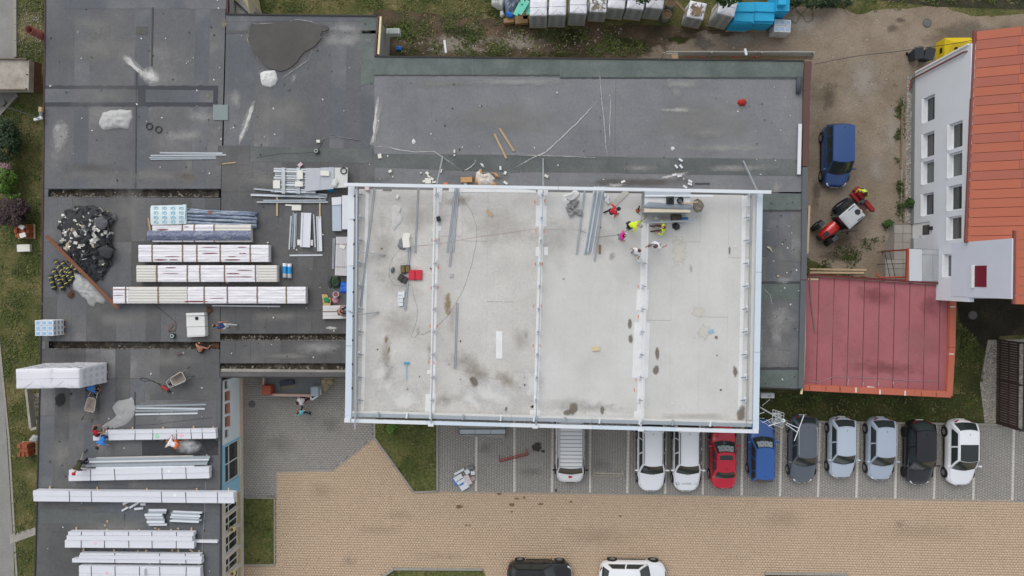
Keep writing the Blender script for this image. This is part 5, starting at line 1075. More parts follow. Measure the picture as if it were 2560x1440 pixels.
car('red saloon with a dark sunroof and a silver shade behind its windscreen', 1808, 1219-2.2*S(.65)+1, 0, 4.4, 1.72, 1.42, paint('red', H(190, 24, 52)), 'sedan', shade=True, sunroof=True)
car('blue estate car parked nose-in with a silver sunshade', 1904, 1203-2.1*S(.65)+1, 0, 4.25, 1.68, 1.45, paint('blue', H(48, 92, 160)), 'wagon', shade=True)
car('dark grey estate car with silver roof rails', 2007, front_y(1208, 4.6), DN, 4.6, 1.76, 1.47, paint('slate', H(88, 96, 106)), 'wagon', rail=CHROME)
car('pale silver hatchback with thick silver pillars, right of the dark grey estate', 2104, front_y(1196, 4.15), DN, 4.15, 1.7, 1.43, paint('silver', H(176, 188, 202)), 'hatch')
car('silver hatchback with clear white headlamps, left of the black hatchback', 2201, front_y(1201, 4.25), DN, 4.25, 1.74, 1.48, paint('silver2', H(166, 178, 194)), 'hatch')
car('glossy black hatchback with black wheels in the parking bays', 2299, front_y(1212, 4.35), DN, 4.35, 1.8, 1.49, paint('black', H(30, 32, 37)), 'hatch', rim=1)
car('white hatchback with a black glass roof, last in the row', 2402, front_y(1214, 4.45), DN, 4.45, 1.82, 1.56, WHP, 'hatch', pano=True)
car('black hatchback cut by the bottom edge, nose to the right', 1348, 1436, -pi/2, 4.4, 1.76, 1.48, paint('black2', H(30, 30, 34)), 'hatch')
car('white hatchback cut by the bottom edge, nose to the right', 1582, 1436, -pi/2, 4.5, 1.8, 1.46, WHP, 'hatch', pano=False)
t, k = car('blue high-roofed delivery car parked on the dirt yard', 2090, front_y(466, 4.15), DN, 4.15, 1.72, 1.85, paint('deep_blue', H(42, 74, 126)), 'mpv', boxy=1, name='delivery_car', cat='van', z=.0)
# tractor with a red drill behind it
tr = thing('tractor', 'red tractor with a pale grey cab roof standing on the dirt yard', 'tractor', (*at(2128, 541, 1.9).xy, 0), radians(131)); tr.scale = (.77,)*3
TRED = paint('tractor_red', H(196, 36, 34)); TBLK = mat('tractor_black', H(42, 44, 48), .6, .15, 3); CABR = mat('cab_roof', H(176, 180, 182), .45, .06, 2)
L_ = lambda nm, mb, m, sm=False, par=None: part(nm, mb, m, par or tr, sm, False)
mb = MB(); rows = []
for f, (wd, zt) in zip((.95, 1.2, 1.7, 2.2, 2.5, 2.58), ((.44, 1.55), (.44, 1.55), (.42, 1.5), (.36, 1.42), (.28, 1.32), (.2, 1.1))):
 rows.append([Vector((-wd, f, .85)), Vector((-wd, f, zt-.18)), Vector((-wd*.75, f, zt)), Vector((0, f, zt+.04)), Vector((wd*.75, f, zt)), Vector((wd, f, zt-.18)), Vector((wd, f, .85))])
mb.grid([r_[::-1] for r_ in rows]); mb.face(rows[-1]); L_('bonnet', mb, TRED, True)
mb = MB(); mb.box((0, 2.18, 1.49), (.42, .5, .03), bev=.01); L_('bonnet_grille', mb, TBLK); mb = MB(); mb.box((0, 1.4, .75), (.5, 2.6, .5), bev=.05); L_('chassis', mb, TBLK)
mb = MB(); mb.box((0, .0, 2.62), (1.42, 1.75, .2), bev=.09); L_('cab_roof', mb, CABR, False)
cr_ = bpy.data.objects[tr.children[-1].name]
mb = MB(); mb.box((0, .15, 2.735), (1.0, 1.0, .05), bev=.02); L_('roof_panel', mb, CABR, False, cr_); mb = MB(); mb.lathe((0, -.52, 2.72), [(.24, 0), (.24, .04), (.2, .06), (.05, .06)], 22); L_('roof_hatch', mb, TBLK, False, cr_)
for s_ in (-1, 1): mb = MB(); mb.box((s_*.58, -.35, 2.725), (.08, .6, .03), bev=.01); L_('roof_slot', mb, mat('slot_blue', H(74, 78, 96), .5), False, cr_)
mb = MB(); vs_ = []
for z_, w_, y0, y1 in ((1.1, .72, -.75, .85), (2.5, .66, -.75, .72)): vs_ += [(-w_, y0, z_), (w_, y0, z_), (w_, y1, z_), (-w_, y1, z_)]
mb.add(vs_, [(0, 1, 5, 4), (1, 2, 6, 5), (2, 3, 7, 6), (3, 0, 4, 7)]); L_('cab_glass', mb, CARG)
for r2, yy, xx, wd in ((.78, -.62, .86, .46), (.55, 1.95, .86, .36)):
 for s_ in (-1, 1):
  M = Matrix.Rotation(pi/2, 4, 'Y'); mb = MB(); mb.lathe((s_*xx, yy, r2), [(r2*.55, -wd/2), (r2*.92, -wd/2), (r2, -wd*.38), (r2, wd*.38), (r2*.92, wd/2), (r2*.55, wd/2)], 26, 0, M, caps=False)
  for k_ in range(18):
   a = 2*pi*k_/18
   for q_ in (-1, 1): mb.beam((s_*xx, yy+cos(a+.1)*r2*1.0, r2+sin(a+.1)*r2*1.0), (s_*xx+q_*wd*.48, yy+cos(a)*r2*1.0, r2+sin(a)*r2*1.0), .07, .05, up=Vector((0, cos(a), sin(a))))
  wo = L_('wheel', mb, TYREM); mb = MB(); mb.lathe((s_*xx, yy, r2), [(r2*.56, -wd*.4), (r2*.56, wd*.3), (r2*.3, wd*.2), (.05, wd*.25)], 20, 0, Matrix.Rotation(s_*pi/2, 4, 'Y')); L_('rim', mb, mat('tractor_rim', H(150, 150, 148), .5), False, wo)
for s_ in (-1, 1):
 mb = MB(); mb.grid([[Vector((s_*(.72 if j == 0 else 1.02), -.62+.86*cos(a*pi/8), .84+.86*sin(a*pi/8))) for j in range(2)] for a in range(1, 8)]); L_('fender', mb, TBLK, True)
 mb = MB(); mb.box((s_*.86, 1.75, 1.16), (.36, .5, .04), bev=.01); L_('front_fender', mb, mat('fender_grey', H(72, 76, 82), .6))
 mb = MB(); mb.box((s_*1.02, .95, 1.9), (.16, .05, .3), bev=.02); mb.beam((s_*.68, .78, 2.2), (s_*1.0, .92, 2.0), .03, .03); L_('mirror', mb, TBLK)
mb = MB(); mb.tube([(-.5, 1.0, 1.2), (-.52, .98, 2.3)], .05, 8); L_('exhaust', mb, TBLK)
mb = MB(); a = Matrix.Rotation(radians(-35), 4, 'Z'); mb.box((-1.05, .65, 1.7), (.06, .8, 1.4), a, bev=.02); L_('open_door', mb, mat_glass('door_tint', (.03, .045, .04), .08))
mb = MB(); mb.box((.3, -1.15, .9), (.5, .1, .1)); mb.ball((-.75, -.85, 1.6), .07); L_('work_lamp', mb, mat('orange_lamp', H(196, 84, 50), .5))
dr = thing('seed_drill', 'dark red machine mounted behind the tractor', 'farm machine', (*at(2158, 503, .9).xy, 0), radians(131)); dr.scale = (.85,)*3
D_ = lambda nm, mb, m, sm=False: part(nm, mb, m, dr, sm, False)
DRED = mat('drill_red', H(142, 38, 42), .5, .12, 2); DRD = mat('drill_dark', H(96, 60, 58), .6, .15, 2)
mb = MB(); mb.box((.62, -.28, .85), (1.0, .5, .5), Matrix.Rotation(.08, 4, 'Y'), bev=.06); D_('hopper', mb, DRED); mb = MB(); mb.box((.5, .12, .62), (1.0, .3, .35), bev=.05); D_('housing', mb, DRED); mb = MB(); mb.box((-.62, -.2, .8), (1.0, .36, .3), bev=.05); D_('side_housing', mb, DRED)
mb = MB(); mb.box((-.35, .25, .6), (.7, .6, .3), bev=.04); D_('gearbox', mb, DRD); mb = MB(); mb.box((0, .0, .8), (.3, .4, .5), bev=.04); mb.tube([(0, -.1, 1.0), (.1, .35, .9)], .05, 7); D_('hydraulics', mb, mat('hydraulic', H(72, 78, 78), .5)); mb = MB(); mb.lathe((-1.14, -.2, .8), [(.1, -.06), (.1, .06)], 12, 0, Matrix.Rotation(pi/2, 4, 'Y')); D_('end_roller', mb, TBLK); mb = MB(); mb.lathe((-.52, .5, .78), [(.1, 0), (.1, .03)], 14); D_('warning_disc', mb, mat('pale_disc', H(214, 196, 188), .6)); mb = MB(); mb.box((.8, -.3, 1.12), (.14, .08, .02)); D_('sticker', mb, MATS['pale_disc']); mb = MB(); mb.box((0, .55, .5), (.8, .9, .12)); D_('hitch', mb, TBLK)
# trailer at the left edge
tl = thing('tipper_trailer', 'open tipper trailer with a dusty grey bed and rusty side at the left edge', 'trailer', at(0, 190, 0))
BED = mat_mix('dusty_bed', [(.3, H(142, 134, 124)), (.5, H(166, 159, 149)), (.7, H(182, 176, 168))], scale=1.0, fine=.06); RUSTY = mat('rusty_side', H(84, 56, 40), .85, .3, 3)
z2 = 1.55
Q = [(-170, 146), (73, 150), (71, 226), (-170, 226)]; mb = MB(); mb.prism([at(x, y_, 1.5) for x, y_ in Q], 1.0, 1.5); part('bed', mb, BED, tl)
for a, b in ((Q[0], Q[1]), (Q[3], Q[2])): mb = MB(); mb.beam(at(*a, z2-.15), at(*b, z2-.15), .05, .55); part('side_board', mb, mat('board_grey', H(120, 108, 94), .8, .15), tl)
A, B = at(78, 151, 1.3), at(76, 226, 1.3)
mb = MB(); mb.beam((A.x, A.y, 1.0), (B.x, B.y, 1.0), .05, .9, up=Vector((-.5, 0, 1))); part('tailboard', mb, RUSTY, tl)
for f in (.02, .5, .98): p = A.lerp(B, f); mb = MB(); mb.beam((p.x+.02, p.y, .5), (p.x-.1, p.y, 1.6), .06, .06); part('stanchion', mb, RUSTY, tl)
for yy in (160, 216):
 for xx in (0, -60): p = at(xx, yy, .4); mb = MB(); mb.lathe((p.x, p.y, .4), [(.2, -.12), (.4, -.1), (.4, .1), (.2, .12)], 18, 0, Matrix.Rotation(pi/2, 4, 'X')); part('wheel', mb, TYREM, tl)
mb = MB(); p = at(-40, 188, .8); mb.box((p.x, p.y, .8), (5, .9, .3)); part('chassis', mb, TBLK, tl)
# ================================================================== PEOPLE
SKIN = mat('skin', H(176, 122, 94), .6, .05); HAIR = mat('dark_hair', H(34, 27, 24), .7, .2, 20); SHOE = mat('shoe', H(44, 42, 42), .7)
def cap_mesh(mb, a, b, ra, rb, n=10):
 a, b = Vector(a), Vector(b); d = b-a; L = d.length; d = d/L if L > 1e-6 else Vector((0, 0, 1)); o = d.orthogonal().normalized(); u = d.cross(o); rings = []
 for ph in (-80, -50, -20): rings.append((a+d*(ra*sin(radians(ph))), ra*cos(radians(ph))))
 for ph in (20, 50, 80): rings.append((b+d*(rb*sin(radians(ph))), rb*cos(radians(ph))))
 vs = []
 for c, r_ in rings:
  for j in range(n): t_ = 2*pi*j/n; vs.append(c+o*(cos(t_)*r_)+u*(sin(t_)*r_))
 k = len(rings); fs = [(i*n+j, i*n+(j+1) % n, (i+1)*n+(j+1) % n, (i+1)*n+j) for i in range(k-1) for j in range(n)]+[tuple(range(n-1, -1, -1)), tuple(range((k-1)*n, k*n))]
 mb.add(vs, fs)
def ik(a, b, l1, l2, hint):
 d = b-a; D = min(d.length, (l1+l2)*.995); dn = d.normalized(); b = a+dn*D; x = (l1*l1-l2*l2+D*D)/(2*D); h = sqrt(max(0, l1*l1-x*x)); hv = hint-dn*hint.dot(dn); hv = hv.normalized() if hv.length > 1e-4 else dn.orthogonal(); return a+dn*x+hv*h, b
def person(label, px, py, z0, face, shirt, trousers, pose='stand', lean=10, hands=None, feet=None, hat=None, sleeves='short', bare=False, hip=None, knee=None, headtilt=0, vest=None, side=0, hair=HAIR):
 """face: direction faced, degrees clockwise from image up; body frame: y forward, x right"""
 hipz = hip if hip is not None else {'stand': .93, 'bend': .88, 'kneel': .52, 'sit': .42, 'crouch': .40}[pose]
 ln = radians(lean); V = Vector
 P = V((0, 0, hipz)); ax = V((sin(radians(side)), sin(ln), cos(ln))).normalized(); right = V((1, 0, 0)); fw = right.cross(ax)*-1
 if fw.y < 0 and lean < 90: fw = -fw
 C = P+ax*.46; Nk = C+ax*.10+V((0, .015, 0)); hl = ln*.75+radians(headtilt); hx = V((0, sin(hl), cos(hl))); Hd = Nk+hx*.15
 parts = []     # (a, b, ra, rb, material index) 0 skin 1 shirt 2 trousers 3 shoe
 sh = 0 if bare else 1
 parts += [(P+V((-.07, 0, 0)), P+V((.07, 0, 0)), .135, .135, 2), (P+ax*.06, P+ax*.24, .135, .135, sh), (P+ax*.2+V((-.06, 0, 0)), P+ax*.2+V((.06, 0, 0)), .12, .12, sh), (C-ax*.06+V((-.10, 0, 0)), C-ax*.06+V((.10, 0, 0)), .125, .125, sh), (C+V((-.15, 0, -.01)), C+V((.15, 0, -.01)), .085, .085, sh), (C, Nk+hx*.04, .065, .055, 0), (Hd-hx*.035, Hd+hx*.04, .085, .10, 0), (Hd-hx*.06+V((0, .03, 0)), Hd-hx*.02+V((0, .05, 0)), .055, .06, 0)]
 fwd = V((0, cos(hl), -sin(hl))); parts += [(Hd+fwd*.10-hx*.01, Hd+fwd*.115-hx*.03, .014, .018, 0)]
 for s_ in (-1, 1): parts.append((Hd+V((s_*.095, 0, 0)), Hd+V((s_*.1, -.01, 0))+hx*.03, .02, .022, 0))
 if hands is None: hands = [V((-.30, .06, .78)), V((.30, .06, .78))] if pose == 'stand' else [V((-.2, .55, .35)), V((.2, .55, .35))]
 if feet is None: feet = {'stand': [V((-.11, -.02, .08)), V((.11, .04, .08))], 'bend': [V((-.14, -.02, .08)), V((.14, .05, .08))], 'kneel': [V((-.13, -.42, .08)), V((.13, -.42, .08))], 'sit': [V((-.14, .5, .08)), V((.14, .52, .08))], 'crouch': [V((-.15, .05, .08)), V((.15, .1, .08))]}[pose]
 for i, s_ in enumerate((-1, 1)):
  S0 = C+V((s_*.20, 0, -.01)); hint = V((s_*.7, -.6, -.3)) if lean < 40 else V((s_*1, -.2, .2))
  E, W_ = ik(S0, V(hands[i]), .30, .27, hint); slv = sh if sleeves != 'none' else 0; lo = sh if sleeves == 'long' else 0
  parts += [(S0, S0.lerp(E, .6), .068, .056, slv), (S0.lerp(E, .55), E, .050, .044, lo), (E, W_, .044, .031, lo)]
  d = (W_-E).normalized(); sdv = d.cross(V((0, 0, 1))); sdv = sdv.normalized() if sdv.length > .05 else V((1, 0, 0)); up = sdv.cross(d)
  parts.append((W_, W_+d*.07, .032, .036, 0))
  for q in range(4):
   b0 = W_+d*.085+sdv*((q-1.5)*.022); ln_ = (.055, .07, .075, .06)[q]; k1 = b0+d*ln_*.55-up*.005; k2 = k1+(d-up*.6).normalized()*ln_*.5; parts += [(b0, k1, .0115, .011, 0), (k1, k2, .011, .0095, 0)]
  th0 = W_+d*.02+sdv*(.034*-s_); parts += [(th0, th0+(d*.7+sdv*(-s_)*.7).normalized()*.045, .013, .012, 0), (th0+(d*.7+sdv*(-s_)*.7).normalized()*.045, th0+(d*.9+sdv*(-s_)*.3).normalized()*.085, .012, .0105, 0)]
  H0 = P+V((s_*.10, 0, -.02)); K, A = ik(H0, V(feet[i]), .44, .43, V((s_*.15, 1, .25 if pose != 'kneel' else -.4)) if knee is None else V((s_*.1, *knee)))
  parts += [(H0, K, .095, .068, 2), (K, A, .062, .048, 2)]
  ft = V((s_*.03, .17, -.035)) if pose != 'kneel' else V((s_*.02, -.16, -.03)); parts += [(A+V((0, -.04, -.03)), A+ft, .045, .042, 3)]
 mb = MB()
 for a, b, ra, rb, mi in parts: cap_mesh(mb, a, b, ra, rb)
 tmp = bpy.data.objects.new('tmp', mesh_of(mb, SKIN)); COL.objects.link(tmp)
 md = tmp.modifiers.new('r', 'REMESH'); md.mode = 'VOXEL'; md.voxel_size = .0165; ms = tmp.modifiers.new('s', 'SMOOTH'); ms.iterations = 3; ms.factor = .5
 bpy.context.view_layer.update(); me = bpy.data.meshes.new_from_object(tmp.evaluated_get(bpy.context.evaluated_depsgraph_get())); bpy.data.objects.remove(tmp)
 me.materials.clear()
 for m in (SKIN, shirt or SKIN, trousers, SHOE): me.materials.append(m)
 n = len(me.polygons); cen = np.empty(n*3); me.polygons.foreach_get('center', cen); cen = cen.reshape(-1, 3); best = np.full(n, 9.0); idx = np.zeros(n, np.int32)
 for a, b, ra, rb, mi in parts:
  a, b = np.array(a), np.array(b); d = b-a; t_ = np.clip(((cen-a)@d)/max(1e-9, d@d), 0, 1); ds = np.linalg.norm(cen-(a+t_[:, None]*d), axis=1)-(ra+(rb-ra)*t_); u = ds < best; best[u] = ds[u]; idx[u] = mi
 me.polygons.foreach_set('material_index', idx); me.polygons.foreach_set('use_smooth', [True]*n); me.update()
 zmid = z0+hipz*.75; c = at(px, py, z0+hipz+.2); off = (C+P)/2; rz = -radians(face); o_ = Matrix.Rotation(rz, 3, 'Z') @ V((off.x, off.y, 0))
 t = thing('person', label, 'person', (c.x-o_.x, c.y-o_.y, z0), rz)
 o = part('body', me, None, t, world=False)
 Rm = Matrix.Rotation(-hl, 4, 'X')
 if hat is None:
  q = MB(); q.ball(Hd+hx*.045-fwd*.018, (.108, .116, .085), 0, 14, 8, Rm); part('hair', q, hair, t, True, False)
 else:
  q = MB(); q.ball(Hd+hx*.06, (.118, .128, .09), 0, 14, 8, Rm); q.lathe(Hd+hx*.05+fwd*.06, [(.115, -.008), (.115, .008)], 14, 0, Rm); part('cap', q, hat, t, True, False)
 q = MB()
 for s_ in (-1, 1): q.ball(Hd+V((s_*.035, 0, 0))+fwd*.102+hx*.0, (.013, .008, .008), 0, 8, 5)
 q.box(Hd+fwd*.095-hx*.065, (.045, .012, .01), Rm); part('face_features', q, mat('dark_eyes', H(60, 34, 30), .5), t, False, False)
 if vest:
  q = MB();
  for s_ in (-1, 1): q.tube([C+V((s_*.09, 0, 0))+ax*.09-fwd*.0, P+V((s_*.09, 0, 0))+ax*.3+fw*.0-V((0, .145, 0)), P+V((s_*.09, 0, 0))+ax*.08-V((0, .145, 0))], .02, 5)
  part('reflective_tape', q, vest, t, True, False)
 return t
HV = mat('hi_vis', H(206, 228, 50), .75, .12, 12); TAPE = mat('tape', H(206, 208, 206), .4)
cl = lambda nm, c: mat('cloth_'+nm, c, .85, .14, 14)
WSH = cl('white', H(222, 222, 224)); BLKT = cl('black', H(38, 38, 42)); NAVY = cl('navy', H(48, 60, 96)); JEAN = cl('jean', H(120, 142, 172)); V = Vector
person('worker in a red shirt and black cap on the hall roof', 1533, 527, ZH, 75, cl('red', H(190, 42, 58)), BLKT, 'stand', 28, [V((-.42, -.05, 1.05)), V((.30, .2, 1.0))], [V((-.12, -.28, .08)), V((.16, .35, .08))], hat=mat('cap_black', H(38, 38, 40), .8))
person('worker in a hi-vis yellow jacket bending over at the grey vent house', 1582, 562, ZH, 100, HV, BLKT, 'bend', 62, [V((-.12, .75, .75)), V((.36, .35, .6))], hat=mat('hood_grey', H(150, 146, 138), .8), sleeves='long', vest=TAPE)
person('seated worker in a hi-vis yellow jacket near the black sack', 1658, 570, ZH, 270, HV, cl('brown', H(96, 62, 56)), 'sit', 8, [V((-.32, .34, .6)), V((.32, .34, .6))], sleeves='long', vest=TAPE)
person('worker in a bright pink shirt on the hall roof', 1555, 590, ZH, 100, cl('pink', H(206, 44, 140)), JEAN, 'stand', 8, [V((-.25, .1, .85)), V((.24, .25, .85))])
person('worker in a white shirt and cap reaching for the steel rail', 1643, 611, ZH, 235, WSH, JEAN, 'stand', 22, [V((-.38, -.35, 1.0)), V((.25, .62, .95))], [V((-.1, -.2, .08)), V((.12, .25, .08))], hat=mat('cap_brown', H(98, 72, 72), .8))
person('worker in a white shirt carrying a white canister', 1592, 630, ZH, 45, WSH, cl('grey', H(140, 140, 146)), 'stand', 14, [V((-.36, .02, .85)), V((.34, -.12, .80))])
person('man in a white shirt and dark red trousers in the courtyard', 754, 1002, .012, 240, WSH, cl('maroon', H(96, 36, 40)), 'stand', 22, None, [V((-.12, -.35, .08)), V((.12, .2, .08))])
person('man in a turquoise shirt walking across the courtyard', 752, 1032, .012, 330, cl('turquoise', H(120, 200, 206)), cl('dark', H(46, 46, 50)), 'stand', 14, [V((-.3, .3, .95)), V((.28, .2, .95))], [V((-.12, .35, .08)), V((.12, -.35, .08))])
person('bare-backed worker crouching in the cut roof slot', 499, 872, ZD-.28, 20, None, BLKT, 'crouch', 50, [V((-.2, .4, .25)), V((.45, .5, .35))], bare=True, sleeves='none')
person('man in a blue shirt and white trousers walking past the white box', 553, 815, ZD, 285, cl('blueshirt', H(66, 82, 122)), cl('whitetr', H(206, 206, 208)), 'stand', 30, [V((-.3, .2, .8)), V((.28, -.05, .8))], [V((-.12, .1, .08)), V((.14, -.45, .08))], sleeves='none')
person('bare-chested worker crouching on the white boards beside the hall', 850, 780, ZD+.28, 75, None, NAVY, 'crouch', 30, [V((-.3, .4, .3)), V((.3, .45, .3))], bare=True, sleeves='none')
person('worker in a red vest and cap kneeling at the end of the white panels', 238, 1082, ZD, 30, cl('redvest', H(176, 30, 52)), BLKT, 'kneel', 50, [V((-.2, .55, .4)), V((.35, .5, .4))], hat=mat('cap_dark', H(30, 28, 28), .8), sleeves='none')
person('worker in a bright blue shirt kneeling below the white panels', 253, 1101, ZD, 195, cl('bright_blue', H(50, 128, 206)), NAVY, 'kneel', 58, [V((-.3, .55, .3)), V((.2, .6, .3))], hat=mat('cap_dark2', H(44, 34, 30), .8))
person('worker in a white shirt and orange trousers crouching on the fresh felt', 428, 1112, ZD, 300, cl('white2', H(226, 224, 228)), cl('orange', H(226, 110, 48)), 'bend', 82, [V((-.2, .62, .5)), V((.2, .62, .5))], hip=.62, feet=[V((-.14, -.12, .08)), V((.14, .02, .08))])
person('worker in an olive shirt and red cap leaning over the panel stack', 194, 1165, ZD, 195, cl('olive', H(62, 64, 42)), BLKT, 'bend', 60, [V((-.25, .55, .55)), V((.3, .5, .6))], hat=mat('cap_red', H(196, 36, 56), .7))
person('worker in a hi-vis jacket standing at the red machine', 2161, 479, 0, 215, HV, BLKT, 'stand', 25, [V((-.36, .35, .9)), V((.36, .35, .9))], sleeves='long', hat=mat('cap_maroon', H(64, 36, 40), .8), vest=TAPE)
person('worker in a blue shirt half hidden below the tall wrapped pallets', 222, 972, ZD, 90, cl('sky', H(62, 124, 190)), BLKT, 'bend', 85, [V((-.2, .6, .2)), V((.2, .62, .2))], hip=.5, feet=[V((-.14, -.1, .08)), V((.14, .1, .08))])
# ================================================================== VEGETATION
def leaf_mass(cs, n, size, seed):
 """leaf-sized faces spread through the volume of several lobes [(centre, (rx, ry, rz))]"""
 rng = np.random.default_rng(seed); mb = MB(); vs = []; fs = []
 vol = np.array([r_[0]*r_[1]*r_[2] for _, r_ in cs]); vol = vol/vol.sum()
 for (c, r_), f in zip(cs, vol):
  k = int(n*f)
  d = rng.normal(size=(k, 3)); d /= np.linalg.norm(d, axis=1)[:, None]; rad = rng.uniform(.35, 1.08, k)**.5
  for i in range(k):
   p = Vector(c)+Vector((d[i, 0]*r_[0], d[i, 1]*r_[1], d[i, 2]*r_[2]))*float(rad[i])
   if nz(p.x*1.6+seed, p.y*1.6, p.z*1.6) < -.16: continue
   a = rng.uniform(0, 2*pi); L = size*rng.uniform(.6, 1.4); t_ = Vector((cos(a), sin(a), rng.uniform(-.5, .5))).normalized(); b = Vector((-sin(a), cos(a), rng.uniform(-.4, .4)))*L*.4
   j = len(vs); vs += [p, p+t_*L*.5+b, p+t_*L, p+t_*L*.5-b]; fs.append((j, j+1, j+2, j+3))
 mb.add(vs, fs); return mb
def shrub(name, label, cat, c, lobes, n, size, m, seed, trunk_h, group=None):
 t = thing(name, label, cat, (c.x, c.y, 0), 0, group)
 mb = MB(); rng = random.Random(seed)
 mb.tube([(c.x, c.y, -.05), (c.x+.03, c.y+.02, trunk_h*.6), (c.x, c.y, trunk_h)], [.09*trunk_h**.5, .07*trunk_h**.5, .045], 7)
 for (lc, lr) in lobes:
  mb.tube([(c.x, c.y, trunk_h*.45), ((c.x+lc[0])/2, (c.y+lc[1])/2, (trunk_h*.7+lc[2])/2), lc], [.05, .035, .012], 5)
  for _ in range(3): e = Vector(lc)+Vector((rng.uniform(-1, 1)*lr[0], rng.uniform(-1, 1)*lr[1], rng.uniform(-.3, .8)*lr[2]))*.8; mb.tube([lc, e], [.02, .006], 4)
 part('trunk', mb, mat('bark', H(78, 66, 54), .9, .2, 6), t, True)
 part('crown', leaf_mass(lobes, n, size, seed), m, t, kind='stuff')
 return t
LG = mat('leaf_green', H(54, 80, 32), .65, .3, 1.2, island=.45); LD = mat('leaf_dark', H(36, 58, 28), .65, .3, 1.2, island=.45); LB = mat('leaf_bright', H(84, 116, 40), .65, .25, 1.2, island=.4); LP = mat('leaf_purple', H(66, 48, 50), .65, .3, 1.5, island=.45); LK = mat('blossom', H(150, 122, 122), .7, .2, 2, island=.3)
def lobes_px(L): return [((lambda p: (p.x, p.y, z))(at(x, y_, z)), r_) for x, y_, z, r_ in L]
shrub('shrub', 'dark green leafy shrub on the lawn at the left edge', 'shrub', at(14, 345, 0), lobes_px([(8, 320, 1.3, (.8, .7, .8)), (20, 345, 1.4, (.8, .8, .8)), (6, 375, 1.2, (.9, .8, .7)), (28, 370, 1.0, (.5, .5, .5)), (-10, 345, 1.4, (.8, .8, .8))]), 5200, .13, LD, 1, 1.0)
shrub('shrub', 'bright green shrub with a pink flowering tip on the left lawn', 'shrub', at(12, 450, 0), lobes_px([(14, 440, 1.1, (.62, .55, .6)), (2, 462, 1.0, (.6, .6, .5)), (26, 452, .8, (.4, .4, .4)), (30, 482, .6, (.5, .4, .4))]), 3600, .12, LB, 2, .8)
shrub('flowering_shrub', 'small pink flowering shrub between the green shrubs at the left edge', 'shrub', at(8, 420, 0), lobes_px([(10, 420, 1.2, (.45, .35, .35)), (-2, 424, 1.0, (.4, .3, .3))]), 900, .1, LK, 3, .8)
shrub('purple_shrub', 'purple-leaved shrub beside the pallet of red tiles', 'shrub', at(34, 530, 0), lobes_px([(25, 515, 1.1, (.7, .6, .6)), (48, 522, 1.0, (.65, .6, .6)), (36, 545, 1.0, (.75, .55, .6)), (12, 540, 1.0, (.6, .6, .6))]), 4600, .12, LP, 4, .8)
for k, (x, y_, lab) in enumerate([(1612, -24, 'tree branch tips hanging over the wrapped pallets at the top edge'), (1816, -22, 'tree branch tips hanging over the blue stacks at the top edge')]):
 shrub('tree', lab, 'tree', at(x, y_-10, 0), lobes_px([(x, y_+12, 4.6, (.7, .6, .4)), (x-14, y_-6, 5, (.8, .7, .6)), (x+22, y_+4, 4.8, (.7, .5, .5)), (x, y_-50, 5.4, (1.3, 1.1, .9))]), 4200, .15, LG, 20+k, 4.6)
shrub('bush', 'low green bush at the top edge right of the blue stacks', 'shrub', at(1978, 2, 0), lobes_px([(1976, 2, .8, (.7, .5, .5)), (1992, -12, .9, (.7, .6, .6))]), 1800, .13, LD, 31, .6)
shrub('bush', 'low green bush at the top edge above the dirt yard', 'shrub', at(2050, 2, 0), lobes_px([(2042, 4, .7, (.8, .4, .4)), (2070, -4, .8, (.8, .5, .5)), (2100, 4, .5, (.8, .4, .3))]), 2200, .13, LD, 32, .5)
shrub('potted_plant', 'small leafy rosette plant on the triangular lawn below the eave', 'plant', at(979, 1070, 0), lobes_px([(979, 1071, .25, (.3, .28, .2))]), 420, .16, LB, 33, .2)
shrub('bush', 'little green bush on the gravel bed beside the white house', 'shrub', at(2275, 507, 0), lobes_px([(2275, 507, .3, (.32, .25, .25))]), 500, .12, LG, 34, .2)
shrub('bush', 'little green bush beside the forecourt slabs', 'shrub', at(2221, 562, 0), lobes_px([(2221, 562, .3, (.3, .3, .25))]), 420, .13, LG, 35, .2)
# ================================================================== PALLETS AND PACKS
TIM = mat('timber', H(176, 150, 118), .85, .15, 3, obj_var=.1, fine=.05); TIMD = mat('old_timber', H(128, 108, 84), .9, .18, 3, obj_var=.1, fine=.05); PALE_T = mat('pale_timber', H(196, 172, 140), .85, .12, 3, obj_var=.08)
FILM = mat('white_film', H(216, 216, 222), .35, .05, 2, bump=.25, spec=.5); FILMG = mat('clear_film', H(172, 172, 170), .4, .14, 2.2, bump=.3, fine=.06); PRINT = mat('film_print', H(196, 197, 202), .6, .15, 5)
def pallet(t, c, sx, sy, rz, z0):
 M = Matrix.Rotation(rz, 4, 'Z')
 for k in range(5): p = M @ Vector(((k-2)*sx/4.6, 0, 0)); mb = MB(); mb.box((c.x+p.x, c.y+p.y, z0+.13), (sx*.12, sy, .022), rz); part('deck_board', mb, TIM, t)
 for k in range(3): p = M @ Vector((0, (k-1)*sy*.45, 0)); mb = MB(); mb.box((c.x+p.x, c.y+p.y, z0+.06), (sx, .1, .11), rz); part('bearer', mb, TIM, t)
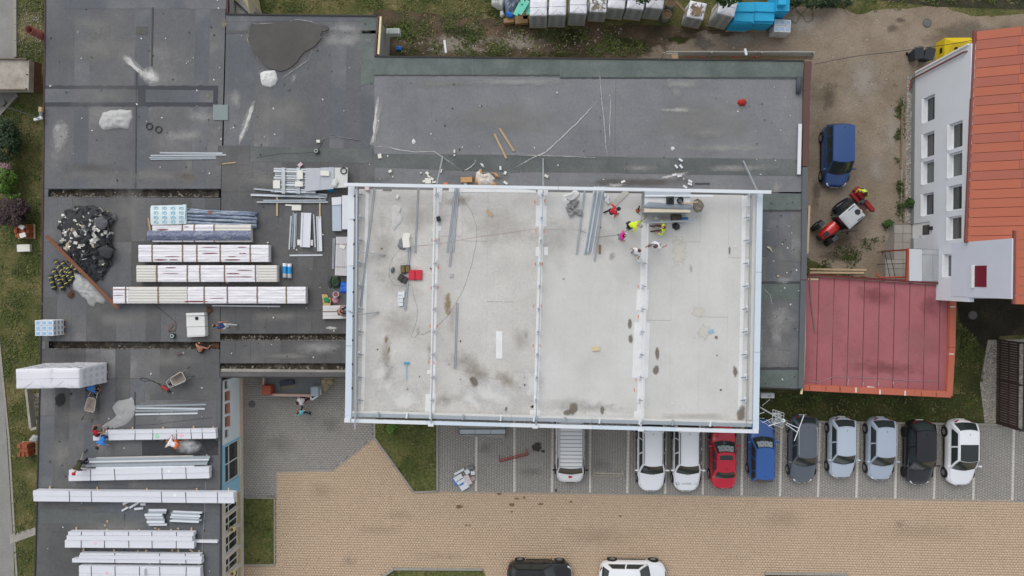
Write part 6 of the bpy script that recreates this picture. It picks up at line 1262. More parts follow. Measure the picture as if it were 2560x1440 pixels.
def wrapped(label, base_px, sx, sy, h, rz, z0, m=FILM, side=None, rows=6, cols=2, name='wrapped_pallet', cap=True, cat='pallet', torn=False, group=None):
 """a shrink-wrapped block stack on a pallet; the print on the film is a grid of grey lozenges, each its own patch"""
 c = at(*base_px, z0); t = thing(name, label, cat, (c.x, c.y, z0), rz, group)
 M = lambda x, y_, z: Vector((x, y_, z))
 for k in range(5): mb = MB(); mb.box(((k-2)*sx/4.6, 0, .13), (sx*.12, sy, .022)); part('deck_board', mb, TIM, t, world=False)
 for k in range(3): mb = MB(); mb.box((0, (k-1)*sy*.45, .06), (sx, .1, .11)); part('bearer', mb, TIM, t, world=False)
 mb = MB(); n = 10; rr = random.Random(int(base_px[0]))
 rows_ = []
 def ring(z, ins, wob):
  out = []
  for e in range(4):
   for i in range(n):
    u = i/n*2-1; x, y_ = ((u, -1), (1, u), (-u, 1), (-1, -u))[e]; x *= sx/2-ins; y_ *= sy/2-ins; w_ = wob*nz(x*3+base_px[0], y_*3, z*2); out.append(Vector((x+w_, y_+w_, z+(.03*nz(x*4, y_*4, base_px[0]) if z > h*.9 else 0))))
  return out
 rg = [ring(.14, 0, .02)]+[ring(.14+(h-.14)*k/5, .0+.012*k, .03) for k in range(1, 5)]+[ring(h-.03, .04, .025), ring(h, .10, .03), ring(h+.01, .3*min(sx, sy)/2+.1, .03)]
 N = 4*n; vs = [p for r_ in rg for p in r_]; fs = [(i*N+j, i*N+(j+1) % N, (i+1)*N+(j+1) % N, (i+1)*N+j) for i in range(len(rg)-1) for j in range(N)]+[tuple(range((len(rg)-1)*N, len(rg)*N))]
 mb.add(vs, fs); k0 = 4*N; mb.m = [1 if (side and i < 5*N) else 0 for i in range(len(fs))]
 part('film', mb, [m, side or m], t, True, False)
 for sgn in (-1, 1):
  for r_ in range(rows):
   for c_ in range(cols):
    z = .26+(h-.42)*(r_+.5)/rows; x = (c_+.5)/cols*sx*.92-sx*.46; mb = MB()
    mb.ball((x, sgn*(sy/2-.005), z), (sx/cols*.30, .014, (h-.4)/rows*.24), 0, 12, 4); part('print_mark', mb, mat('film_print_dark', H(140, 142, 140), .6, .1, 4) if side else PRINT, t, True, False)
    x = (c_+.5)/cols*sy*.92-sy*.46; mb = MB(); mb.ball((sgn*(sx/2-.005), x, z), (.014, sy/cols*.26, (h-.4)/rows*.30), 0, 12, 4); part('print_mark', mb, PRINT, t, True, False)
 for a, b in (((-sx*.3, -sy*.46), (0, -sy*.1)), ((sx*.3, -sy*.46), (0, -sy*.1)), ((-sx*.48, 0), (sx*.48, 0.03))):      # folds on the lid
  mb = MB(); mb.tube([(a[0], a[1], h+.005), ((a[0]+b[0])/2, (a[1]+b[1])/2, h+.022), (b[0], b[1], h+.012)], .018, 5); part('film_fold', mb, m, t, True, False)
 return t
# two tall packs at the left roof edge
wrapped('tall white wrapped pack overhanging the left edge of the dark roof', (163, 931), 2.35, 1.28, 2.75, .01, ZD, cols=3, rows=4); wrapped('tall white wrapped pack, the inner one of the pair by the left roof edge', (232, 930), 2.0, 1.28, 2.72, -.01, ZD, cols=3, rows=4)
# row of wrapped block pallets at the top edge
GW = mat('wrap_shaded_side', H(168, 170, 166), .45, .12, 2, bump=.2)  # shade of the pallets' upright faces put into the film colour
for k, (x, y_, rz, lab, h, torn) in enumerate([(1346, 50, -.02, 'leftmost wrapped block pallet beside the green boards', 2.2, 0), (1391, 48, -.03, 'second wrapped block pallet from the left at the top edge', 2.2, 0), (1441, 44, -.05, 'third wrapped block pallet, after a dark gap', 2.2, 0), (1490, 34, -.06, 'wrapped pallet with torn open film showing grey scraps', 1.7, 1), (1534, 28, -.10, 'wrapped block pallet left of the branch tips', 1.9, 0), (1580, 30, -.12, 'wrapped block pallet under the first branch tips', 1.9, 0), (1626, 28, -.12, 'wrapped block pallet beside the old barrel', 1.9, 0), (1728, 48, -.22, 'leaning wrapped pallet with a brown board showing through its torn top', 1.6, 1), (1795, 50, -.25, 'tall wrapped block pallet left of the blue stacks', 2.3, 0)]):
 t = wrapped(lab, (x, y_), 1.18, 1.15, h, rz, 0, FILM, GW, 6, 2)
 if torn:
  mb = MB(); rr = random.Random(k)
  for _ in range(40): q = MB(); mb.box((rr.uniform(-.4, .4), rr.uniform(-.4, .4), h+rr.uniform(.0, .08)), (rr.uniform(.1, .3), rr.uniform(.03, .1), .02), Matrix.Rotation(rr.uniform(0, 3), 4, 'Z') @ Matrix.Rotation(rr.uniform(-.5, .5), 4, 'X'))
  part('scraps', mb, mat('scrap', H(150, 140, 124), .8, .3, 4, island=.5), t, world=False, kind='stuff')
  if h < 1.7: mb = MB(); mb.box((0, -.1, h+.05), (.5, .5, .06), .1); part('board', mb, TIMD, t, world=False)
# blue insulation stacks
BLU = mat('blue_foam', H(40, 164, 208), .7, .12, 1.5, fine=.04, obj_var=.05); BLUS = mat('blue_foam_side', H(24, 112, 150), .8, .25, 3, stretch=(.6, .6, 6))
def foam_stack(label, base, sx, sy, h, rz, layers, tops):
 c = at(*base, 0); t = thing('foam_stack', label, 'foam boards', (c.x, c.y, 0), rz, None)
 for k in range(3): mb = MB(); mb.box((0, (k-1)*sy*.44, .06), (sx, .12, .11)); part('bearer', mb, TIM, t, world=False)
 for k in range(7): mb = MB(); mb.box(((k-3)*sx/6.6, 0, .13), (.1, sy, .03)); part('deck_board', mb, TIM, t, world=False)
 rr = random.Random(int(base[0])); lh = (h-.15)/layers
 for k in range(layers): mb = MB(); mb.box((rr.uniform(-.03, .03), rr.uniform(-.03, .03), .15+lh*(k+.5)), (sx*.98, sy*.98, lh*.94), rr.uniform(-.015, .015), bev=.012); part('board', mb, BLU, t, world=False)
 for (x, y_, a, b, hh) in tops: mb = MB(); mb.box((x, y_, h+hh/2), (a, b, hh*.97), rr.uniform(-.03, .03), bev=.012); part('board', mb, BLU, t, world=False)
foam_stack('blue foam board stack on a timber pallet, left of the taller blue stack', (1840, 56), 1.35, 1.35, 1.7, -.05, 14, [(0, .3, 1.25, .6, .2), (0, -.3, 1.25, .6, .1)])
foam_stack('blue foam board stack on a timber pallet, middle of the blue heap', (1889, 54), 1.35, 1.35, 1.5, -.05, 13, [(0, .3, 1.3, .6, .25), (.05, -.25, 1.3, .65, .15)])
foam_stack('narrow tall blue foam stack at the right end of the blue heap', (1930, 32), .9, 1.3, 2.0, -.03, 14, [(-.15, .1, .5, 1.0, .4)])
# small pallets of cartons
def cartons(label, base, nx, ny, nzl, s, z0, rz, cols, name='carton_pallet', film=True):
 c = at(*base, z0); t = thing(name, label, 'pallet', (c.x, c.y, z0), rz); sx, sy = nx*s[0], ny*s[1]
 for k in range(3): mb = MB(); mb.box((0, (k-1)*sy*.44, .06), (sx, .1, .11)); part('bearer', mb, TIM, t, world=False)
 for i in range(nx):
  for j in range(ny):
   for k in range(nzl):
    mb = MB(); mb.box(((i-(nx-1)/2)*s[0], (j-(ny-1)/2)*s[1], .13+s[2]*(k+.5)), (s[0]*.965, s[1]*.965, s[2]*.97), R.uniform(-.02, .02), bev=.015); o = part('carton', mb, cols[0], t, world=False)
    mb = MB(); mb.box(((i-(nx-1)/2)*s[0], (j-(ny-1)/2)*s[1], .13+s[2]*(k+1)), (s[0]*.62, s[1]*.6, .006)); part('printed_label', mb, cols[1], o, world=False)
    for sg in (-1, 1):
     mb = MB(); mb.box(((i-(nx-1)/2)*s[0]+sg*s[0]*.484, (j-(ny-1)/2)*s[1], .13+s[2]*(k+.5)), (.006, s[1]*.6, s[2]*.45)); part('printed_label', mb, cols[2], o, world=False)
 return t
CW = mat('white_carton', H(212, 216, 220), .7, .06, 3); CBL = mat('blue_print', H(142, 182, 214), .7, .2, 6); CGR = mat('grey_print', H(140, 146, 152), .7, .2, 6)
cartons('small pallet of white and blue cartons at the left roof edge', (141, 817), 3, 3, 3, (.40, .33, .33), ZD, .0, (CW, CBL, CGR)); cartons('small wrapped pallet of white and pale blue sacks below the blue foam', (1941, 80), 3, 2, 3, (.36, .42, .34), 0, -.06, (mat('sack_film', H(196, 200, 202), .4, .06), mat('blue_print2', H(148, 176, 206), .6, .15), CGR))
# ---- white sandwich-panel packs, corrugated, wrapped and strapped
WPAN = mat('white_panel', H(214, 216, 222), .45, .05, 1.2, spec=.45); WFILM = mat('panel_film', H(222, 220, 224), .4, .05, 2, bump=.25); STRAP = mat('dark_strap', H(58, 58, 62), .6); BSTRAP = mat('brown_strap', H(128, 108, 92), .7); WRED = mat('wine_sheet', H(120, 62, 70), .6, .15, 3); CREAM = mat('cream_sheet', H(206, 203, 196), .5, .05, 2)
def axis(x0, y0, x1, y1, z):
 a, b = at(x0, y0, z), at(x1, y1, z); d = (b-a).normalized(); n = Vector((-d.y, d.x, 0)); return a, b, d, n
def corr(label, x0, yc0, x1, yc1, wpx, h, straps, bare, tears, seed, bearers=True):
 z1 = ZD+h; a, b, d, n = axis(x0, yc0, x1, yc1, z1); L = (b-a).length; W = wpx/S(z1); m_ = (a+b)/2
 t = thing('panel_pack', label, 'panel pack', (m_.x, m_.y, ZD)); nu = max(24, int(L*9)); nv = 37
 def top(u, v, wr):
  p = a+d*(u*L)+n*((v-.5)*W); rib = .022*max(-.3, cos(v*2*pi*6))
  e = min(1, min(v, 1-v)*14); wv = nz(u*L*1.3+seed, v*5, seed)*.03+nz(u*L*4, v*12, seed+3)*.012 if wr else 0
  return Vector((p.x, p.y, z1+(rib*(.45 if wr else 1)+wv)*e-.03*(1-e)))
 segs = sorted(bare); cur = 0; pieces = []
 for s0, s1 in segs: pieces += [(cur, s0, 1), (s0, s1, 0)]; cur = s1
 pieces.append((cur, 1, 1))
 for s0, s1, wr in pieces:
  if s1-s0 < .004: continue
  k = max(3, int(nu*(s1-s0))); g_ = [[top(s0+(s1-s0)*i/k+(.004 if wr else -.0), v/(nv-1), wr)+(Vector((0, 0, .012)) if wr else Vector((0, 0, 0)))+n*(.012*nz(i*.8, seed)*(1 if wr and v in (0, nv-1) else 0)) for v in range(nv)] for i in range(k+1)]
  mb = MB(); mb.grid(g_)
  for edge, sg in ((0, 1), (nv-1, -1)): mb.grid([[r_[edge], Vector((r_[edge].x, r_[edge].y, ZD+.1))] for r_ in g_])
  for r_ in (g_[0], g_[-1]): mb.grid([[p, Vector((p.x, p.y, ZD+.1))] for p in r_])
  part('film_wrap' if wr else 'bare_sheets', mb, WFILM if wr else CREAM, t, True)
 for f in straps:
  mb = MB(); pts = [top(f, v/18, 1)+Vector((0, 0, .03)) for v in range(19)]; e0, e1 = pts[0]-n*.012, pts[-1]+n*.012; pts = [Vector((e0.x, e0.y, ZD+.1))]+[e0]+pts+[e1]+[Vector((e1.x, e1.y, ZD+.1))]
  hw_ = d*.045; mb.grid([[p-hw_, p+hw_] for p in pts]); part('strap', mb, BSTRAP, t)
 for (u, v, lu, lv) in tears:
  mb = MB(); k = 12; rows = []
  for i in range(k+1):
   uu = u+lu*(i/k-.5); hw_ = lv*sqrt(max(0.001, 1-(2*i/k-1)**2))*.5; rows.append([top(uu, v-hw_, 1)+Vector((0, 0, .02)), top(uu, v+hw_, 1)+Vector((0, 0, .02))])
  mb.grid(rows); part('film_tear', mb, WRED, t)
 if bearers:
  for f in (.08, .37, .63, .92): p = a+d*(f*L); mb = MB(); mb.beam((p.x-n.x*W*.52, p.y-n.y*W*.52, ZD+.05), (p.x+n.x*W*.52, p.y+n.y*W*.52, ZD+.05), .1, .1); part('bearer', mb, TIM, t)
 return t
rt = random.Random(4)
def tears(n, us): return [(u+rt.uniform(-.01, .01), rt.choice((.12, .3, .5, .7, .86)), rt.uniform(.05, .14), rt.uniform(.04, .09)) for u in us for _ in range(n)]
corr('wrapped white panel pack with wine-red slits, topmost of the three long ones', 345, 633.5, 670, 633.5, 43, .55, [.11, .345, .455, .635, .865], [], tears(2, (.18, .27, .72, .80, .56)), 1)
corr('wrapped white panel pack with cream sheets showing at both ends', 341, 684, 692, 684, 42, .55, [.145, .365, .455, .63, .85], [(0, .15), (.86, 1)], tears(2, (.25, .70, .78)), 2)
corr('longest wrapped white panel pack, lowest of the three long ones', 281, 738, 762, 738, 42, .55, [.07, .24, .48, .60, .755, .905], [(.08, .39)], tears(1, (.03, .05, .55, .44)), 3)
corr('short white panel pack under the dark marbled roll', 380, 583, 627, 583, 44, .45, [.31, .43, .63], [(.64, 1)], tears(2, (.1, .18, .36)), 4)
# ---- straight panel stacks with dark straps
def stack(label, x0, y0, x1, y1, wpx, h, lanes, straps, tint=WPAN, over=None, z0=ZD, name='panel_stack', marks=()):
 z1 = z0+h; a, b, d, n = axis(x0, y0, x1, y1, z1); L = (b-a).length; W = wpx/S(z1); m_ = (a+b)/2; t = thing(name, label, 'panel stack', (m_.x, m_.y, z0)); v0 = 0
 nl = max(1, int(h/.16))
 for (f, s0, s1, dz) in lanes:        # fraction of width, start, end along, extra height
  for l in range(nl):
   zz = z0+.1+(h-.1)*(l+.5)/nl; jj = R.uniform(-.008, .008); p = a+d*(L*(s0+jj*.4))+n*((v0+f/2-.5)*W); q = a+d*(L*(s1+jj*.3))+n*((v0+f/2-.5)*W); mb = MB(); mb.beam((p.x, p.y, zz+dz), (q.x, q.y, zz+dz), f*W-.012, (h-.1)/nl-.006); part('panel', mb, tint, t)
   if l == nl-1:
    for e in (-.35, .35): pe, qe = p+n*(e*f*W), q+n*(e*f*W); mb = MB(); mb.beam((pe.x, pe.y, zz+dz+(h-.1)/nl/2), (qe.x, qe.y, zz+dz+(h-.1)/nl/2), .03, .012); part('panel_rib', mb, tint, t)
  v0 += f
 for f in straps:
  p = a+d*(f*L); mb = MB(); k = R.uniform(-.05, .05); mb.beam(p-n*(W/2+.01)+Vector((0, 0, .012)), p+n*(W/2+.01)+d*k+Vector((0, 0, .012)), .035, .012)
  mb.beam((p.x-n.x*(W/2+.006), p.y-n.y*(W/2+.006), z0+.05), p-n*(W/2+.006), .035, .01, up=n); part('strap', mb, STRAP, t)
 for f in (.06, .3, .55, .8, .96): p = a+d*(f*L); k = R.uniform(.0, .16); mb = MB(); mb.beam((p.x-n.x*(W*.5+.02), p.y-n.y*(W*.5+.02), z0+.05), (p.x+n.x*(W*.5+k), p.y+n.y*(W*.5+k), z0+.05), .09, .1); part('bearer', mb, PALE_T, t)
 for (f, v, r_, m) in marks:
  p = a+d*(f*L)+n*((v-.5)*W); mb = MB(); mb.lathe((p.x, p.y, z1+.004), [(r_, 0), (r_*.8, .006), (0, .007)], 12); part('spray_mark', mb, m, t)
 return t
GRNM = mat('green_spray', H(160, 214, 182), .8); PNKM = mat('pink_spray', H(228, 190, 200), .8)
stack('white panel stack with a green spray mark, worked on by two kneeling men', 233, 1089, 540, 1084, 26, .4, [(.62, 0, 1, 0), (.38, .1, 1, .02)], [.12, .34, .485, .68, .80, .89], marks=[(.52, .36, .16, GRNM), (.72, .4, .13, PNKM)])
stack('white panel stack below the galvanised channels', 170, 1189, 522, 1182, 29, .5, [(.5, 0, 1, 0), (.5, .005, 1, 0)], [.16, .335, .67, .84], marks=[(.72, .7, .1, mat('white_spray', H(232, 232, 232), .8))])
stack('very long white panel stack reaching over both roof edges', 82, 1240, 584, 1245, 28, .55, [(.5, 0, 1, 0), (.5, .002, 1, 0)], [.185, .295, .645, .765, .92], marks=[(.71, .7, .1, MATS['white_spray'])])
stack('double-width white panel stack with dark straps near the bottom edge', 161, 1349, 484, 1351, 42, .5, [(.46, 0, 1, 0), (.3, .02, .99, .03), (.22, .03, 1, 0)], [.13, .31, .5, .68, .865], marks=[(.24, .3, .09, PNKM)])
stack('narrow white panel stack, second from the bottom edge', 181, 1394, 504, 1397, 26, .42, [(.4, 0, 1, 0), (.35, .05, 1, .03), (.22, .06, .99, 0)], [.33, .68, .88])
stack('lowest white panel stack, cut by the bottom edge', 198, 1434, 501, 1438, 40, .5, [(.5, .0, 1, 0), (.5, 0, 1, 0)], [.10, .3, .5, .67, .88], marks=[(.23, .55, .12, PNKM)])
mb = MB(); mb.beam(at(486, 1352, ZD+.12), at(545, 1353, ZD+.12), .15, .2); solo('panel_offcut', mb, WPAN, 'white bar sticking out at the end of the double-width stack', 'panel')
t = thing('galvanised_channels', 'pile of long galvanised channels above a white panel stack', 'steel profiles', at(370, 1157, ZD))
for k, (x0, y0, x1, y1, wd, m) in enumerate([(240, 1146, 483, 1141, 4, CREAM), (221, 1149, 525, 1143, 6, GAL), (218, 1155, 522, 1149, 4, WST), (218, 1160, 520, 1155, 6, GALD), (215, 1165, 518, 1159, 6, GAL), (240, 1170, 486, 1166, 3.5, WST)]):
 mb = MB(); z = ZD+.22+.03*(k % 3); a, b = at(x0, y0, z), at(x1, y1, z); wd_ = wd/S(z); mb.beam(a, b, wd_, .03); n_ = (b-a).normalized().cross(Vector((0, 0, 1)))
 for s_ in (-1, 1): mb.beam(a+n_*s_*wd_*.48-Vector((0, 0, .05)), b+n_*s_*wd_*.48-Vector((0, 0, .05)), .012, .12)
 part('channel', mb, m, t)
# ---- loose steel profiles: every one lies free
def profile(label, x0, y0, x1, y1, wpx, z, m=None, h=.06, group=None, name='steel_profile', lift=0, cat='steel profile', z1=None):
 m = m or GAL; a, b = at(x0, y0, z+h/2+lift), at(x1, y1, (z1 if z1 is not None else z)+h/2+lift); mb = MB(); wd = wpx/S(z); n_ = (b-a).normalized().cross(Vector((0, 0, 1))).normalized()
 mb.beam(a-Vector((0, 0, h*.35)), b-Vector((0, 0, h*.35)), wd, h*.3)
 for s_ in (-1, 1): mb.beam(a+n_*s_*wd*.42, b+n_*s_*wd*.42, wd*.16, h)
 return solo(name, mb, m, label, cat, group)
g1 = 'loose steel bars by the left roof slot'
for x0, y0, x1, y1 in [(400, 382, 556, 383), (377, 389, 565, 387), (373, 394, 540, 392), (376, 398, 540, 396)]: profile({382: 'top', 389: 'second', 394: 'third', 398: 'lowest'}[y0]+' steel bar of the little sheaf above the left roof slot', x0, y0, x1, y1, 3.2, ZD, WST if y0 < 390 else GAL, group=g1)
for x0, y0, x1, y1, m in [(340, 1015, 515, 1011, GAL), (341, 1020, 512, 1022, WST), (338, 1027, 495, 1026, GAL), (338, 1036, 494, 1033, WST)]: profile('galvanised bar in the sheaf beside the grey plastic sheet', x0, y0, x1, y1, 4, ZD, m, group='bars beside the plastic sheet')
for x0, y0, x1, y1, wd, lab in [(635, 472, 818, 487, 4, 'upper slanting galvanised bar below the strapped profile pack'), (677, 478, 818, 492, 3.5, 'blue-flecked galvanised bar crossing below the profile pack'), (627, 487, 817, 493, 5, 'thick white bar lying on two timber bearers'), (658, 501, 815, 500, 3.2, 'upper of the two thin bars on the timber bearers'), (642, 505, 820, 505, 4, 'lower of the two thin bars on the timber bearers')]: profile(lab, x0, y0, x1, y1, wd, ZD+.08, WST if wd == 5 else GAL)
for x, y0, y1, lab in [(693, 492, 540, 'left timber bearer under the loose white bars'), (800, 492, 546, 'right timber bearer under the loose white bars')]: mb = MB(); mb.beam(at(x, y0, ZD+.04), at(x, y1, ZD+.04), .1, .08); solo('timber_bearer', mb, PALE_T, lab, 'timber')
for x0, y0, x1, y1, wd, m in [(728, 540, 723, 624, 3.2, WST), (734, 530, 729, 617, 3, GAL), (738, 534, 735, 623, 3, WST), (742, 532, 739, 618, 2.6, GAL)]: profile('slim upright white strip in the group of four beside the wide white panel', x0, y0, x1, y1, wd, ZD, m, group='slim strips beside the wide panel')
profile('slim white strip right of the wide white panel', 784, 536, 788, 618, 3.2, ZD, WST); profile('white bar lying crosswise below the wide white panel', 724, 638.5, 806, 637.5, 4, ZD, WST)
profile('wide white cover panel lying on two foam blocks', 766, 532, 763, 618, 25, ZD+.12, WPAN, .08, cat='panel', name='roofing_sheet'); profile('white boxed trim panel right of the wide cover panel', 797, 541, 800, 628, 12, ZD+.02, WPAN, .1, cat='panel', name='trim_panel')
profile('long bar under the longest wrapped pack', 530, 764, 700, 766, 3.2, ZD, WST)
# on the hall roof
for x0, y0, x1, y1, wd, lab in [(936, 471, 901, 766, 4.2, 'long white tube slanting along the left side of the hall roof'), (1045, 470, 1038, 632, 3.2, 'single thin tube left of the first rib on the hall roof'), (1024, 616, 1013, 775, 5, 'channel running under the tool cases on the hall roof'), (1143, 757, 1137, 921, 4.6, 'lone upright channel in the middle left of the hall roof'), (1462, 474, 1441, 636, 4, 'single channel left of the big sheaf on the hall roof'), (1612, 640-83, 1735, 551, 3.6, 'channel held level in front of the vent house')]: profile(lab, x0, y0, x1, y1, wd, ZH, GAL, .08, lift=.95 if 'held' in lab else 0)
for x0, y0, x1, y1 in [(1139, 469, 1118, 631), (1143, 469, 1124, 667), (1146, 469, 1132, 630)]: profile('long channel in the sheaf of three right of the first rib', x0, y0, x1, y1, 4, ZH, GAL, .08, group='sheaf of three channels')
ORD = ['leftmost', 'second from left', 'third from left', 'fourth from left', 'fifth from left', 'sixth from left', 'second from right', 'rightmost']
for k in range(8): profile('%s channel of the big sheaf beside the man in red' % ORD[k], 1486+k*3.6, 466, 1459+k*3.4+(3 if k == 7 else 0), 634+[2, 0, 3, -4, 2, -6, 1, 18][k], 3.2, ZH+(.05 if k % 2 else 0), GAL if k % 3 else WST, .07, group='big sheaf of channels')
def plank(label, x0, y0, x1, y1, wpx, z, m, h=.05, cat='plank', name='plank', lift=0):
 mb = MB(); a, b = at(x0, y0, z+h/2+lift), at(x1, y1, z+h/2+lift); mb.beam(a, b, wpx/S(z), h); return solo(name, mb, m, label, cat)
plank('left of two short timber battens on the pale felt', 1236, 335, 1266, 396, 5, ZD, TIM, .06); plank('right of two short timber battens on the pale felt', 1249, 321, 1285, 378, 5, ZD, TIM, .06); plank('short brown plank alone on the hall roof', 1217, 525, 1230, 541, 7, ZH, TIM, .05)
plank('grey weathered board lying aslant near the man in red', 1568, 478, 1533, 511, 14, ZH, mat('grey_board', H(184, 180, 172), .85, .1, 3), .05); plank('tiny sliver of wood left of the last rib', 1500, 612, 1499, 635, 6, ZH, TIMD, .03); RST = mat('rusty_timber', H(120, 80, 58), .85, .2, 4); plank('long rust-brown board across the torn felt heap', 116, 590, 294, 770, 9, ZD, RST, .05, lift=.42)
plank('L-shaped timber offcut near the left bar sheaf', 556, 410, 590, 406, 3, ZD, TIM); plank('upright timber batten left of the printed board', 371, 545, 376, 577, 4, ZD, TIM); plank('white trim strip along the right parapet of the pale felt roof', 2000, 310, 1997, 436, 8, ZD+.14, WPAN, .08); plank('grey plank edge on top of the wall above the tractor', 2023, 514, 2018, 634, 5, ZD-.2, PALE_T, .08)
for k, (x0, y0, x1, y1, lab) in enumerate([(2024, 673, 2166, 675, 'upper pale plank lying in the weeds beside the red annex'), (2024, 681, 2160, 682, 'lower pale plank lying in the weeds beside the red annex'), (2020, 698, 2046, 698, 'short board lying at the corner of the red annex roof'), (2256, 265, 2252, 420, 'long pale plank lying on the ground beside the gravel bed')]): plank(lab, x0, y0, x1, y1, 5, .03 if k != 2 else ZA, PALE_T if k != 3 else TIMD, .06)
plank('slanting timber pole leaning at the torn pallet', 1690, 4, 1722, 40, 6, 1.2, TIMD, .1)
# ================================================================== SHEETS, BAGS, HEAPS
SHT = mat('grey_white_sheet', H(178, 178, 176), .55, .08, 2, bump=.2); SHW = mat('white_sack', H(206, 206, 204), .7, .07, 3, bump=.2); PLG = mat('grey_plastic', H(164, 165, 163), .4, .1, 2, bump=.25)
def sheet_thing(name, label, cat, poly, z, h, m, seed, **k): return solo(name, crumple(poly, z, h, seed, **k), m, label, cat, smooth=True)
sheet_thing('tarpaulin', 'crumpled grey-white sheet lying alone on the upper left roof', 'sheet', [(250, 295), (254, 284), (275, 276), (300, 274), (328, 276), (333, 292), (328, 305), (320, 323), (300, 320), (285, 320), (268, 325), (258, 326), (248, 312)], ZD, .35, SHT, 3)
sheet_thing('sack', 'folded white sack at the tip of the rain pool', 'sack', [(651, 183), (660, 178), (688, 175), (692, 186), (694, 200), (688, 214), (676, 218), (655, 214), (651, 200)], ZD, .3, SHW, 5)
sheet_thing('plastic_sheet', 'crumpled translucent plastic sheet beside the long rusty board', 'sheet', [(186, 684), (204, 686), (214, 698), (228, 702), (236, 714), (246, 728), (264, 748), (262, 760), (240, 756), (236, 766), (222, 764), (218, 750), (206, 744), (196, 730), (182, 722), (180, 706)], ZD, .4, PLG, 7, freq=3)
sheet_thing('plastic_sheet', 'grey plastic sheet trailing from the galvanised bars to the panel stack', 'sheet', [(280, 1018), (292, 1004), (328, 994), (338, 1006), (340, 1022), (336, 1038), (322, 1058), (300, 1070), (276, 1076), (254, 1070), (256, 1064), (276, 1052), (292, 1038), (286, 1028)], ZD, .22, PLG, 9, freq=2.6)
sheet_thing('plastic_sheet', 'pale plastic sheet lying on the left part of the hall roof', 'sheet', [(980, 514), (992, 512), (1004, 520), (1000, 530), (1008, 545), (1000, 562), (994, 566), (986, 576), (980, 566), (978, 540)], ZH, .10, mat('pale_plastic', H(192, 191, 188), .45, .06), 11)
sheet_thing('rubble_bag', 'open white bag with grey rubble on the hall roof', 'bag', [(1408, 488), (1424, 484), (1438, 474), (1452, 484), (1440, 500), (1424, 505), (1416, 522), (1408, 510)], ZH, .35, SHW, 13)
t = thing('rubble_pile', 'small pile of grey rubble lumps spilling from the white bag', 'rubble', at(1437, 517, ZH)); rr = random.Random(5)
for k in range(16): p = at(1437+rr.uniform(-15, 15), 518+rr.uniform(-16, 18), ZH+.1); mb = MB(); mb.ball((p.x, p.y, ZH+.1+rr.uniform(0, .1)), (rr.uniform(.12, .24), rr.uniform(.1, .16), .11), 0, 7, 5, Matrix.Rotation(rr.uniform(0, 3), 4, 'Z')); part('lump', mb, mat('grey_lump', H(138, 137, 138), .9, .2, 4, obj_var=.12), t)
sheet_thing('bin_bag', 'black plastic sack beside the seated worker', 'bag', [(1680, 560), (1690, 556), (1700, 562), (1700, 572), (1690, 576), (1681, 570)], ZH, .45, mat('black_bag', H(34, 34, 38), .3, .2, 6), 15)
sheet_thing('bag', 'small red and brown bag alone on the pale felt roof', 'bag', [(1843, 258), (1846, 250), (1860, 247), (1866, 254), (1862, 264), (1848, 266)], ZD, .4, mat('red_bag', H(168, 40, 32), .6, .25, 6), 17)
sheet_thing('rag', 'blue cloth bag dropped at the right end of the profile pack', 'bag', [(818, 470), (824, 464), (836, 466), (838, 476), (828, 481), (819, 478)], ZD, .5, mat('blue_cloth', H(28, 122, 168), .8, .2, 6), 19)
sheet_thing('rag', 'white and pink rag lying over the grey boards', 'rag', [(828, 462), (832, 450), (840, 446), (846, 456), (840, 468), (832, 468)], ZD+.62, .12, SHW, 21)
sheet_thing('backpack', 'dark green rucksack beside the left edge of the hall', 'bag', [(829, 694), (848, 692), (853, 704), (850, 718), (834, 722), (829, 710)], ZD, .4, mat('green_cloth', H(46, 66, 48), .85, .2, 6), 23)
sheet_thing('backpack', 'dark grey bag left of the green rucksack', 'bag', [(820, 692), (830, 690), (830, 720), (824, 720), (819, 706)], ZD, .3, mat('dark_cloth', H(66, 70, 72), .85, .2, 6), 24)
sheet_thing('bag', 'bright blue bag beside the left edge of the hall', 'bag', [(852, 705), (872, 705), (872, 732), (850, 732)], ZD, .35, mat('bright_blue_bag', H(42, 104, 206), .6, .12, 5), 25)
sheet_thing('rag', 'green rag stuffed into the open cardboard box', 'rag', [(808, 746), (816, 742), (826, 748), (824, 758), (812, 756)], ZD+.25, .12, mat('green_rag', H(30, 128, 74), .8, .2, 8), 26)
sheet_thing('rag', 'pink and white tangle of straps beside the bucket', 'rag', [(829, 746), (836, 742), (848, 748), (846, 758), (836, 760), (828, 754)], ZD, .2, mat('pink_tangle', H(176, 128, 140), .8, .4, 14), 27)
sheet_thing('dust_sheet', 'grey hood draped over equipment on the hall roof', 'sheet', [(997, 600), (1003, 594), (1014, 598), (1018, 612), (1012, 624), (1000, 624), (994, 616)], ZH, .4, mat('grey_cloth', H(120, 124, 128), .8, .12, 5), 28)
t = thing('mop', 'round grey mop with a pale wooden handle leaning on the vent house', 'mop', at(1745, 515, ZH)); part('mop_head', crumple([(1734, 502), (1744, 496), (1755, 502), (1760, 515), (1754, 528), (1742, 532), (1732, 524)], ZH+.8, .3, 29, freq=6), mat('mop', H(128, 122, 110), .9, .5, 14), t, True)
mb = MB(); mb.tube([at(1703, 508, ZH+1.3), at(1745, 505, ZH+1.2)], .035, 6); part('handle', mb, PALE_T, t)
sheet_thing('paper_heap', 'heap of crumpled brown and white wrapping paper above the hall', 'paper heap', [(1190, 432), (1200, 424), (1206, 436), (1222, 432), (1232, 440), (1240, 446), (1234, 456), (1242, 466), (1198, 466), (1188, 456)], ZD, .4, mat('wrap_paper', H(206, 198, 190), .8, .12, 4), 30, freq=3)
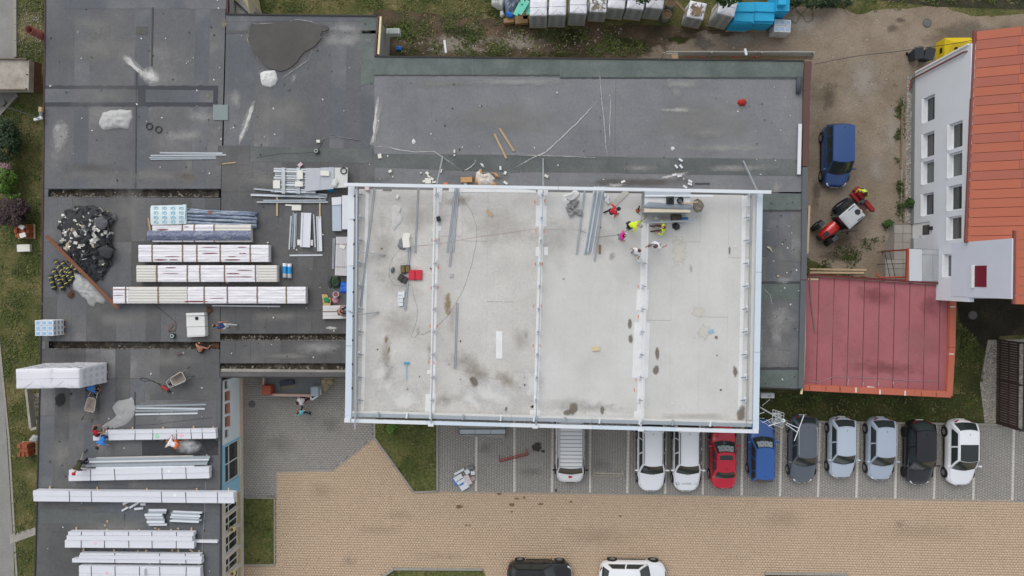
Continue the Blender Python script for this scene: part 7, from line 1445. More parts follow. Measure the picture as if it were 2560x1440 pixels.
for k, (P, lab) in enumerate([([(1188, 445), (1196, 440), (1198, 462), (1188, 462)], 'brown paper scrap at the left of the paper heap'), ([(1228, 430), (1240, 432), (1252, 444), (1244, 446)], 'brown paper strip at the right of the paper heap'), ([(1226, 456), (1242, 456), (1244, 466), (1224, 466)], 'brown paper scrap at the foot of the paper heap'), ([(1198, 424), (1204, 422), (1208, 436), (1202, 442)], 'brown paper strip sticking up from the paper heap')]): sheet_thing('paper_scrap', lab, 'paper', P, ZD, .3, mat('kraft', H(186, 148, 110), .85, .15, 4), 40+k, n=24, rings=5)
sheet_thing('scrap', 'little white paper wad above the paper heap', 'paper', [(1200, 408), (1208, 410), (1212, 420), (1204, 416)], ZD, .1, SHW, 47, n=20, rings=4); sheet_thing('scrap', 'white plastic scrap alone right on the pale felt', 'paper', [(1677, 368), (1683, 366), (1688, 372), (1682, 377), (1677, 374)], ZD, .06, SHW, 48, n=20, rings=4); sheet_thing('scrap', 'white plastic scrap alone left on the pale felt', 'paper', [(1030, 352), (1034, 346), (1040, 354), (1036, 361), (1030, 359)], ZD, .05, SHW, 49, n=20, rings=4)
sheet_thing('rag_heap', 'heap of rags and blue plastic left of the green boards', 'waste heap', [(1256, -20), (1290, -20), (1300, 10), (1292, 30), (1284, 46), (1268, 44), (1262, 24), (1258, 6)], 0, .9, mat('rag_mix', H(122, 134, 150), .7, .45, 3), 50, freq=3)
sheet_thing('rag', 'bright blue plastic in the waste heap at the top edge', 'bag', [(1264, 30), (1272, 28), (1284, 38), (1282, 46), (1268, 44)], .5, .3, mat('blue_plastic', H(36, 110, 200), .5, .2, 6), 51); sheet_thing('big_bag', 'large white bag at the left of the waste heap', 'bag', [(1226, -20), (1258, -20), (1262, 10), (1258, 26), (1244, 26), (1230, 14)], 0, 1.2, SHW, 52); sheet_thing('bag', 'small white bag in front of the large white bag', 'bag', [(1250, 28), (1258, 26), (1262, 40), (1256, 46), (1250, 42)], 0, .4, SHW, 53)
sheet_thing('tarp_scrap', 'blue tarpaulin scrap in the weeds by the roof corner', 'sheet', [(988, 116), (1006, 116), (1004, 128), (988, 128)], 0, .3, mat('blue_plastic3', H(44, 106, 180), .5, .2, 6), 54)
GB = mat('mint_board', H(112, 200, 178), .7, .06)
for x0, y0, x1, y1, wd, lab, z in [(1288, 38, 1304, 8, 12, 'left mint-green foam board on the waste heap', 1.0), (1299, 36, 1320, 2, 10, 'long mint-green foam board leaning on the waste heap', 1.15), (1316, 10, 1322, 36, 12, 'right mint-green foam board beside the first wrapped pallet', .9), (1303, -14, 1307, 10, 9, 'upper mint-green foam board at the top edge', 1.1)]: plank(lab, x0, y0, x1, y1, wd, z, GB, .1, 'foam board', 'foam_board')
for x, y_, sx, sy, lab in [(1304, 50, .9, .5, 'flattened brown carton in front of the waste heap'), (1272, 52, .7, .3, 'brown carton under the blue plastic of the waste heap'), (1316, 40, .5, .5, 'brown carton against the first wrapped pallet')]: p = at(x, y_, .3); mb = MB(); mb.box((p.x, p.y, .2), (sx, sy, .4), .1, bev=.02); solo('carton', mb, mat('brown_card', H(148, 118, 82), .85, .15, 3), lab, 'carton')
# torn roofing heap
def scrap_mesh(rng, s, bend):
 mb = MB(); n = 4; a = rng.uniform(.5, 1.3)
 ph = rng.uniform(0, 6); P = []
 for i in range(n):
  row = []
  for j in range(n):
   x, y_ = (i/(n-1)-.5)*s*a, (j/(n-1)-.5)*s/a; x += rng.uniform(-.1, .1)*s*.5; y_ += rng.uniform(-.1, .1)*s*.5; row.append(Vector((x, y_, bend*s*sin(x/s*4+ph)*.5+rng.uniform(-.03, .03)*s)))
  P.append(row)
 mb.grid(P); return mb
hp = thing('torn_felt_heap', 'heap of torn black roofing felt and silvery foil at the left roof edge', 'debris heap', at(220, 605, ZD)); rng = random.Random(11)
FB = mat('torn_felt', H(46, 47, 50), .75, .2, 3, obj_var=.22); FG = mat('torn_felt_grey', H(92, 94, 98), .8, .15, 3, obj_var=.15); FOIL = mat('foil', H(206, 204, 198), .35, .25, 8, metal=.15, obj_var=.25); CRM = mat('foam_scrap', H(184, 172, 140), .85, .2, 4, obj_var=.15)
OUT = [(175, 520), (190, 515), (232, 516), (262, 528), (290, 534), (284, 548), (274, 572), (282, 600), (286, 630), (270, 660), (262, 690), (240, 702), (222, 690), (200, 680), (170, 650), (156, 620), (150, 560), (160, 535)]
base = MB(); part('felt_bed', crumple(OUT, ZD, .55, 4, freq=2.5), FB, hp, True)
made = 0
while made < 290:
 x, y_ = rng.uniform(145, 292), rng.uniform(512, 705)
 if not inside(x, y_, OUT): continue
 made += 1; dc = math.hypot((x-220)/70, (y_-605)/95); z = ZD+.1+.5*max(0, 1-dc)*rng.uniform(.7, 1.2); r_ = rng.random(); foil = .42*max(0, 1-abs(y_-580)/75)*(1 if x < 265 else .3); p = at(x, y_, z)
 m = FOIL if r_ < foil*1.7 else (CRM if r_ < foil*1.7+.05 else (FG if r_ < foil*1.7+.12 else FB)); s_ = rng.uniform(.1, .42) if m in (FB, FG) else rng.uniform(.12, .36)
 o = part('foil_scrap' if m is FOIL else 'felt_scrap', mesh_of(scrap_mesh(rng, s_, rng.uniform(.1, .7)), m, smooth=False), None, hp, world=False); o.location = p-ORG[hp.name]; o.rotation_euler = (rng.uniform(-.4, .4), rng.uniform(-.4, .4), rng.uniform(0, 6))
for Q in ([(234, 548), (256, 540), (270, 556), (258, 576), (240, 568)], [(244, 622), (264, 614), (284, 624), (276, 646), (252, 642)]): part('felt_flap', crumple(Q, ZD+.5, .14, Q[0][0] % 9, n=30, rings=6, freq=3.5), FG if Q[0][0] in (234, 230) else FB, hp)
# rolls with yellow tape
for k, (x, y_, a) in enumerate([(131, 706, -17), (142, 690, -30), (153, 680, -30), (164, 670, -30), (176, 682, -30), (150, 708, -28), (160, 698, -28), (171, 690, -28), (184, 662, -28), (192, 672, -62), (148, 666, -35)]):
 p = at(x, y_, ZD+.12); t = thing('felt_roll', 'short black felt roll with yellow tape bands in the cluster by the left roof edge', 'felt roll', (p.x, p.y, ZD), radians(90-a if False else -a+0), 'black felt rolls with yellow bands'); t.rotation_euler = (0, 0, radians(-a))
 mb = MB(); mb.lathe((0, 0, .13), [(.04, -.5), (.13, -.5), (.13, .5), (.04, .5)], 14, 0, Matrix.Rotation(pi/2, 4, 'X')); part('roll', mb, mat('roll_black', H(56, 60, 66), .75, .15, 4, obj_var=.1), t, True, False)
 for yy in (-.32, 0, .32): mb = MB(); mb.lathe((0, yy, .13), [(.133, -.022), (.136, 0), (.133, .022)], 14, 0, Matrix.Rotation(pi/2, 4, 'X'), caps=False); part('tape_band', mb, mat('yellow_tape', H(206, 190, 84), .6), t, True, False)
# rolls, pipes and boards
MARB = mat_mix('marbled', [(.3, H(70, 84, 122)), (.45, H(112, 126, 148)), (.6, H(158, 168, 178)), (.75, H(184, 190, 196))], scale=2.2, fine=.06, stretch=(.5, 3, 3), rough=.45, dist=1.2); MARBD = mat_mix('marbled_dark', [(.3, H(58, 62, 92)), (.45, H(96, 102, 128)), (.6, H(134, 142, 156)), (.75, H(160, 166, 174))], scale=3, fine=.08, stretch=(.8, 2, 3), rough=.45, dist=1.5)
t = thing('wrapped_pipes', 'bundle of marbled grey-blue wrapped pipes below the printed board', 'pipes', at(550, 545, ZD))
for k in range(9):
 zz = ZD+.12+.2*(k % 2); y0, y1 = 523+k*4.6, 534+k*4.2; mb = MB(); a, b = at(432, y0, zz), at(640+rng.uniform(-6, 4), y1, zz); mb.tube([a.lerp(b, f/8)+Vector((0, rng.uniform(-.02, .02), rng.uniform(-.01, .02))) for f in range(9)], [.10+rng.uniform(-.012, .012) for _ in range(9)], 9); part('pipe', mb, MARB, t, True)
mb = MB(); p = at(524, 530, ZD+.5); mb.box((p.x, p.y, ZD+.44), (.25, .16, .03), .1); part('tape_patch', mb, mat('rust_tape', H(150, 92, 62), .8), t)
t = thing('marbled_roll', 'long dark marbled roll lying on a short white panel pack', 'roll', at(497, 589, ZD+.5)); mb = MB()
mb.grid([[at(367+260*i/30, 577+24*j/8+.8*nz(i*.7, j), ZD+.5+.18*sin(pi*j/8)+.02*nz(i, j*2)) for j in range(9)] for i in range(31)]); mb.face([at(367, 577, ZD+.5), at(367, 601, ZD+.5), at(627, 601, ZD+.5), at(627, 577, ZD+.5)]); part('cover', mb, MARBD, t, True)
t = thing('printed_board', 'pale board printed with rows of blue rings over the wrapped pipes', 'board', at(421, 538, ZD+.45)); mb = MB(); PB = mat('printed_white', H(210, 222, 222), .6, .04); zb_ = lambda u, v: ZD+.52+.05*sin(u*3)-.03*cos(v*6)
mb.grid([[at(378+87*i/12-(2 if 0 < j < 8 else 0), 514+48*j/8-2*(i/12), zb_(i/12, j/8)) for j in range(9)] for i in range(13)]); part('sheet', mb, PB, t, True)
mb = MB(); mb.prism([at(x, y_, ZD+.5) for x, y_ in [(457, 511), (465, 511), (466, 558), (462, 560)]], ZD+.4, ZD+.5); part('back_sheet', mb, mat('printed_edge', H(196, 214, 212), .6), t)
for i in range(4):
 for j in range(4):
  u, v = (i+.4)/4.0, (j+.55)/4.1; p = at(378+84*u, 514+47*v, zb_(u, v)+.03); mb = MB(); mb.tube([(p.x+.13+.085*cos(a*pi/6), p.y+.085*sin(a*pi/6), p.z) for a in range(12)], .018, 4, closed=True); mb.box((p.x-.03, p.y, p.z), (.035, .18, .02)); part('printed_mark', mb, mat('pale_blue_ink', H(150, 200, 220), .7), t)
t = thing('profile_pack', 'strapped pack of galvanised profiles with white foam blocks above the hall corner', 'steel profiles', at(745, 450, ZD))
for k in range(11):
 y0 = 422+k*5.6; mb = MB(); z = ZD+.4+.05*(k % 2); a, b = at(684+rng.uniform(0, 5), y0, z), at(790+rng.uniform(-4, 4), y0+3, z); mb.beam(a, b, .11, .1); part('profile', mb, (GAL, WST, GALD)[k % 3], t); mb = MB(); mb.beam(a-Vector((0, 0, .2)), b-Vector((0, 0, .2)), .12, .3); part('profile', mb, GALD, t)
for x in (708, 745): mb = MB(); mb.grid([[at(x-4, 419+65*j/10, ZD+.53+.06*sin(pi*j/10)), at(x+5, 419+65*j/10, ZD+.53+.06*sin(pi*j/10))] for j in range(11)]); part('strap', mb, mat('grey_strap', H(184, 188, 192), .5), t)
for k, (q, lab, h0, m) in enumerate([([(764, 420), (801, 420), (799, 475), (762, 478)], 'left light grey board on the strapped profile pack', .5, 'lg'), ([(801, 419), (835, 418), (834, 472), (799, 475)], 'right light grey board on the strapped profile pack', .48, 'lg'), ([(836, 419), (869, 419), (868, 468), (836, 470)], 'white end board of the profile pack carrying the cable coil', .44, 'we')]):
 mb = MB(); z = ZD+h0+.12; mb.prism([at(x, y_, z) for x, y_ in q], z-.1, z); solo('cover_board', mb, mat('light_grey_board', H(180, 183, 190), .7, .05) if m == 'lg' else mat('off_white_board', H(206, 208, 204), .7, .06), lab, 'board')
mb = MB(); p0_, p1_ = at(765, 470, ZD+.2), at(860, 468, ZD+.2); mb.beam(p0_.lerp(p1_, .0)+Vector((0, .6, 0)), p1_+Vector((0, .6, 0)), 1.2, .36); solo('under_stack', mb, GALD, 'lower layer of profiles under the light grey boards', 'steel profiles')
mb = MB(); c = at(859, 427, ZD+.6); mb.tube([(c.x+.2*cos(a*pi/8), c.y+.2*sin(a*pi/8), ZD+.6) for a in range(16)], .022, 6, closed=True); mb.tube([(c.x+.18*cos(a*pi/8), c.y+.18*sin(a*pi/8), ZD+.63) for a in range(16)], .022, 6, closed=True); solo('cable_coil', mb, BLK, 'coil of black cable on the white end board', 'cable')
# foam blocks and offcuts
FW = mat('foam_block', H(222, 221, 212), .8, .05, 3)
def block(label, x, y_, a, b, h, z0, rz=0, m=FW, name='foam_block', cat='foam block', group=None):
 p = at(x, y_, z0+h); mb = MB(); mb.box((p.x, p.y, z0+h/2), (a, b, h), rz, bev=.012); return solo(name, mb, m, label, cat, group)
block('cream foam block on the lower left of the profile pack', 691, 461, .45, .5, .12, ZD+.5); block('cream foam block on the middle of the profile pack', 747, 460, .5, .32, .1, ZD+.6); block('cream foam block on the upper middle of the profile pack', 750, 437, .35, .55, .1, ZD+.56); block('white foam block on the right light grey board', 812, 433, .55, .32, .1, ZD+.62, -.04)
block('white foam slab below the timber bearers', 741, 519, .6, .36, .12, ZD, -.02); block('left foam block under the wide white panel', 747, 606, .2, .36, .12, ZD); block('right foam block under the wide white panel', 778, 607, .2, .36, .12, ZD); block('red and white printed box above the profile pack', 750, 412, .3, .22, .12, ZD, .7, mat('red_white_box', H(206, 178, 184), .7, .3, 12), 'box', 'box'); block('small white stick below the left timber bearer', 724, 513, .56, .1, .06, ZD, -.06)
block('white block beside the cable drum', 795, 353, .22, .18, .14, ZD, .0); block('white block right of the chalk streak', 949, 390, .22, .28, .1, ZD, .05)
og = 'foam offcuts above the hall'
for x, y_, a, b, rz in [(975, 428, .2, .16, .4), (1068, 433, .22, .16, -.8), (1072, 441, .2, .12, -.7), (1052, 432, .1, .08, 0), (1080, 447, .22, .16, -.6), (1085, 455, .24, .12, .1), (1060, 453, .18, .14, .2), (1102, 427, .14, .24, -.2), (1263, 432, .16, .2, -.5), (1251, 420, .13, .24, .05), (1264, 457, .28, .14, -.6), (1366, 440, .26, .16, -.5), (1136, 378, .1, .2, 0), (1136, 388, .1, .1, 0), (1395, 413, .06, .12, 0), (1558, 454, .26, .14, .4)]: block('small white foam offcut scattered on the dark felt above the hall', x, y_, a, b, .08, ZD+.03, rz, FW, 'foam_offcut', 'foam piece', og)
block('square white foam slab among the offcuts by the first prop', 1070, 452, .40, .34, .06, ZD+.02, 0)
for x, y_, rz in [(1702, 400, -.6), (1691, 416, -.9), (1703, 416, -.9), (1699, 440, .25), (1726, 453, -.5), (1725, 460, -.4), (1713, 467, -.55), (1686, 437, .1)]: block('white angle piece scattered near the right end of the hall ridge', x, y_, .27, .13, .08, ZD+.03, rz, WPAN, 'trim_offcut', 'trim piece', 'angle pieces near the ridge')
block('white foam block near the top left corner of the hall roof', 993, 492, .16, .24, .12, ZH, -.5); block('pale box at the top left corner of the hall roof', 917, 470, .26, .28, .2, ZH, .1, mat('pinkish_box', H(214, 196, 196), .7), 'box', 'box'); block('white board leaning on the grey hood', 1016, 588, .42, .26, .04, ZH+.2, 0); block('white foam wedge lying on the grey hood', 1015, 606, .42, .62, .1, ZH+.45, .1)
for k in range(5): block(['first', 'second', 'third', 'fourth', 'narrow side'][k]+' white box in the little row below the tool cases', 1001+(k == 4)*8, 734+k*9-(k == 4)*34, .32 if k < 4 else .12, .2 if k < 4 else .4, .14, ZH, rng.uniform(-.08, .08), CW, 'box', 'box', 'white boxes below the tool cases')
block('long white foam strip lying in the middle of the hall roof', 1248, 863, .38, 1.66, .03, ZH+.016, 0, mat('strip_white', H(220, 222, 222), .7)); block('dark grey block on the first rib', 1096, 547, .22, .28, .2, ZH+.02, .3, mat('dark_block', H(50, 52, 60), .7)); block('small grey junction box right of the sheaf of three', 1128, 688, .22, .22, .08, ZH, 0, mat('grey_box', H(170, 172, 172), .6), 'junction_box', 'box')
for x, y_, rz in [(1513, 488, 0), (1520, 494, .1), (1516, 500, 0), (1520, 504, .2)]: block('white bottle lying beside the big sheaf of channels', x, y_, .12, .24, .12, ZH, rz, WPAN, 'bottle', 'bottle', 'white bottles by the sheaf')
block('brown cardboard box above the hall ridge', 1166, 449, .72, .33, .25, ZD, .03, mat('kraft_box', H(190, 150, 104), .85, .08, 4), 'cardboard_box', 'box'); block('white paper box below the cardboard box', 1163, 460, .2, .18, .1, ZD, .1, CW, 'box', 'box'); block('orange and white wrapper by the first prop', 1114, 459, .28, .16, .06, ZD, .2, mat('orange_wrap', H(212, 130, 100), .7, .3, 12), 'wrapper', 'wrapper')
block('pale grey-green square roof hatch lid', 551, 281, .98, .98, .06, ZD, -.02, mat('hatch_lid', H(128, 140, 140), .7, .08, 2), 'roof_hatch', 'hatch'); block('dark rectangular felt piece on the pale right roof', 1756, 459, .9, .1, .02, ZD+.02, 0, TAR, 'felt_strip_piece', 'felt piece')
# boards and packs against the left side of the hall
for q, h, lab, m in [([(830, 512), (852, 510), (853, 577), (831, 577)], .3, 'light grey board pile beside the hall, upper one', 'lg'), ([(829, 494), (853, 492), (853, 511), (830, 513)], .36, 'stack of white slats on the upper board pile', 'w'), ([(855, 489), (871, 488), (872, 573), (855, 573)], .45, 'white trough panels standing against the hall edge', 'w')]:
 mb = MB(); z = ZD+h; W_ = [at(x, y_, z) for x, y_ in q]; mb.prism(W_, ZD+.02, z); solo('board_pile', mb, mat('pale_blue_board', H(176, 188, 200), .6, .05) if m == 'lg' else WPAN, lab, 'boards')
t = thing('strapped_pack', 'wrapped white pack with brown straps half under the hall edge', 'panel pack', at(855, 641, ZD)); mb = MB(); z = ZD+.4; mb.prism([at(x, y_, z) for x, y_ in [(840, 592), (874, 592), (873, 690), (837, 688)]], ZD+.05, z); part('pack', mb, mat('dull_film', H(196, 194, 196), .45, .08, 2, bump=.25), t)
for y_ in (609, 666): mb = MB(); z = ZD+.41; mb.prism([at(838, y_, z), at(874, y_+1, z), at(874, y_+3, z), at(838, y_+2, z)], z-.02, z); part('strap', mb, BSTRAP, t)
for k in range(5): mb = MB(); a, b = at(845+k*6, 593, ZD+.405), at(842+k*6, 687, ZD+.405); mb.beam(a, b, .03, .02); part('rib', mb, MATS['dull_film'], t)
block('white paper pad on the wrapped pack beside the hall', 856, 617, .34, .22, .04, ZD+.42, -.4); profile('white trim standing left of the wrapped pack', 836, 596, 834, 672, 4, ZD+.1, WPAN, .3)
t = thing('board_pack', 'short white board pack with brown strap carrying the crouching worker', 'panel pack', at(833, 780, ZD));
for k in range(4): mb = MB(); z = ZD+.27; y0 = 764+k*8.4; mb.prism([at(807, y0, z), at(866, y0-.6, z), at(866, y0+7.4, z), at(807, y0+8, z)], ZD+.05, z+.004*(k % 2)); part('board', mb, mat('dusty_white', H(206, 204, 202), .6, .08, 4), t)
mb = MB(); z = ZD+.29; mb.prism([at(807, 778, z), at(866, 777, z), at(866, 779, z), at(807, 780, z)], z-.02, z); part('strap', mb, BSTRAP, t)
t = thing('open_carton', 'open cardboard box with a green rag beside the board pack', 'box', at(814, 752, ZD));
for q in ([(804, 736), (818, 736), (820, 745), (806, 746)], [(808, 756), (826, 754), (826, 764), (807, 766)], [(806, 746), (812, 745), (814, 757), (808, 757)], [(820, 745), (826, 746), (827, 756), (821, 757)]): mb = MB(); z = ZD+.26; mb.prism([at(x, y_, z) for x, y_ in q], z-.03, z); part('flap', mb, mat('carton_tan', H(192, 158, 112), .85, .1, 4), t)
mb = MB(); z = ZD+.22; mb.prism([at(x, y_, z) for x, y_ in [(806, 744), (826, 744), (826, 758), (807, 758)]], ZD, z); part('box', mb, MATS['carton_tan'], t)
def bucket(label, x, y_, z0, r_, h, m, inner): p = at(x, y_, z0+h); t = thing('bucket', label, 'bucket', (p.x, p.y, z0)); mb = MB(); mb.lathe((0, 0, 0), [(r_*.8, 0), (r_, h), (r_*.92, h), (r_*.74, .06), (0, .05)], 18, caps=False); part('shell', mb, m, t, True, False); mb = MB(); mb.lathe((0, 0, 0), [(r_*.9, h*.75), (0, h*.78)], 16); part('contents', mb, inner, t, world=False); return t
bucket('white bucket with red and dark tools beside the hall', 839, 736, ZD, .19, .35, CW, mat('tool_mix', H(150, 80, 90), .7, .5, 18))
# insulated white box with round vent
t = thing('insulation_box', 'white two-part box with a round black vent beside the cut slot', 'box', at(488, 812, ZD));
for q, z in (([(466, 789), (511, 789), (512, 816), (466, 817)], .42), ([(467, 818), (512, 817), (513, 838), (468, 840)], .44), ([(465, 783), (510, 782), (511, 788), (465, 789)], .5), ([(467, 839), (513, 837), (512, 841), (469, 843)], .4)):
 mb = MB(); mb.prism([at(x, y_, ZD+z) for x, y_ in q], ZD, ZD+z); part('panel', mb, mat('box_white', H(214, 216, 212), .6, .06), t)
mb = MB(); p = at(492, 796, ZD+.43); mb.lathe((p.x, p.y, ZD+.425), [(.11, 0), (.11, .03), (.06, .035)], 16); part('vent', mb, BLK, t)
# wheelbarrows
def barrow(label, x, y_, ang, tray):
 p = at(x, y_, ZD+.5); t = thing('wheelbarrow', label, 'wheelbarrow', (p.x, p.y, ZD), ang); mb = MB(); prof = []
 def ring(wx, y0, y1, z): return [Vector((-wx*.8, y0, z)), Vector((-wx, y0+.12, z)), Vector((-wx*.85, y1-.1, z)), Vector((-wx*.5, y1, z)), Vector((wx*.5, y1, z)), Vector((wx*.85, y1-.1, z)), Vector((wx, y0+.12, z)), Vector((wx*.8, y0, z))]
 r1, r2, r3 = ring(.33, -.42, .48, .58), ring(.30, -.40, .45, .57), ring(.2, -.25, .25, .33); vs = r1+r2+r3; fs = [(i, (i+1) % 8, 8+(i+1) % 8, 8+i) for i in range(8)]+[(8+i, 8+(i+1) % 8, 16+(i+1) % 8, 16+i) for i in range(8)]+[tuple(range(16, 24))]; mb.add(vs, fs); part('tray', mb, tray, t, True, False)
 mb = MB(); mb.tube([r1[i] for i in range(8)], .022, 6, closed=True); part('rim', mb, mat('barrow_rim', H(190, 188, 182), .5), t, True, False)
 for s_ in (-1, 1):
  mb = MB(); mb.tube([(s_*.06, .72, .2), (s_*.2, .2, .3), (s_*.26, -.4, .48), (s_*.32, -1.0, .62)], .02, 6); part('shaft', mb, mat('barrow_tube', H(110, 108, 104), .5), t, True, False); mb = MB(); mb.tube([(s_*.30, -.82, .58), (s_*.33, -1.06, .635)], .026, 7); part('grip', mb, BLK, t, True, False); mb = MB(); mb.tube([(s_*.24, -.2, .42), (s_*.26, -.3, .0)], .018, 6); part('leg', mb, MATS['barrow_tube'], t, True, False)
 mb = MB(); mb.lathe((0, .72, .2), [(.1, -.05), (.19, -.045), (.2, 0), (.19, .045), (.1, .05)], 18, 0, Matrix.Rotation(pi/2, 4, 'Y')); part('wheel', mb, TYREM, t, True, False)
 mb = MB(); mb.tube([(-.28, .5, .56), (-.2, .86, .42), (.2, .86, .42), (.28, .5, .56)], .02, 6); part('front_guard', mb, MATS['barrow_rim'], t, True, False)
TRAY = mat('barrow_tray', H(132, 122, 114), .8, .3, 4); barrow('dusty wheelbarrow with handles to the upper right beside the courtyard corner', 447, 947, radians(118), TRAY); barrow('wheelbarrow with a pale rim and handles pointing down', 228, 1012, radians(-12), mat('barrow_tray2', H(166, 152, 142), .8, .25, 4))
# hammer drill and cables
t = thing('breaker_hammer', 'red and black electric breaker lying on the felt with its cable', 'power tool', at(414, 970, ZD), radians(55)); mb = MB(); mb.box((0, 0, .1), (.16, .5, .18), bev=.05); part('housing', mb, mat('tool_red', H(170, 44, 52), .5), t, False, False); mb = MB(); mb.box((0, -.32, .1), (.14, .18, .16), bev=.04); mb.tube([(0, .25, .1), (0, .55, .08)], .03, 7); part('chuck', mb, BLK, t, False, False); mb = MB(); mb.tube([(-.16, .1, .12), (.16, .1, .12)], .025, 6); part('side_handle', mb, BLK, t, False, False)
t = thing('angle_grinder', 'small red angle grinder beside the crouching bare-backed man', 'power tool', at(452, 885, ZD), radians(-70)); mb = MB(); mb.tube([(0, -.2, .07), (0, .15, .08)], [.035, .045], 8); part('body', mb, mat('tool_dull', H(96, 70, 68), .6), t, False, False); mb = MB(); mb.lathe((0, .2, .05), [(.08, -.01), (.08, .01)], 14); part('disc', mb, GALD, t, False, False)
CABLE = mat('black_cable', H(46, 46, 48), .6); CABO = mat('orange_cable', H(158, 112, 96), .6)
def cable(label, P, z, r_=.014, m=CABLE, n=60):
 Q = resample(P, 10*len(P), False);
 for _ in range(4): Q = [Q[0]]+[(Q[i-1]+Q[i]*2+Q[i+1])/4 for i in range(1, len(Q)-1)]+[Q[-1]]
 mb = MB(); mb.tube([at(q.x, q.y, z+r_) for q in Q], r_, 5); return solo('cable', mb, m, label, 'cable')
cable('thin black cable looping down the hall roof from the ridge to the left rib', [(1143, 480), (1160, 500), (1180, 530), (1192, 570), (1192, 600), (1180, 660), (1160, 720), (1128, 780), (1090, 820), (1060, 836), (1045, 838), (1040, 828), (1048, 816), (1046, 832)], ZH, .006)
cable('orange-brown cable running across the hall roof to the first rib', [(1450, 575), (1400, 574), (1340, 572), (1260, 584), (1193, 592), (1120, 606), (1080, 612), (1030, 616)], ZH, .007, CABO); cable('grey cable from the big sheaf to the man in yellow', [(1450, 575), (1490, 594), (1540, 588), (1578, 572), (1600, 560), (1605, 540), (1590, 530), (1605, 522), (1618, 540), (1600, 556)], ZH, .010)
cable('thin cable curling round the tool cases', [(1030, 716), (1034, 740), (1044, 770), (1042, 800), (1034, 826), (1028, 842), (1036, 845), (1048, 830), (1060, 838)], ZH, .006); cable('thin cable left of the tool cases', [(1010, 620), (998, 625), (985, 640), (975, 660), (972, 690), (985, 712), (1010, 716), (1028, 712)], ZH, .006)
cable('cable from the drum to the wall of chalk on the upper roof', [(640, 395), (700, 384), (760, 383), (788, 380), (800, 368), (812, 345), (830, 338), (860, 345), (900, 352)], ZD, .012); cable('black cable trailing under the longest wrapped pack', [(385, 762), (410, 780), (440, 806), (440, 826), (420, 830), (436, 812)], ZD, .014); cable('looped black cable of the breaker hammer', [(404, 965), (388, 956), (370, 948), (352, 944), (350, 950), (362, 954), (380, 950), (400, 962)], ZD, .016); cable('reddish cable coil beside the lower cable drum', [(424, 836), (418, 826), (426, 808), (440, 806), (438, 822), (422, 826), (432, 810)], ZD, .014, CABO); cable('thin cable between the sheaf of bars and the courtyard edge', [(340, 1064), (400, 1060), (440, 1054), (490, 1048), (530, 1044)], ZD, .012); cable('pale rope running down between the white stacks', [(514, 1205), (512, 1270), (508, 1330), (505, 1380), (502, 1440)], ZD, .014, mat('rope', H(170, 168, 160), .8)); cable('black overhead cable from the roof corner to the house', [(2038, 160), (2140, 140), (2250, 128), (2380, 110), (2436, 100)], 4.5, .018); cable('green hose on the sandy ground right of the blue foam', [(1972, 46), (1990, 60), (2000, 40), (2020, 16), (2034, 28), (2032, 50), (2016, 56), (2008, 40), (1990, 24)], .01, .02, mat('green_hose', H(78, 92, 62), .6)); cable('dark cable stretched to the left roof edge from the street', [(-40, 255), (30, 272), (98, 296)], 4.0, .03)
def drum(label, x, y_, z0): p = at(x, y_, z0+.2); t = thing('cable_drum', label, 'cable drum', (p.x, p.y, z0)); mb = MB(); mb.lathe((0, 0, 0), [(.17, 0), (.17, .03), (.11, .035), (.11, .17), (.17, .175), (.17, .2)], 18); part('spool', mb, mat('drum_green', H(52, 72, 60), .5), t, False, False); mb = MB(); mb.tube([(.14*cos(a*pi/8), .14*sin(a*pi/8), .1) for a in range(16)], .035, 6, closed=True); part('cable', mb, BLK, t, False, False); mb = MB(); mb.tube([(.1*cos(a*pi/8), .1*sin(a*pi/8), .21) for a in range(16)], .018, 5, closed=True); part('label_ring', mb, CW, t, False, False)
drum('cable drum with a white ring on the green felt band', 790, 377, ZD); drum('cable drum beside the white box and the cut slot', 430, 840, ZD)
for x, y_, lab in [(374, 316, 'left of two dark rubber rings on the upper left roof'), (397, 324, 'right of two dark rubber rings on the upper left roof')]: p = at(x, y_, ZD); mb = MB(); mb.tube([(p.x+.2*cos(a*pi/10), p.y+.2*sin(a*pi/10), ZD+.035) for a in range(20)], .035, 8, closed=True); solo('rubber_ring', mb, mat('rubber', H(62, 62, 64), .8), lab, 'ring', smooth=True)
# tool cases and small things on the hall roof
def case(label, x, y_, rz, m, sx=.62, sy=.42, two=True, inner=None):
 p = at(x, y_, ZH+.12); t = thing('tool_case', label, 'tool case', (p.x, p.y, ZH), rz)
 for s_ in ((-1, 1) if two else (0,)):
  mb = MB(); mb.box((s_*sx*.26, 0, .07), (sx*.5 if two else sx, sy, .14), bev=.02); o = part('shell', mb, m, t, False, False); mb = MB(); mb.box((s_*sx*.26, 0, .143), ((sx*.5 if two else sx)*.8, sy*.78, .012)); part('lining', mb, inner or m, o, False, False)
 mb = MB(); mb.box((0, -sy/2-.02, .08), (.16, .04, .04)); part('handle', mb, BLK, t, False, False)
CRD = mat('case_red', H(196, 44, 62), .55, .06, 4); case('open red tool case beside two black ones', 1038, 687, 0, CRD, .82, .6); CBK = mat('case_black', H(46, 46, 48), .6, .15, 5); case('black tool case with yellow tools above the red case', 1013, 673, .05, CBK, .55, .48, True, mat('case_tools', H(110, 92, 50), .6, .6, 16)); case('black tool case tilted below the other black one', 1007, 697, -.5, CBK, .58, .4, True, mat('case_dark', H(60, 58, 54), .6, .4, 16))
mb = MB(); p = at(982, 675, ZH); mb.ball((p.x, p.y, ZH+.06), (.12, .19, .09), 0, 12, 6, Matrix.Rotation(-.3, 4, 'Z')); solo('helmet', mb, mat('grey_helmet', H(84, 92, 98), .5), 'oval grey helmet left of the tool cases', 'helmet', smooth=True)
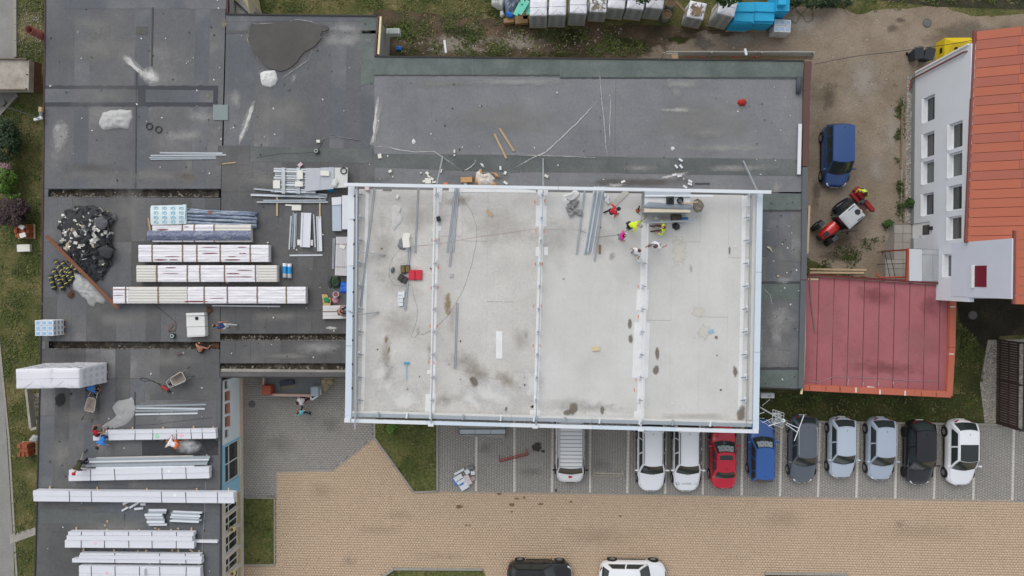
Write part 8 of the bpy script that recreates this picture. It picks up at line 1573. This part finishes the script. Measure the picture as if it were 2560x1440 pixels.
t = thing('squeegee', 'blue T-handled squeegee on the lower left of the hall roof', 'squeegee', at(1016, 925, ZH)); mb = MB(); mb.tube([at(1016, 910, ZH+.05), at(1016, 951, ZH+.05)], .02, 6); part('handle', mb, mat('pale_blue_plastic', H(150, 196, 214), .5), t); mb = MB(); mb.beam(at(1010, 908, ZH+.05), at(1023, 908, ZH+.05), .12, .08); part('blade', mb, mat('blue_blade', H(70, 150, 186), .5), t)
t = thing('canister', 'white canister held by the worker in the white shirt', 'canister', at(1597, 649, ZH+.3)); c = ORG[t.name]; mb = MB(); mb.box((c.x, c.y, ZH+.5), (.22, .32, .36), bev=.05); part('body', mb, CW, t); mb = MB(); mb.tube([(c.x, c.y-.1, ZH+.69), (c.x, c.y-.1, ZH+.75), (c.x, c.y+.1, ZH+.75), (c.x, c.y+.1, ZH+.69)], .018, 6); part('handle', mb, CW, t)
t = thing('circular_saw', 'orange power tool beside the vent house wall', 'power tool', at(1594, 526, ZH)); c = ORG[t.name]; mb = MB(); mb.lathe((c.x, c.y, ZH+.06), [(.13, -.02), (.13, .05), (.05, .08)], 14); part('guard', mb, mat('tool_orange', H(150, 78, 58), .6), t); mb = MB(); mb.tube([(c.x, c.y, ZH+.12), (c.x+.1, c.y+.26, ZH+.16)], .04, 7); part('grip', mb, BLK, t)
t = thing('compressor', 'brown and blue compressor behind the level channel', 'machine', at(1695, 548, ZH)); c = ORG[t.name]; mb = MB(); mb.box((c.x-.15, c.y+.05, ZH+.2), (.6, .4, .38), bev=.06); part('housing', mb, mat('brown_machine', H(84, 74, 62), .7, .3, 6), t); mb = MB(); mb.tube([(c.x+.1, c.y-.03, ZH+.45), (c.x+.5, c.y-.02, ZH+.45)], .11, 12); part('tank', mb, mat('tank_blue', H(44, 104, 150), .4), t)
bucket('upturned grey pot near the seated worker', 1640, 546, ZH, .11, .15, CW, CW); block('white stool under the seated worker', 1656, 572, .36, .36, .40, ZH, 0, CW, 'stool', 'stool')
block('blue crumpled label on the right of the hall roof', 1778, 829, .34, .2, .02, ZH+.02, .3, mat('pale_blue_label', H(140, 176, 204), .6, .3, 14), 'wrapper', 'wrapper'); block('yellow sponge lump in the middle of the hall roof', 1490, 872, .45, .26, .08, ZH+.01, .1, mat('sponge', H(206, 190, 150), .9, .25, 10), 'sponge', 'sponge'); block('small brown stub right of the blue label', 1791, 843, .14, .14, .08, ZH, 0, TIMD, 'wood_stub', 'wood')
for x, y_, lab in [(930, 618, 'bent yellowish glove on the right strip of dark felt')]: pass
mb = MB(); mb.tube([at(x, y_, ZD+.05) for x, y_ in [(1918, 617), (1925, 621), (1931, 630)]], [.06, .05, .02], 6); solo('hose_piece', mb, mat('cream_hose', H(206, 198, 166), .7), 'short cream hose piece on the right strip of dark felt', 'hose'); block('little wooden cube on the right strip of dark felt', 1945, 690, .12, .12, .12, ZD, .2, PALE_T, 'wood_block', 'wood'); block('white wrapper by the parapet of the right strip', 1902, 445-9, .1, .06, .05, ZD+.03, 0, CW, 'wrapper', 'wrapper')
mb = MB(); mb.tube([at(1998, 192, ZD+.15), at(1996, 233, ZD+.15)], .16, 14); solo('felt_roll', mb, mat('roll_dark', H(70, 76, 82), .8, .1, 3), 'single dark felt roll standing against the brown parapet', 'felt roll', smooth=True)
for x, y_, lab in [(712, 676, 'left of two blue and white rolls beside the wrapped packs'), (724, 677, 'right of two blue and white rolls beside the wrapped packs')]:
 p = at(x, y_, ZD+.13); t = thing('membrane_roll', lab, 'roll', (p.x, p.y, ZD)); mb = MB(); mb.lathe((0, 0, .13), [(.05, -.46), (.13, -.46), (.13, .46), (.05, .46)], 14, 0, Matrix.Rotation(pi/2, 4, 'X')); part('roll', mb, CW, t, True, False); mb = MB(); mb.lathe((0, 0, .13), [(.134, -.26), (.134, .2)], 14, 0, Matrix.Rotation(pi/2, 4, 'X'), caps=False); part('label_band', mb, mat('blue_band', H(40, 146, 206), .5, .2, 8), t, True, False)
# brush heads of rusty wire
for x, y_, lab in [(178, 735, 'rust-brown tangle of wire below the felt heap'), (523, 776, 'rust-brown brush head below the longest wrapped pack')]:
 p = at(x, y_, ZD); mb = MB()
 for k in range(40): a = rng.uniform(0, 6.28); r_ = rng.uniform(.1, .32); mb.tube([(p.x, p.y, ZD+.1), (p.x+cos(a)*r_*.6, p.y+sin(a)*r_*.6, ZD+.16), (p.x+cos(a+.4)*r_, p.y+sin(a+.4)*r_, ZD+.02)], .012, 4)
 solo('wire_tangle', mb, mat('rust_wire', H(116, 78, 54), .85, .3, 8), lab, 'wire')
# lower left: foam offcuts, short panel bundles, timber blocks, broom
for x, y_, a, b, rz, lab in [(318, 1255, .7, .16, .5, 'upper white offcut with an orange label beside the very long stack'), (335, 1263, .75, .14, .55, 'middle white offcut leaning beside the very long stack'), (312, 1273, .5, .12, .5, 'lower white offcut beside the very long stack'), (346, 1272, .58, .14, .1, 'short white offcut right of the leaning pieces'), (357, 1261, .34, .16, 0, 'small white foam cluster below the very long stack')]: block(lab, x, y_, a, b, .12, ZD, rz, WPAN, 'panel_offcut', 'panel')
def bundle(label, x0, y0, x1, y1, n, rz=0):
 c = at((x0+x1)/2, (y0+y1)/2, ZD+.3); t = thing('trim_bundle', label, 'trim bundle', (c.x, c.y, ZD))
 for k in range(n):
  yy = y0+(y1-y0)*(k+.5)/n; e = rng.uniform(-6, 6); mb = MB(); z = ZD+.2+.05*(k % 3); mb.beam(at(x0+e, yy, z), at(x1+e, yy+rz, z), .9*abs(y1-y0)/n/S(z), .08); part('trim', mb, (WPAN, GAL, WST)[k % 3], t); mb = MB(); z -= .12; mb.beam(at(x0+e*.5, yy, z), at(x1+e*.5, yy+rz, z), .9*abs(y1-y0)/n/S(z), .1); part('trim', mb, GALD, t)
 return t
bundle('untidy bundle of short white trims with an orange tag', 368, 1272, 412, 1314, 7); bundle('neat strapped bundle of short white trims', 428, 1276, 500, 1304, 6, 3)
for x, y_ in [(396, 1324), (388, 1321), (266, 1330), (290, 1332), (268, 1304), (262, 1314), (445, 1322), (430, 1376), (344, 1378), (366, 1378), (476, 1375), (480, 1379), (315, 1267)]: block('small timber wedge scattered between the lower panel stacks', x, y_, .14, .1, .08, ZD, rng.uniform(0, 3), PALE_T, 'timber_wedge', 'wood', 'timber wedges')
t = thing('broom', 'broom with a pale handle held by the worker in olive', 'broom', at(207, 1140, ZD)); mb = MB(); mb.tube([at(196, 1170, ZD+.9), at(208, 1130, ZD+.15)], .018, 6); part('handle', mb, PALE_T, t); mb = MB(); mb.beam(at(207, 1131, ZD+.06), at(217, 1124, ZD+.06), .08, .1); part('head', mb, mat('broom_head', H(90, 90, 88), .8), t)
block('small grey and white box on the lowest panel stack', 358, 1431, .16, .4, .2, ZD+.5, 0, CW, 'box', 'box')
# tiny litter that nobody would count
rngl = random.Random(21); mb = MB()
for _ in range(300):
 reg = rngl.choice([(115, 0, 560, 470, ZD), (570, 50, 930, 470, ZD), (940, 200, 2000, 450, ZD), (110, 880, 540, 1430, ZD), (555, 500, 860, 930, ZD), (1910, 500, 2000, 960, ZD), (900, 490, 1850, 1030, ZH)])
 x, y_ = rngl.uniform(reg[0], reg[2]), rngl.uniform(reg[1], reg[3]); s_ = rngl.uniform(.02, .07); p = at(x, y_, reg[4]+.03); mb.box((p.x, p.y, reg[4]+.03), (s_*1.5, s_, .03), rngl.uniform(0, 3), m=0 if rngl.random() < .55 else 1)
o = bpy.data.objects.new('litter', mesh_of(mb, [FW, mat('dark_crumb', H(56, 56, 58), .8)])); COL.objects.link(o); tag(o, kind='stuff')
# ================================================================== COURTYARD, YARD AND STREET THINGS
pd = thing('entrance_podium', 'raised grey entrance podium with a red pillar and a mosaic side ramp', 'entrance', at(740, 965, 0))
mb = MB(); mb.prism([at(x, y_, .75) for x, y_ in [(664, 920), (800, 920), (800, 986), (664, 986)]], 0, .75); part('platform', mb, mat('podium_grey', H(108, 114, 116), .85, .1, 1.5), pd)
mb = MB(); mb.box((at(665, 976, 1.5).x, at(665, 976, 1.5).y, .75), (.62, .62, 1.5), bev=.02); part('red_pillar', mb, mat('red_tiles', H(150, 74, 56), .7, .25, 3), pd); mb = MB(); mb.box((at(786, 979, 1.4).x, at(786, 979, 1.4).y, .7), (.52, .64, 1.4), bev=.02); part('grey_pillar', mb, mat('grey_pillar', H(150, 160, 170), .7, .1, 2), pd)
mb = MB(); mb.beam(at(681, 986, .95), at(778, 988, .95), .15, .4); part('low_wall', mb, mat('pink_stone', H(188, 160, 150), .8, .25, 4), pd); mb = MB(); mb.beam(at(661, 940, .95), at(661, 966, .95), .1, .4); part('low_wall', mb, MATS['pink_stone'], pd)
mb = MB(); mb.prism([at(x, y_, .62) for x, y_ in [(802, 930), (833, 930), (831, 958), (806, 985), (800, 985)]], 0, .62); part('mosaic_ramp', mb, mat_mix('mosaic', [(.35, H(122, 104, 74)), (.5, H(150, 138, 112)), (.62, H(176, 168, 150))], scale=4, fine=.2), pd)
for a, b in (((802, 985), (779, 1000)), ((779, 1000), (776, 990)), ((802, 985), (800, 972))): mb = MB(); mb.beam(at(*a, .95), at(*b, .95), .09, .09); part('frame_bar', mb, WHITEF, pd)
block('dark framed mat leaning on the podium', 716, 958, .95, .32, .25, .76, -.12+.25, mat('mat_dark', H(56, 62, 76), .7, .4, 10), 'door_mat', 'mat'); block('flattened beige carton on the podium', 722, 966, .95, .28, .03, .755, .13, mat('beige_card', H(128, 122, 106), .85), 'carton', 'carton')
# cellar light well beside the hall
lw = thing('light_well', 'concrete cellar light well with three grey glazed covers in the parking bays', 'light well', at(1205, 1080, 0))
for q in ([(1148, 1060), (1262, 1068), (1262, 1074), (1148, 1073)], [(1148, 1086), (1262, 1086), (1262, 1096), (1148, 1088)]): mb = MB(); mb.prism([at(x, y_, .35) for x, y_ in q], 0, .35); part('curb', mb, CONC, lw)
for k in range(3): mb = MB(); mb.prism([at(x, y_, .40) for x, y_ in [(1150+k*38, 1074), (1187+k*38, 1074), (1187+k*38, 1085), (1150+k*38, 1085)]], .3, .4); part('cover_pane', mb, mat('grey_pane', H(176, 186, 190), .3, .06), lw)
mb = MB(); mb.prism([at(x, y_, .41) for x, y_ in [(1147, 1072), (1264, 1072), (1264, 1074), (1147, 1074)]], .2, .41); mb.prism([at(x, y_, .41) for x, y_ in [(1147, 1085), (1264, 1085), (1264, 1087), (1147, 1087)]], .2, .41); part('edge_frame', mb, mat('frame_dark', H(84, 88, 90), .6), lw)
def rack(label, P, m, bars, z=.45):
 a, b, c, d = [at(x, y_, z) for x, y_ in P]; cen = (a+b+c+d)/4; t = thing('bicycle_rack', label, 'bicycle rack', (cen.x, cen.y, 0))
 for p, q, zz in ((a, b, .5), (d, c, .06), (a, d, None), (b, c, None)):
  mb = MB(); za, zb2 = (zz, zz) if zz else (.5, .06); mb.tube([(p.x, p.y, za), (q.x, q.y, zb2)], .03, 6); part('rail', mb, m, t)
 for k in range(1, bars): f = k/bars; p, q = a.lerp(b, f), d.lerp(c, f); mb = MB(); mb.tube([(p.x, p.y, .5), (q.x, q.y, .06)], .012, 5); part('bar', mb, m, t)
 for p, q in ((a, d), (b, c)): mb = MB(); e = p+(p-q)*.7; mb.tube([(p.x, p.y, .5), (e.x, e.y, .05)], .025, 6); part('leg', mb, m, t)
 return t
rack('red bicycle rack standing askew in the parking bays', [(1248, 1149), (1318, 1132), (1320, 1141), (1249, 1159)], mat('rack_red', H(156, 62, 58), .6, .1), 18); rack('cream empty bicycle rack between the van and the white estate', [(1486, 1182), (1558, 1184), (1559, 1194), (1486, 1193)], mat('rack_cream', H(190, 182, 164), .6, .1), 1)
t = thing('waste_boxes', 'heap of white boards and boxes dumped in the parking bays', 'box heap', at(1160, 1196, 0)); rz = -.95
for x, y_, a, b, z, r2, m in [(1146, 1196, .62, .36, .3, .55, CW), (1152, 1203, .62, .3, .3, .55, CW), (1160, 1215, .62, .5, .22, .55, CW), (1148, 1180, .75, .16, .2, .5, CW), (1170, 1200, .34, .7, .3, .45, mat('dirty_white', H(200, 192, 192), .8, .15, 8)), (1168, 1180, .32, .3, .36, .55, CW), (1182, 1183, .28, .26, .34, .1, CW), (1181, 1197, .36, .3, .2, .5, mat('mixed_box', H(170, 150, 146), .8, .5, 16)), (1178, 1170, .3, .22, .3, .3, mat('grey_bag2', H(120, 126, 130), .7, .2)), (1140, 1204, .3, .5, .18, .55, mat('blue_sheet', H(40, 120, 200), .6)), (1153, 1210, .34, .16, .27, .5, MATS['blue_sheet'])]:
 p = at(x, y_, z); mb = MB(); mb.box((p.x, p.y, z/2), (a, b, z), r2, bev=.02); part('box', mb, m, t)
# left street side
def tiles(label, x, y_, sx, sy, h, seed):
 c = at(x, y_, 0); t = thing('tile_pallet', label, 'pallet', (c.x, c.y, 0)); r3 = random.Random(seed)
 for k in range(3): mb = MB(); mb.box((0, (k-1)*sy*.44, .06), (sx*1.15, .1, .11)); part('bearer', mb, TIM, t, world=False)
 for k in range(5): mb = MB(); mb.box(((k-2)*sx*.28, 0, .13), (.12, sy*1.05, .03)); part('deck_board', mb, TIM, t, world=False)
 nx, ny = int(sx/.24), int(sy/.3)
 for i in range(nx):
  for j in range(ny):
   hh = h*r3.uniform(.7, 1.05); mb = MB(); mb.box(((i-(nx-1)/2)*.24, (j-(ny-1)/2)*.3, .15+hh/2), (.225, .285, hh), r3.uniform(-.03, .03), bev=.012); part('tile', mb, mat('clay', H(150, 84, 58), .85, .2, 4, obj_var=.12), t, world=False)
 return t
tiles('pallet of red clay tiles under white foam pieces beside the purple shrub', 70, 579, 1.0, .95, .6, 1); tiles('pile of red bricks at the left wall below the gravel', 78, 1119, .85, .9, .7, 2)
block('upper white foam piece on the tile pallet', 52, 566, .42, .3, .08, .8, -.6); block('lower white foam piece on the tile pallet', 56, 588, .42, .32, .08, .8, .3); block('long white foam cover lying below the tile pallet', 58, 620, .92, .5, .25, 0, .03, FW, 'foam_cover', 'foam block'); sheet_thing('plastic_sheet', 'grey plastic over the brick pile at the left wall', 'sheet', [(72, 1100), (84, 1086), (96, 1090), (94, 1104), (80, 1106)], .5, .2, PLG, 61)
cn = thing('flue_pipe', 'red-brown round flue pipe rising at the upper left corner of the roof', 'flue', at(108, 90, 0)); zt = 4.4; p = at(72, 74, zt)
mb = MB(); mb.lathe((p.x, p.y, -.0), [(.26, 0), (.26, zt), (.22, zt), (.22, zt-.6), (0, zt-.62)], 22, caps=False); part('pipe', mb, mat('flue_red', H(122, 64, 52), .6, .12, 3), cn, True); mb = MB(); mb.lathe((p.x, p.y, 0), [(.275, zt-.08), (.28, zt-.02), (.265, zt+.01)], 22, caps=False); part('rim', mb, mat('flue_rim', H(140, 78, 64), .6), cn, True); mb = MB(); mb.lathe((p.x, p.y, zt-.45), [(.215, 0), (0, .01)], 18); part('soot_bottom', mb, mat('soot_black', H(24, 24, 24), .9), cn)
fl = thing('floodlight', 'white floodlight with a wooden bracket on the left roof edge', 'floodlight', at(100, 290, ZD)); mb = MB(); a, b = at(86, 299, ZD+.3), at(105, 294, ZD+.3); mb.beam(a, b, .16, .14); part('lamp', mb, CW, fl); mb = MB(); mb.beam(at(103, 268, ZD+.2), at(102, 280, ZD+.2), .2, .2); part('bracket', mb, TIM, fl); mb = MB(); mb.tube([at(102, 280, ZD+.2), at(102, 294, ZD+.1)], .09, 8); part('arm', mb, GALD, fl)
sw = thing('sunken_stair_wall', 'low concrete edge of the light shaft along the left wall', 'low wall', at(84, 1020, 0)); mb = MB(); mb.beam(at(71, 972, .5), at(82, 1070, .5), .16, .5); part('wall', mb, CONC, sw); mb = MB(); mb.beam(at(82, 1072, .5), at(97, 1068, .5), .16, .5); part('end_wall', mb, CONC, sw)
# bins beside the house
def bin_(label, x, y_, rz, col):
 p = at(x, y_, 1.0); t = thing('wheelie_bin', label, 'bin', (p.x, p.y, 0), rz); mb = MB(); vs = []
 for z, s_ in ((.05, .42), (.95, .56)): vs += [(-s_*.5, -s_*.55, z), (s_*.5, -s_*.55, z), (s_*.5, s_*.6, z), (-s_*.5, s_*.6, z)]
 mb.add(vs, [(3, 2, 1, 0), (4, 5, 6, 7), (0, 1, 5, 4), (1, 2, 6, 5), (2, 3, 7, 6), (3, 0, 4, 7)]); part('body', mb, col, t, False, False); mb = MB(); mb.box((0, .0, 1.0), (.6, .74, .07), Matrix.Rotation(.12, 4, 'X'), bev=.03); part('lid', mb, mat('bin_lid', H(46, 50, 56), .5, .1), t, False, False)
 for s_ in (-1, 1): mb = MB(); mb.lathe((s_*.27, .3, .11), [(.11, -.03), (.11, .03)], 14, 0, Matrix.Rotation(pi/2, 4, 'Y')); part('wheel', mb, BLK, t, False, False)
 mb = MB(); mb.tube([(-.25, .42, .98), (.25, .42, .98)], .02, 6); part('handle', mb, BLK, t, False, False)
BC = mat('bin_black', H(40, 44, 50), .5, .12); bin_('left black wheelie bin beside the yellow container', 2298, 133, .15, BC); bin_('right black wheelie bin with a white strip, beside the yellow container', 2325, 135, -.2, BC)
t = thing('recycling_container', 'yellow recycling container with round openings behind the house corner', 'container', at(2362, 133, 0)); YEL = mat('yellow_plastic', H(206, 178, 20), .5, .06); c = at(2368, 130, 0); X0, X1 = c.x-.75, c.x+.9
mb = MB(); vs = [(X0, c.y-.6, 0), (X1, c.y-.6, 0), (X1, c.y+.6, 0), (X0, c.y+.6, 0), (X0, c.y-.6, 1.0), (X1, c.y-.6, 1.0), (X1, c.y+.6, 1.0), (X0, c.y+.6, 1.0), (X0+.25, c.y+.15, 1.5), (X1-.1, c.y+.15, 1.5)]; mb.add(vs, [(3, 2, 1, 0), (0, 1, 5, 4), (1, 2, 6, 5), (2, 3, 7, 6), (3, 0, 4, 7), (4, 5, 9, 8), (6, 7, 8, 9), (5, 6, 9), (7, 4, 8)]); part('shell', mb, YEL, t)
for x in (-.2, .45): mb = MB(); nrm = Vector((0, -.55, .83)); mb.lathe((c.x+x, c.y-.2, 1.285), [(.11, -.01), (.11, .02), (0, .025)], 14, 0, nrm.to_track_quat('Z', 'Y').to_matrix().to_4x4()); part('opening', mb, mat('opening_dark', H(50, 40, 24), .8), t)
mb = MB(); mb.box((X0-.005, c.y-.1, .6), (.02, .35, .3)); part('symbol', mb, mat('symbol_black', H(40, 36, 24), .7), t)
# barrel, ladder, scaffold
for x, y_, lab, h in [(1665, 40, 'old stained barrel beside the wrapped pallets', .9), (1675, 12, 'grey barrel behind the stained barrel', .9)]:
 p = at(x, y_, .5); t = thing('barrel', lab, 'barrel', (p.x, p.y, 0)); mb = MB(); mb.lathe((0, 0, 0), [(.29, 0), (.3, .3), (.31, .32), (.3, .34), (.3, .6), (.31, .62), (.3, .64), (.29, h), (.27, h), (.27, h-.1), (0, h-.1)], 20, caps=False); part('drum', mb, mat('barrel_grey', H(130, 128, 120), .6, .25, 5), t, True, False); mb = MB(); mb.lathe((0, 0, h-.09), [(.265, 0), (0, .02)], 16); part('contents', mb, mat('barrel_rust', H(110, 88, 66), .9, .3, 6), t, False, False)
sc = thing('scaffold', 'scaffold with white netting along the top wall of the pale felt roof', 'scaffold', at(1850, 138, 0)); NET = mat('net_white', H(196, 194, 186), .8, .1, 3); TB = mat('scaffold_tube', H(176, 174, 166), .5, .1)
for y_, z in ((129, 2.7), (134, 2.2)): mb = MB(); mb.tube([at(1665, y_, z), at(2036, y_+1, z)], .03, 6); part('rail', mb, TB, sc)
for x in (1660, 1780, 1905, 2035): mb = MB(); p = at(x, 131, 2.75); mb.tube([(p.x, p.y, 0), (p.x, p.y, 2.75)], .035, 6); part('post', mb, TB, sc); mb = MB(); q = at(x-6, 148, 2.6); mb.tube([(p.x, p.y, 2.6), (q.x, q.y, 2.4)], .03, 6); part('strut', mb, mat('strut_dark', H(90, 86, 82), .6), sc)
mb = MB(); mb.grid([[at(1695+340*i/40, 130+11*j/5, 2.65-.22*j+.05*nz(i*.5, j)) for j in range(6)] for i in range(41)]); part('netting', mb, NET, sc, True)
mb = MB(); mb.prism([at(x, y_, 1.6) for x, y_ in [(1680, 136), (2034, 137), (2034, 148), (1680, 147)]], 1.52, 1.6); part('walk_board', mb, TIM, sc)
for x in (1715, 1745, 1830, 1880): mb = MB(); mb.tube([at(x, 141, 2.5), at(x+16, 142, 2.45)], .03, 5); part('tag', mb, mat('red_tag', H(150, 66, 62), .7), sc)
plank('white post standing at the top edge of the pale felt roof', 1862, 122, 1866, 138, 5, ZD+.2, WPAN, .12, 'post', 'post'); plank('small white post at the top edge near the roof corner', 1111, 101, 1115, 132, 5, ZD-.5, WPAN, .1, 'post', 'post')
# side stair tower beyond the upper roof edge
sb = thing('stair_shed', 'small shed with slanting grey roof at the top edge beside the roof corner', 'shed', at(600, 10, 0)); mb = MB(); mb.prism([at(x, y_, 2.4) for x, y_ in [(576, -60), (606, -60), (625, 32), (580, 32)]], 0, 2.4); part('wall', mb, mat('cream_block', H(176, 168, 138), .9, .12), sb); mb = MB(); a = [at(x, y_, 2.75) for x, y_ in [(586, 2), (602, -6), (624, 30), (588, 31)]]; mb.prism(a, 2.45, 2.55); part('roof', mb, mat('shed_roof', H(140, 140, 134), .8, .1), sb); mb = MB(); mb.beam(at(586, 2, 2.62), at(618, 31, 2.62), .1, .08); part('ridge_strip', mb, BLK, sb); mb = MB(); mb.prism([at(x, y_, 1.6) for x, y_ in [(606, 0), (622, 0), (638, 18), (638, 30), (624, 30)]], 0, 1.6); part('side_wall', mb, CONC, sb)
ac = thing('air_conditioner', 'white air conditioner on a bracket at the wall beside the roof corner', 'air conditioner', at(984, 80, 0)); mb = MB(); p = at(984, 80, 1.9); mb.box((p.x, p.y, 1.8), (.85, .34, .6), bev=.02); part('case', mb, mat('ac_white', H(196, 200, 198), .5, .06), ac); mb = MB(); mb.box((p.x, p.y, 2.105), (.7, .26, .012)); part('top_grille', mb, mat('ac_grille', H(150, 158, 156), .6), ac); mb = MB(); mb.tube([(p.x-.7, p.y+.1, 1.6), (p.x, p.y+.1, 1.55), (p.x, p.y-.1, 1.55), (p.x-.7, p.y-.1, 1.6)], .02, 5); part('bracket', mb, GALD, ac)
a2 = thing('outdoor_unit', 'white outdoor unit on the wall right of the hall fascia', 'air conditioner', at(1919, 989, 0)); p = at(1919, 989, 2.4); mb = MB(); mb.box((p.x, p.y, 2.2), (.85, .32, .5), bev=.02); part('case', mb, MATS['ac_white'], a2); mb = MB(); mb.box((p.x+.1, p.y-.02, 2.455), (.25, .1, .012)); part('badge', mb, MATS['ac_grille'], a2)
# antenna mast at the lower right corner of the hall
an = thing('antenna_mast', 'galvanised antenna mast with grid reflector and rods at the corner of the hall', 'antenna', at(1905, 1025, 5.6)); AG = mat('antenna_grey', H(166, 170, 172), .45, .1, metal=.3)
zt = 9.2; bx_ = at(1900, 1018, 5.4); tx = Vector((bx_.x, bx_.y, zt)); mb = MB(); mb.tube([bx_, tx], .045, 8); part('mast', mb, AG, an)
def mz(px, py): # height on the mast seen at px
 r = _q @ Vector((px-1280, 720-py, -FPX)); return CAM_H+r.z*(bx_.x/r.x)
zc = mz(1945, 1042); c = Vector((bx_.x, bx_.y, min(zc, zt-.8)));
G = [(1932, 1024), (1962, 1034), (1955, 1050), (1958, 1069), (1930, 1060), (1936, 1045)]; mb = MB(); zz = c.z
for k in range(6): f = k/5; mb.beam(at(1932+1*f, 1024+38*f, zz), at(1960-2*f, 1033+36*f, zz+.1), .035, .02)
for k in range(5): f = k/4; mb.beam(at(1932+28*f, 1024+9*f, zz), at(1931+27*f, 1061+8*f, zz), .03, .02)
for u, v, s_ in ((.2, .2, .2), (.6, .3, .18), (.35, .55, .2), (.75, .7, .22), (.2, .8, .2), (.5, .12, .2)): p = at(1932+28*u, 1026+9*u+36*v, zz+.02); mb.box((p.x, p.y, zz+.02), (s_, s_*.8, .01), .3)
part('reflector', mb, AG, an)
mb = MB(); mb.ball(at(1958, 1052, zz+.3), (.13, .11, .09)); part('junction_head', mb, CW, an)
for k, (a, b, da, db) in enumerate([((1956, 1054), (1921, 1065), .2, .2), ((1966, 1057), (1998, 1071), .3, .3), ((1964, 1060), (1994, 1081), .3, .3), ((2010, 1038), (1986, 1102), .3, .3), ((1892, 1037), (1912, 1030), -.6, -.3), ((1906, 1057), (1930, 1046), -.2, 0), ((1926, 1063), (1930, 1047), -.2, 0), ((1920, 1064), (1962, 1089), -.4, -.6), ((1893, 1047), (1920, 1062), -1, -.5), ((1925, 998), (1906, 1014), -1, -1)]): mb = MB(); mb.tube([at(*a, zz+da), at(*b, zz+db)], .022 if k < 4 else .012, 5); part('rod', mb, CW if k < 6 else AG, an)
# vapour of the hot felt beside the worker in white
m = bpy.data.materials.new('vapour'); m.use_nodes = True; n = m.node_tree; n.nodes.remove(n.nodes['Principled BSDF']); pv = n.nodes.new('ShaderNodeVolumePrincipled'); pv.inputs['Color'].default_value = (.9, .9, .92, 1)
pv.inputs['Absorption Color'].default_value = (.95, .95, .95, 1)
L = n.links; tc = n.nodes.new('ShaderNodeTexCoord'); tn = n.nodes.new('ShaderNodeTexNoise'); tn.inputs['Scale'].default_value = 2.4; tn.inputs['Detail'].default_value = 5; mr = n.nodes.new('ShaderNodeMapRange'); mr.inputs[1].default_value = .38; mr.inputs[2].default_value = .72; mr.inputs[3].default_value = 0; mr.inputs[4].default_value = 4.5
ln = n.nodes.new('ShaderNodeVectorMath'); ln.operation = 'LENGTH'; fo = n.nodes.new('ShaderNodeMapRange'); fo.inputs[1].default_value = .25; fo.inputs[2].default_value = .95; fo.inputs[3].default_value = 1; fo.inputs[4].default_value = 0; mu = n.nodes.new('ShaderNodeMath'); mu.operation = 'MULTIPLY'
L.new(tc.outputs['Object'], tn.inputs['Vector']); L.new(tc.outputs['Object'], ln.inputs[0]); L.new(ln.outputs['Value'], fo.inputs[0]); L.new(tn.outputs['Fac'], mr.inputs[0]); L.new(mr.outputs[0], mu.inputs[0]); L.new(fo.outputs[0], mu.inputs[1]); L.new(mu.outputs[0], pv.inputs['Density']); L.new(pv.outputs[0], n.nodes['Material Output'].inputs['Volume'])
mb = MB(); mb.ball((0, 0, 0), 1, 0, 18, 12); p = at(470, 1116, ZD+.5)
o = bpy.data.objects.new('vapour', mesh_of(mb, m, smooth=True)); COL.objects.link(o); o.location = p; o.scale = (1.0, .55, .48); tag(o, kind='stuff')
